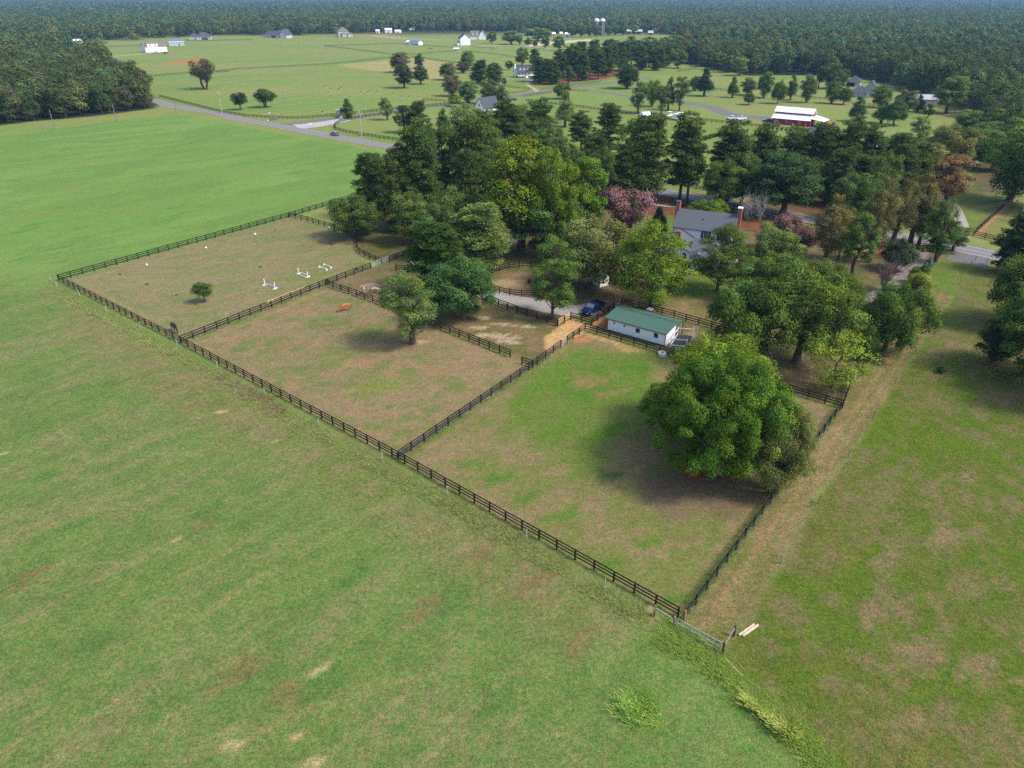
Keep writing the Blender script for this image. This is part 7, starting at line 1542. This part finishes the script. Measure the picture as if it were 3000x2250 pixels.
def single(name, seed, H, Rr, nl, total, size, con=False, far=False):
    me, lobes = lod_tree(name, seed, H, Rr, nl, total, size, con, far)
    tb = MB().tube([(0,0,-0.3),(0.1,0.1,H*0.35),(0,0,H*0.8)], [0.3,0.22,0.08], 6)
    # join trunk into the same mesh: these trees are too small in view to show parts
    tm = tb.mesh('t', BARK); nv, nl_ = len(me.vertices), len(me.loops)
    V0 = np.zeros(nv*3, np.float32); me.vertices.foreach_get('co', V0); Tn = np.zeros(nv, np.float32); me.attributes['tone'].data.foreach_get('value', Tn); Hn = np.zeros(nv, np.float32); me.attributes['hue'].data.foreach_get('value', Hn)
    me2 = bpy.data.meshes.new(name); vs = [tuple(v) for v in V0.reshape(-1,3)]+tb.v; fs = [tuple(range(4*i,4*i+4)) for i in range(nv//4)]+[tuple(i+nv for i in f) for f in tb.f]
    me2.from_pydata(vs, [], fs); me2.materials.append(FARLEAF if far else LEAF); me2.materials.append(BARK); me2.polygons.foreach_set('material_index', [0]*(nv//4)+[1]*len(tb.f))
    a = me2.attributes.new('tone','FLOAT','POINT'); a.data.foreach_set('value', np.concatenate([Tn, np.ones(len(tb.v), np.float32)])); a = me2.attributes.new('hue','FLOAT','POINT'); a.data.foreach_set('value', np.concatenate([Hn, np.zeros(len(tb.v), np.float32)]))
    me2.update(); return me2
LOD = [single('wood_tree', 100+i, 18, 5.6, 20, 2600, 0.75, i == 4) for i in range(5)]
WCOL = [(0.078,0.108,0.036), (0.062,0.094,0.034), (0.090,0.112,0.042), (0.110,0.128,0.048), (0.054,0.080,0.030), (0.100,0.145,0.040), (0.110,0.112,0.055)]
def jgrid(poly, sp, seed, ymax=1e9, xlim=None):
    r_ = np.random.default_rng(seed); px = [p[0] for p in poly]; py = [p[1] for p in poly]; xs_ = np.arange(min(px), max(px), sp); ys_ = np.arange(min(py), min(max(py), ymax), sp)
    gx_, gy_ = np.meshgrid(xs_, ys_); p = np.stack([gx_.ravel(), gy_.ravel()], 1)+r_.uniform(-0.42, 0.42, (gx_.size, 2))*sp
    m = (poly_sd(p[:,0], p[:,1], poly) > 2.0) & (np.abs(p[:,0]) < p[:,1]*0.86+25); return p[m]
def place_wood(pts, n, label, group, seed, hs=(0.75, 1.15)):
    pts = pts[np.argsort(pts[:,1])]; r_ = np.random.default_rng(seed)
    for x, y in pts[:n]:
        o = link('woodland_tree', LOD[r_.integers(0,5)], None, (x, y, 0), r_.uniform(0, 6.28)); s_ = r_.uniform(*hs); o.scale = (s_*r_.uniform(0.9,1.15),)*2+(s_,); c = WCOL[r_.integers(0, len(WCOL))]; k = 1.2*r_.uniform(0.8,1.2); o.color = (c[0]*k, c[1]*k, c[2]*k, 1)
        tag(o, label, 'tree', group)
    return pts[n:]
rest1 = place_wood(jgrid(W1, 8.6, 1, 640), 150, 'tree of the dark dense woods at the left beside the hay field', 'trees of the left woods', 3, (0.7, 1.1))
rest3 = place_wood(jgrid(W3, 9.5, 2, 700), 140, 'tree of the dense woods behind the grey houses at the right', 'trees of the right woods', 4, (0.7, 1.1))
def scatter(name, pts, scl, protos, label, seed, zf=None):
    r_ = np.random.default_rng(seed); n = len(pts); z = hills(pts[:,0], pts[:,1])-0.3
    me = bpy.data.meshes.new(name); me.vertices.add(n); me.vertices.foreach_set('co', np.stack([pts[:,0], pts[:,1], z], 1).astype(np.float32).ravel())
    for nm, tp, v in (('sc','FLOAT',scl), ('rot','FLOAT',r_.uniform(0,6.28,n)), ('pi','INT',r_.integers(0,len(protos),n))):
        a = me.attributes.new(nm, tp, 'POINT'); a.data.foreach_set('value', v.astype(np.float32 if tp == 'FLOAT' else np.int32))
    me.update(); o = link(name, me); tag(o, label, 'woods', None, 'stuff')
    c = bpy.data.collections.new(name+'_kinds')
    for k, pm in enumerate(protos): po = bpy.data.objects.new('wood_kind_%s' % 'abcdefgh'[k], pm); c.objects.link(po)
    ng = bpy.data.node_groups.new(name, 'GeometryNodeTree'); ng.interface.new_socket('Geometry', in_out='INPUT', socket_type='NodeSocketGeometry'); ng.interface.new_socket('Geometry', in_out='OUTPUT', socket_type='NodeSocketGeometry')
    N = ng.nodes; Lk = ng.links; gi = N.new('NodeGroupInput'); go = N.new('NodeGroupOutput'); ip = N.new('GeometryNodeInstanceOnPoints'); ci = N.new('GeometryNodeCollectionInfo'); ci.inputs['Collection'].default_value = c; ci.inputs['Separate Children'].default_value = True; ci.inputs['Reset Children'].default_value = True
    def na(nm, tp): q = N.new('GeometryNodeInputNamedAttribute'); q.data_type = tp; q.inputs['Name'].default_value = nm; return q.outputs['Attribute']
    mp = N.new('GeometryNodeMeshToPoints'); Lk.new(gi.outputs[0], mp.inputs['Mesh']); Lk.new(mp.outputs[0], ip.inputs['Points']); Lk.new(ci.outputs[0], ip.inputs['Instance']); ip.inputs['Pick Instance'].default_value = True
    Lk.new(na('pi','INT'), ip.inputs['Instance Index']); cx = N.new('ShaderNodeCombineXYZ'); Lk.new(na('rot','FLOAT'), cx.inputs['Z']); Lk.new(cx.outputs[0], ip.inputs['Rotation'])
    s3 = N.new('ShaderNodeCombineXYZ'); sca = na('sc','FLOAT'); [Lk.new(sca, s3.inputs[k]) for k in range(3)]; Lk.new(s3.outputs[0], ip.inputs['Scale']); Lk.new(ip.outputs[0], go.inputs[0])
    md = o.modifiers.new('scatter', 'NODES'); md.node_group = ng; return o
def far_tile(name, seed, size, count, quads, leaf):
    """a patch of distant canopy: many whole crowns of uneven height"""
    r_ = np.random.default_rng(seed); Vs, Ts, Hs = [], [], []
    for i in range(count):
        c = r_.uniform(-size/2, size/2, 2); h = r_.uniform(9, 22); rd = r_.uniform(3.8, 8.5); lobes = []
        for k in range(5): p = r_.normal(size=3); p /= np.linalg.norm(p); lobes.append((np.array([c[0]+p[0]*rd*0.5, c[1]+p[1]*rd*0.5, h-rd*0.75+p[2]*rd*0.55-abs(r_.normal(0,1.5))]), rd*0.52))
        lobes.append((np.array([c[0], c[1], h*0.42]), rd*0.6))
        V, T, Hh = lobe_leaves(lobes, quads, leaf, r_, 0.85, 1.0, updir=0.45, ltv=0.05, fill=0.0, nz=0.2); tt = np.clip(r_.normal(1.0, 0.32), 0.5, 1.9); hh = r_.normal(0, 0.75); Vs.append(V); Ts.append((1+0.3*(T-1))*tt); Hs.append(np.clip(Hh*0.15+hh, -1, 1))
    return leaf_mesh(name, np.concatenate(Vs), np.concatenate(Ts), np.concatenate(Hs), FARLEAF)
T_A = [far_tile('canopy_tile', 200+i, 32, 9, 190, 1.5) for i in range(8)]
T_B = [far_tile('canopy_tile_far', 300+i, 95, 60, 60, 3.0) for i in range(7)]
ones = lambda n, s: np.random.default_rng(s).uniform(0.85, 1.15, n)
scatter('woodland', np.concatenate([rest1, rest3]), ones(len(rest1)+len(rest3), 5)*0.95, [single('wood_mass_tree', 400+i, 18, 5.6, 16, 1100, 1.05, False, True) for i in range(8)], 'the deeper part of the dark woods on both sides', 6)
# far forest: everything beyond the last fields up to the horizon
W2 = P((-700,129),(150,128),(270,120),(420,116),(560,107),(700,104),(900,102),(1000,97),(1100,94),(1200,90.5),(1400,91),(1500,93),(1620,97),(1740,98),(1830,93),(1900,97),(2045,105),(3900,107)) + [(4200,2300),(-4200,2300)]
pA = jgrid(W2, 25, 11, 2250); pA = pA[pA[:,1] < 2200]
pW1 = jgrid(P((-900,130),(150,130),(181,140),(240,167),(330,215),(380,250),(-900,250)), 26, 12); pW1 = pW1[pW1[:,1] > 640]
pW3 = jgrid(P((2060,107),(2010,140),(2005,170),(2100,180),(2250,190),(3900,190),(3900,107)), 26, 13); pW3 = pW3[pW3[:,1] > 700]
pA = np.concatenate([pA, pW1, pW3])
scatter('distant_forest', pA, ones(len(pA), 14), T_A, 'unbroken forest behind the far fields and houses', 15)
q = []; y = 2200.0; r_ = np.random.default_rng(16)
while y < 9500:
    st_ = 70*(1+(y-2200)/9000); x = -y*0.84-100
    while x < y*0.84+100: q.append((x+r_.uniform(-20,20), y+r_.uniform(-20,20))); x += st_
    y += st_
q = np.array(q); scatter('horizon_forest', q, ones(len(q), 17)*1.05, T_B, 'blue hazy forest rolling up to the horizon', 18)

# ------------------------------------------------------------------ haze
hz = bpy.data.materials.new('haze'); hz.use_nodes = True; n = hz.node_tree.nodes; n.clear(); pv = n.new('ShaderNodeVolumePrincipled'); oo = n.new('ShaderNodeOutputMaterial')
pv.inputs['Color'].default_value = (0.34, 0.62, 1.0, 1); pv.inputs['Density'].default_value = HAZE if 'HAZE' in globals() else 0.00009; pv.inputs['Anisotropy'].default_value = 0.2
hz.node_tree.links.new(pv.outputs[0], oo.inputs['Volume'])
tag(MB().box(-12000, 12000, -300, 12500, -1.5, 105).build('haze', hz), kind='stuff')
print('objects', len(bpy.data.objects))
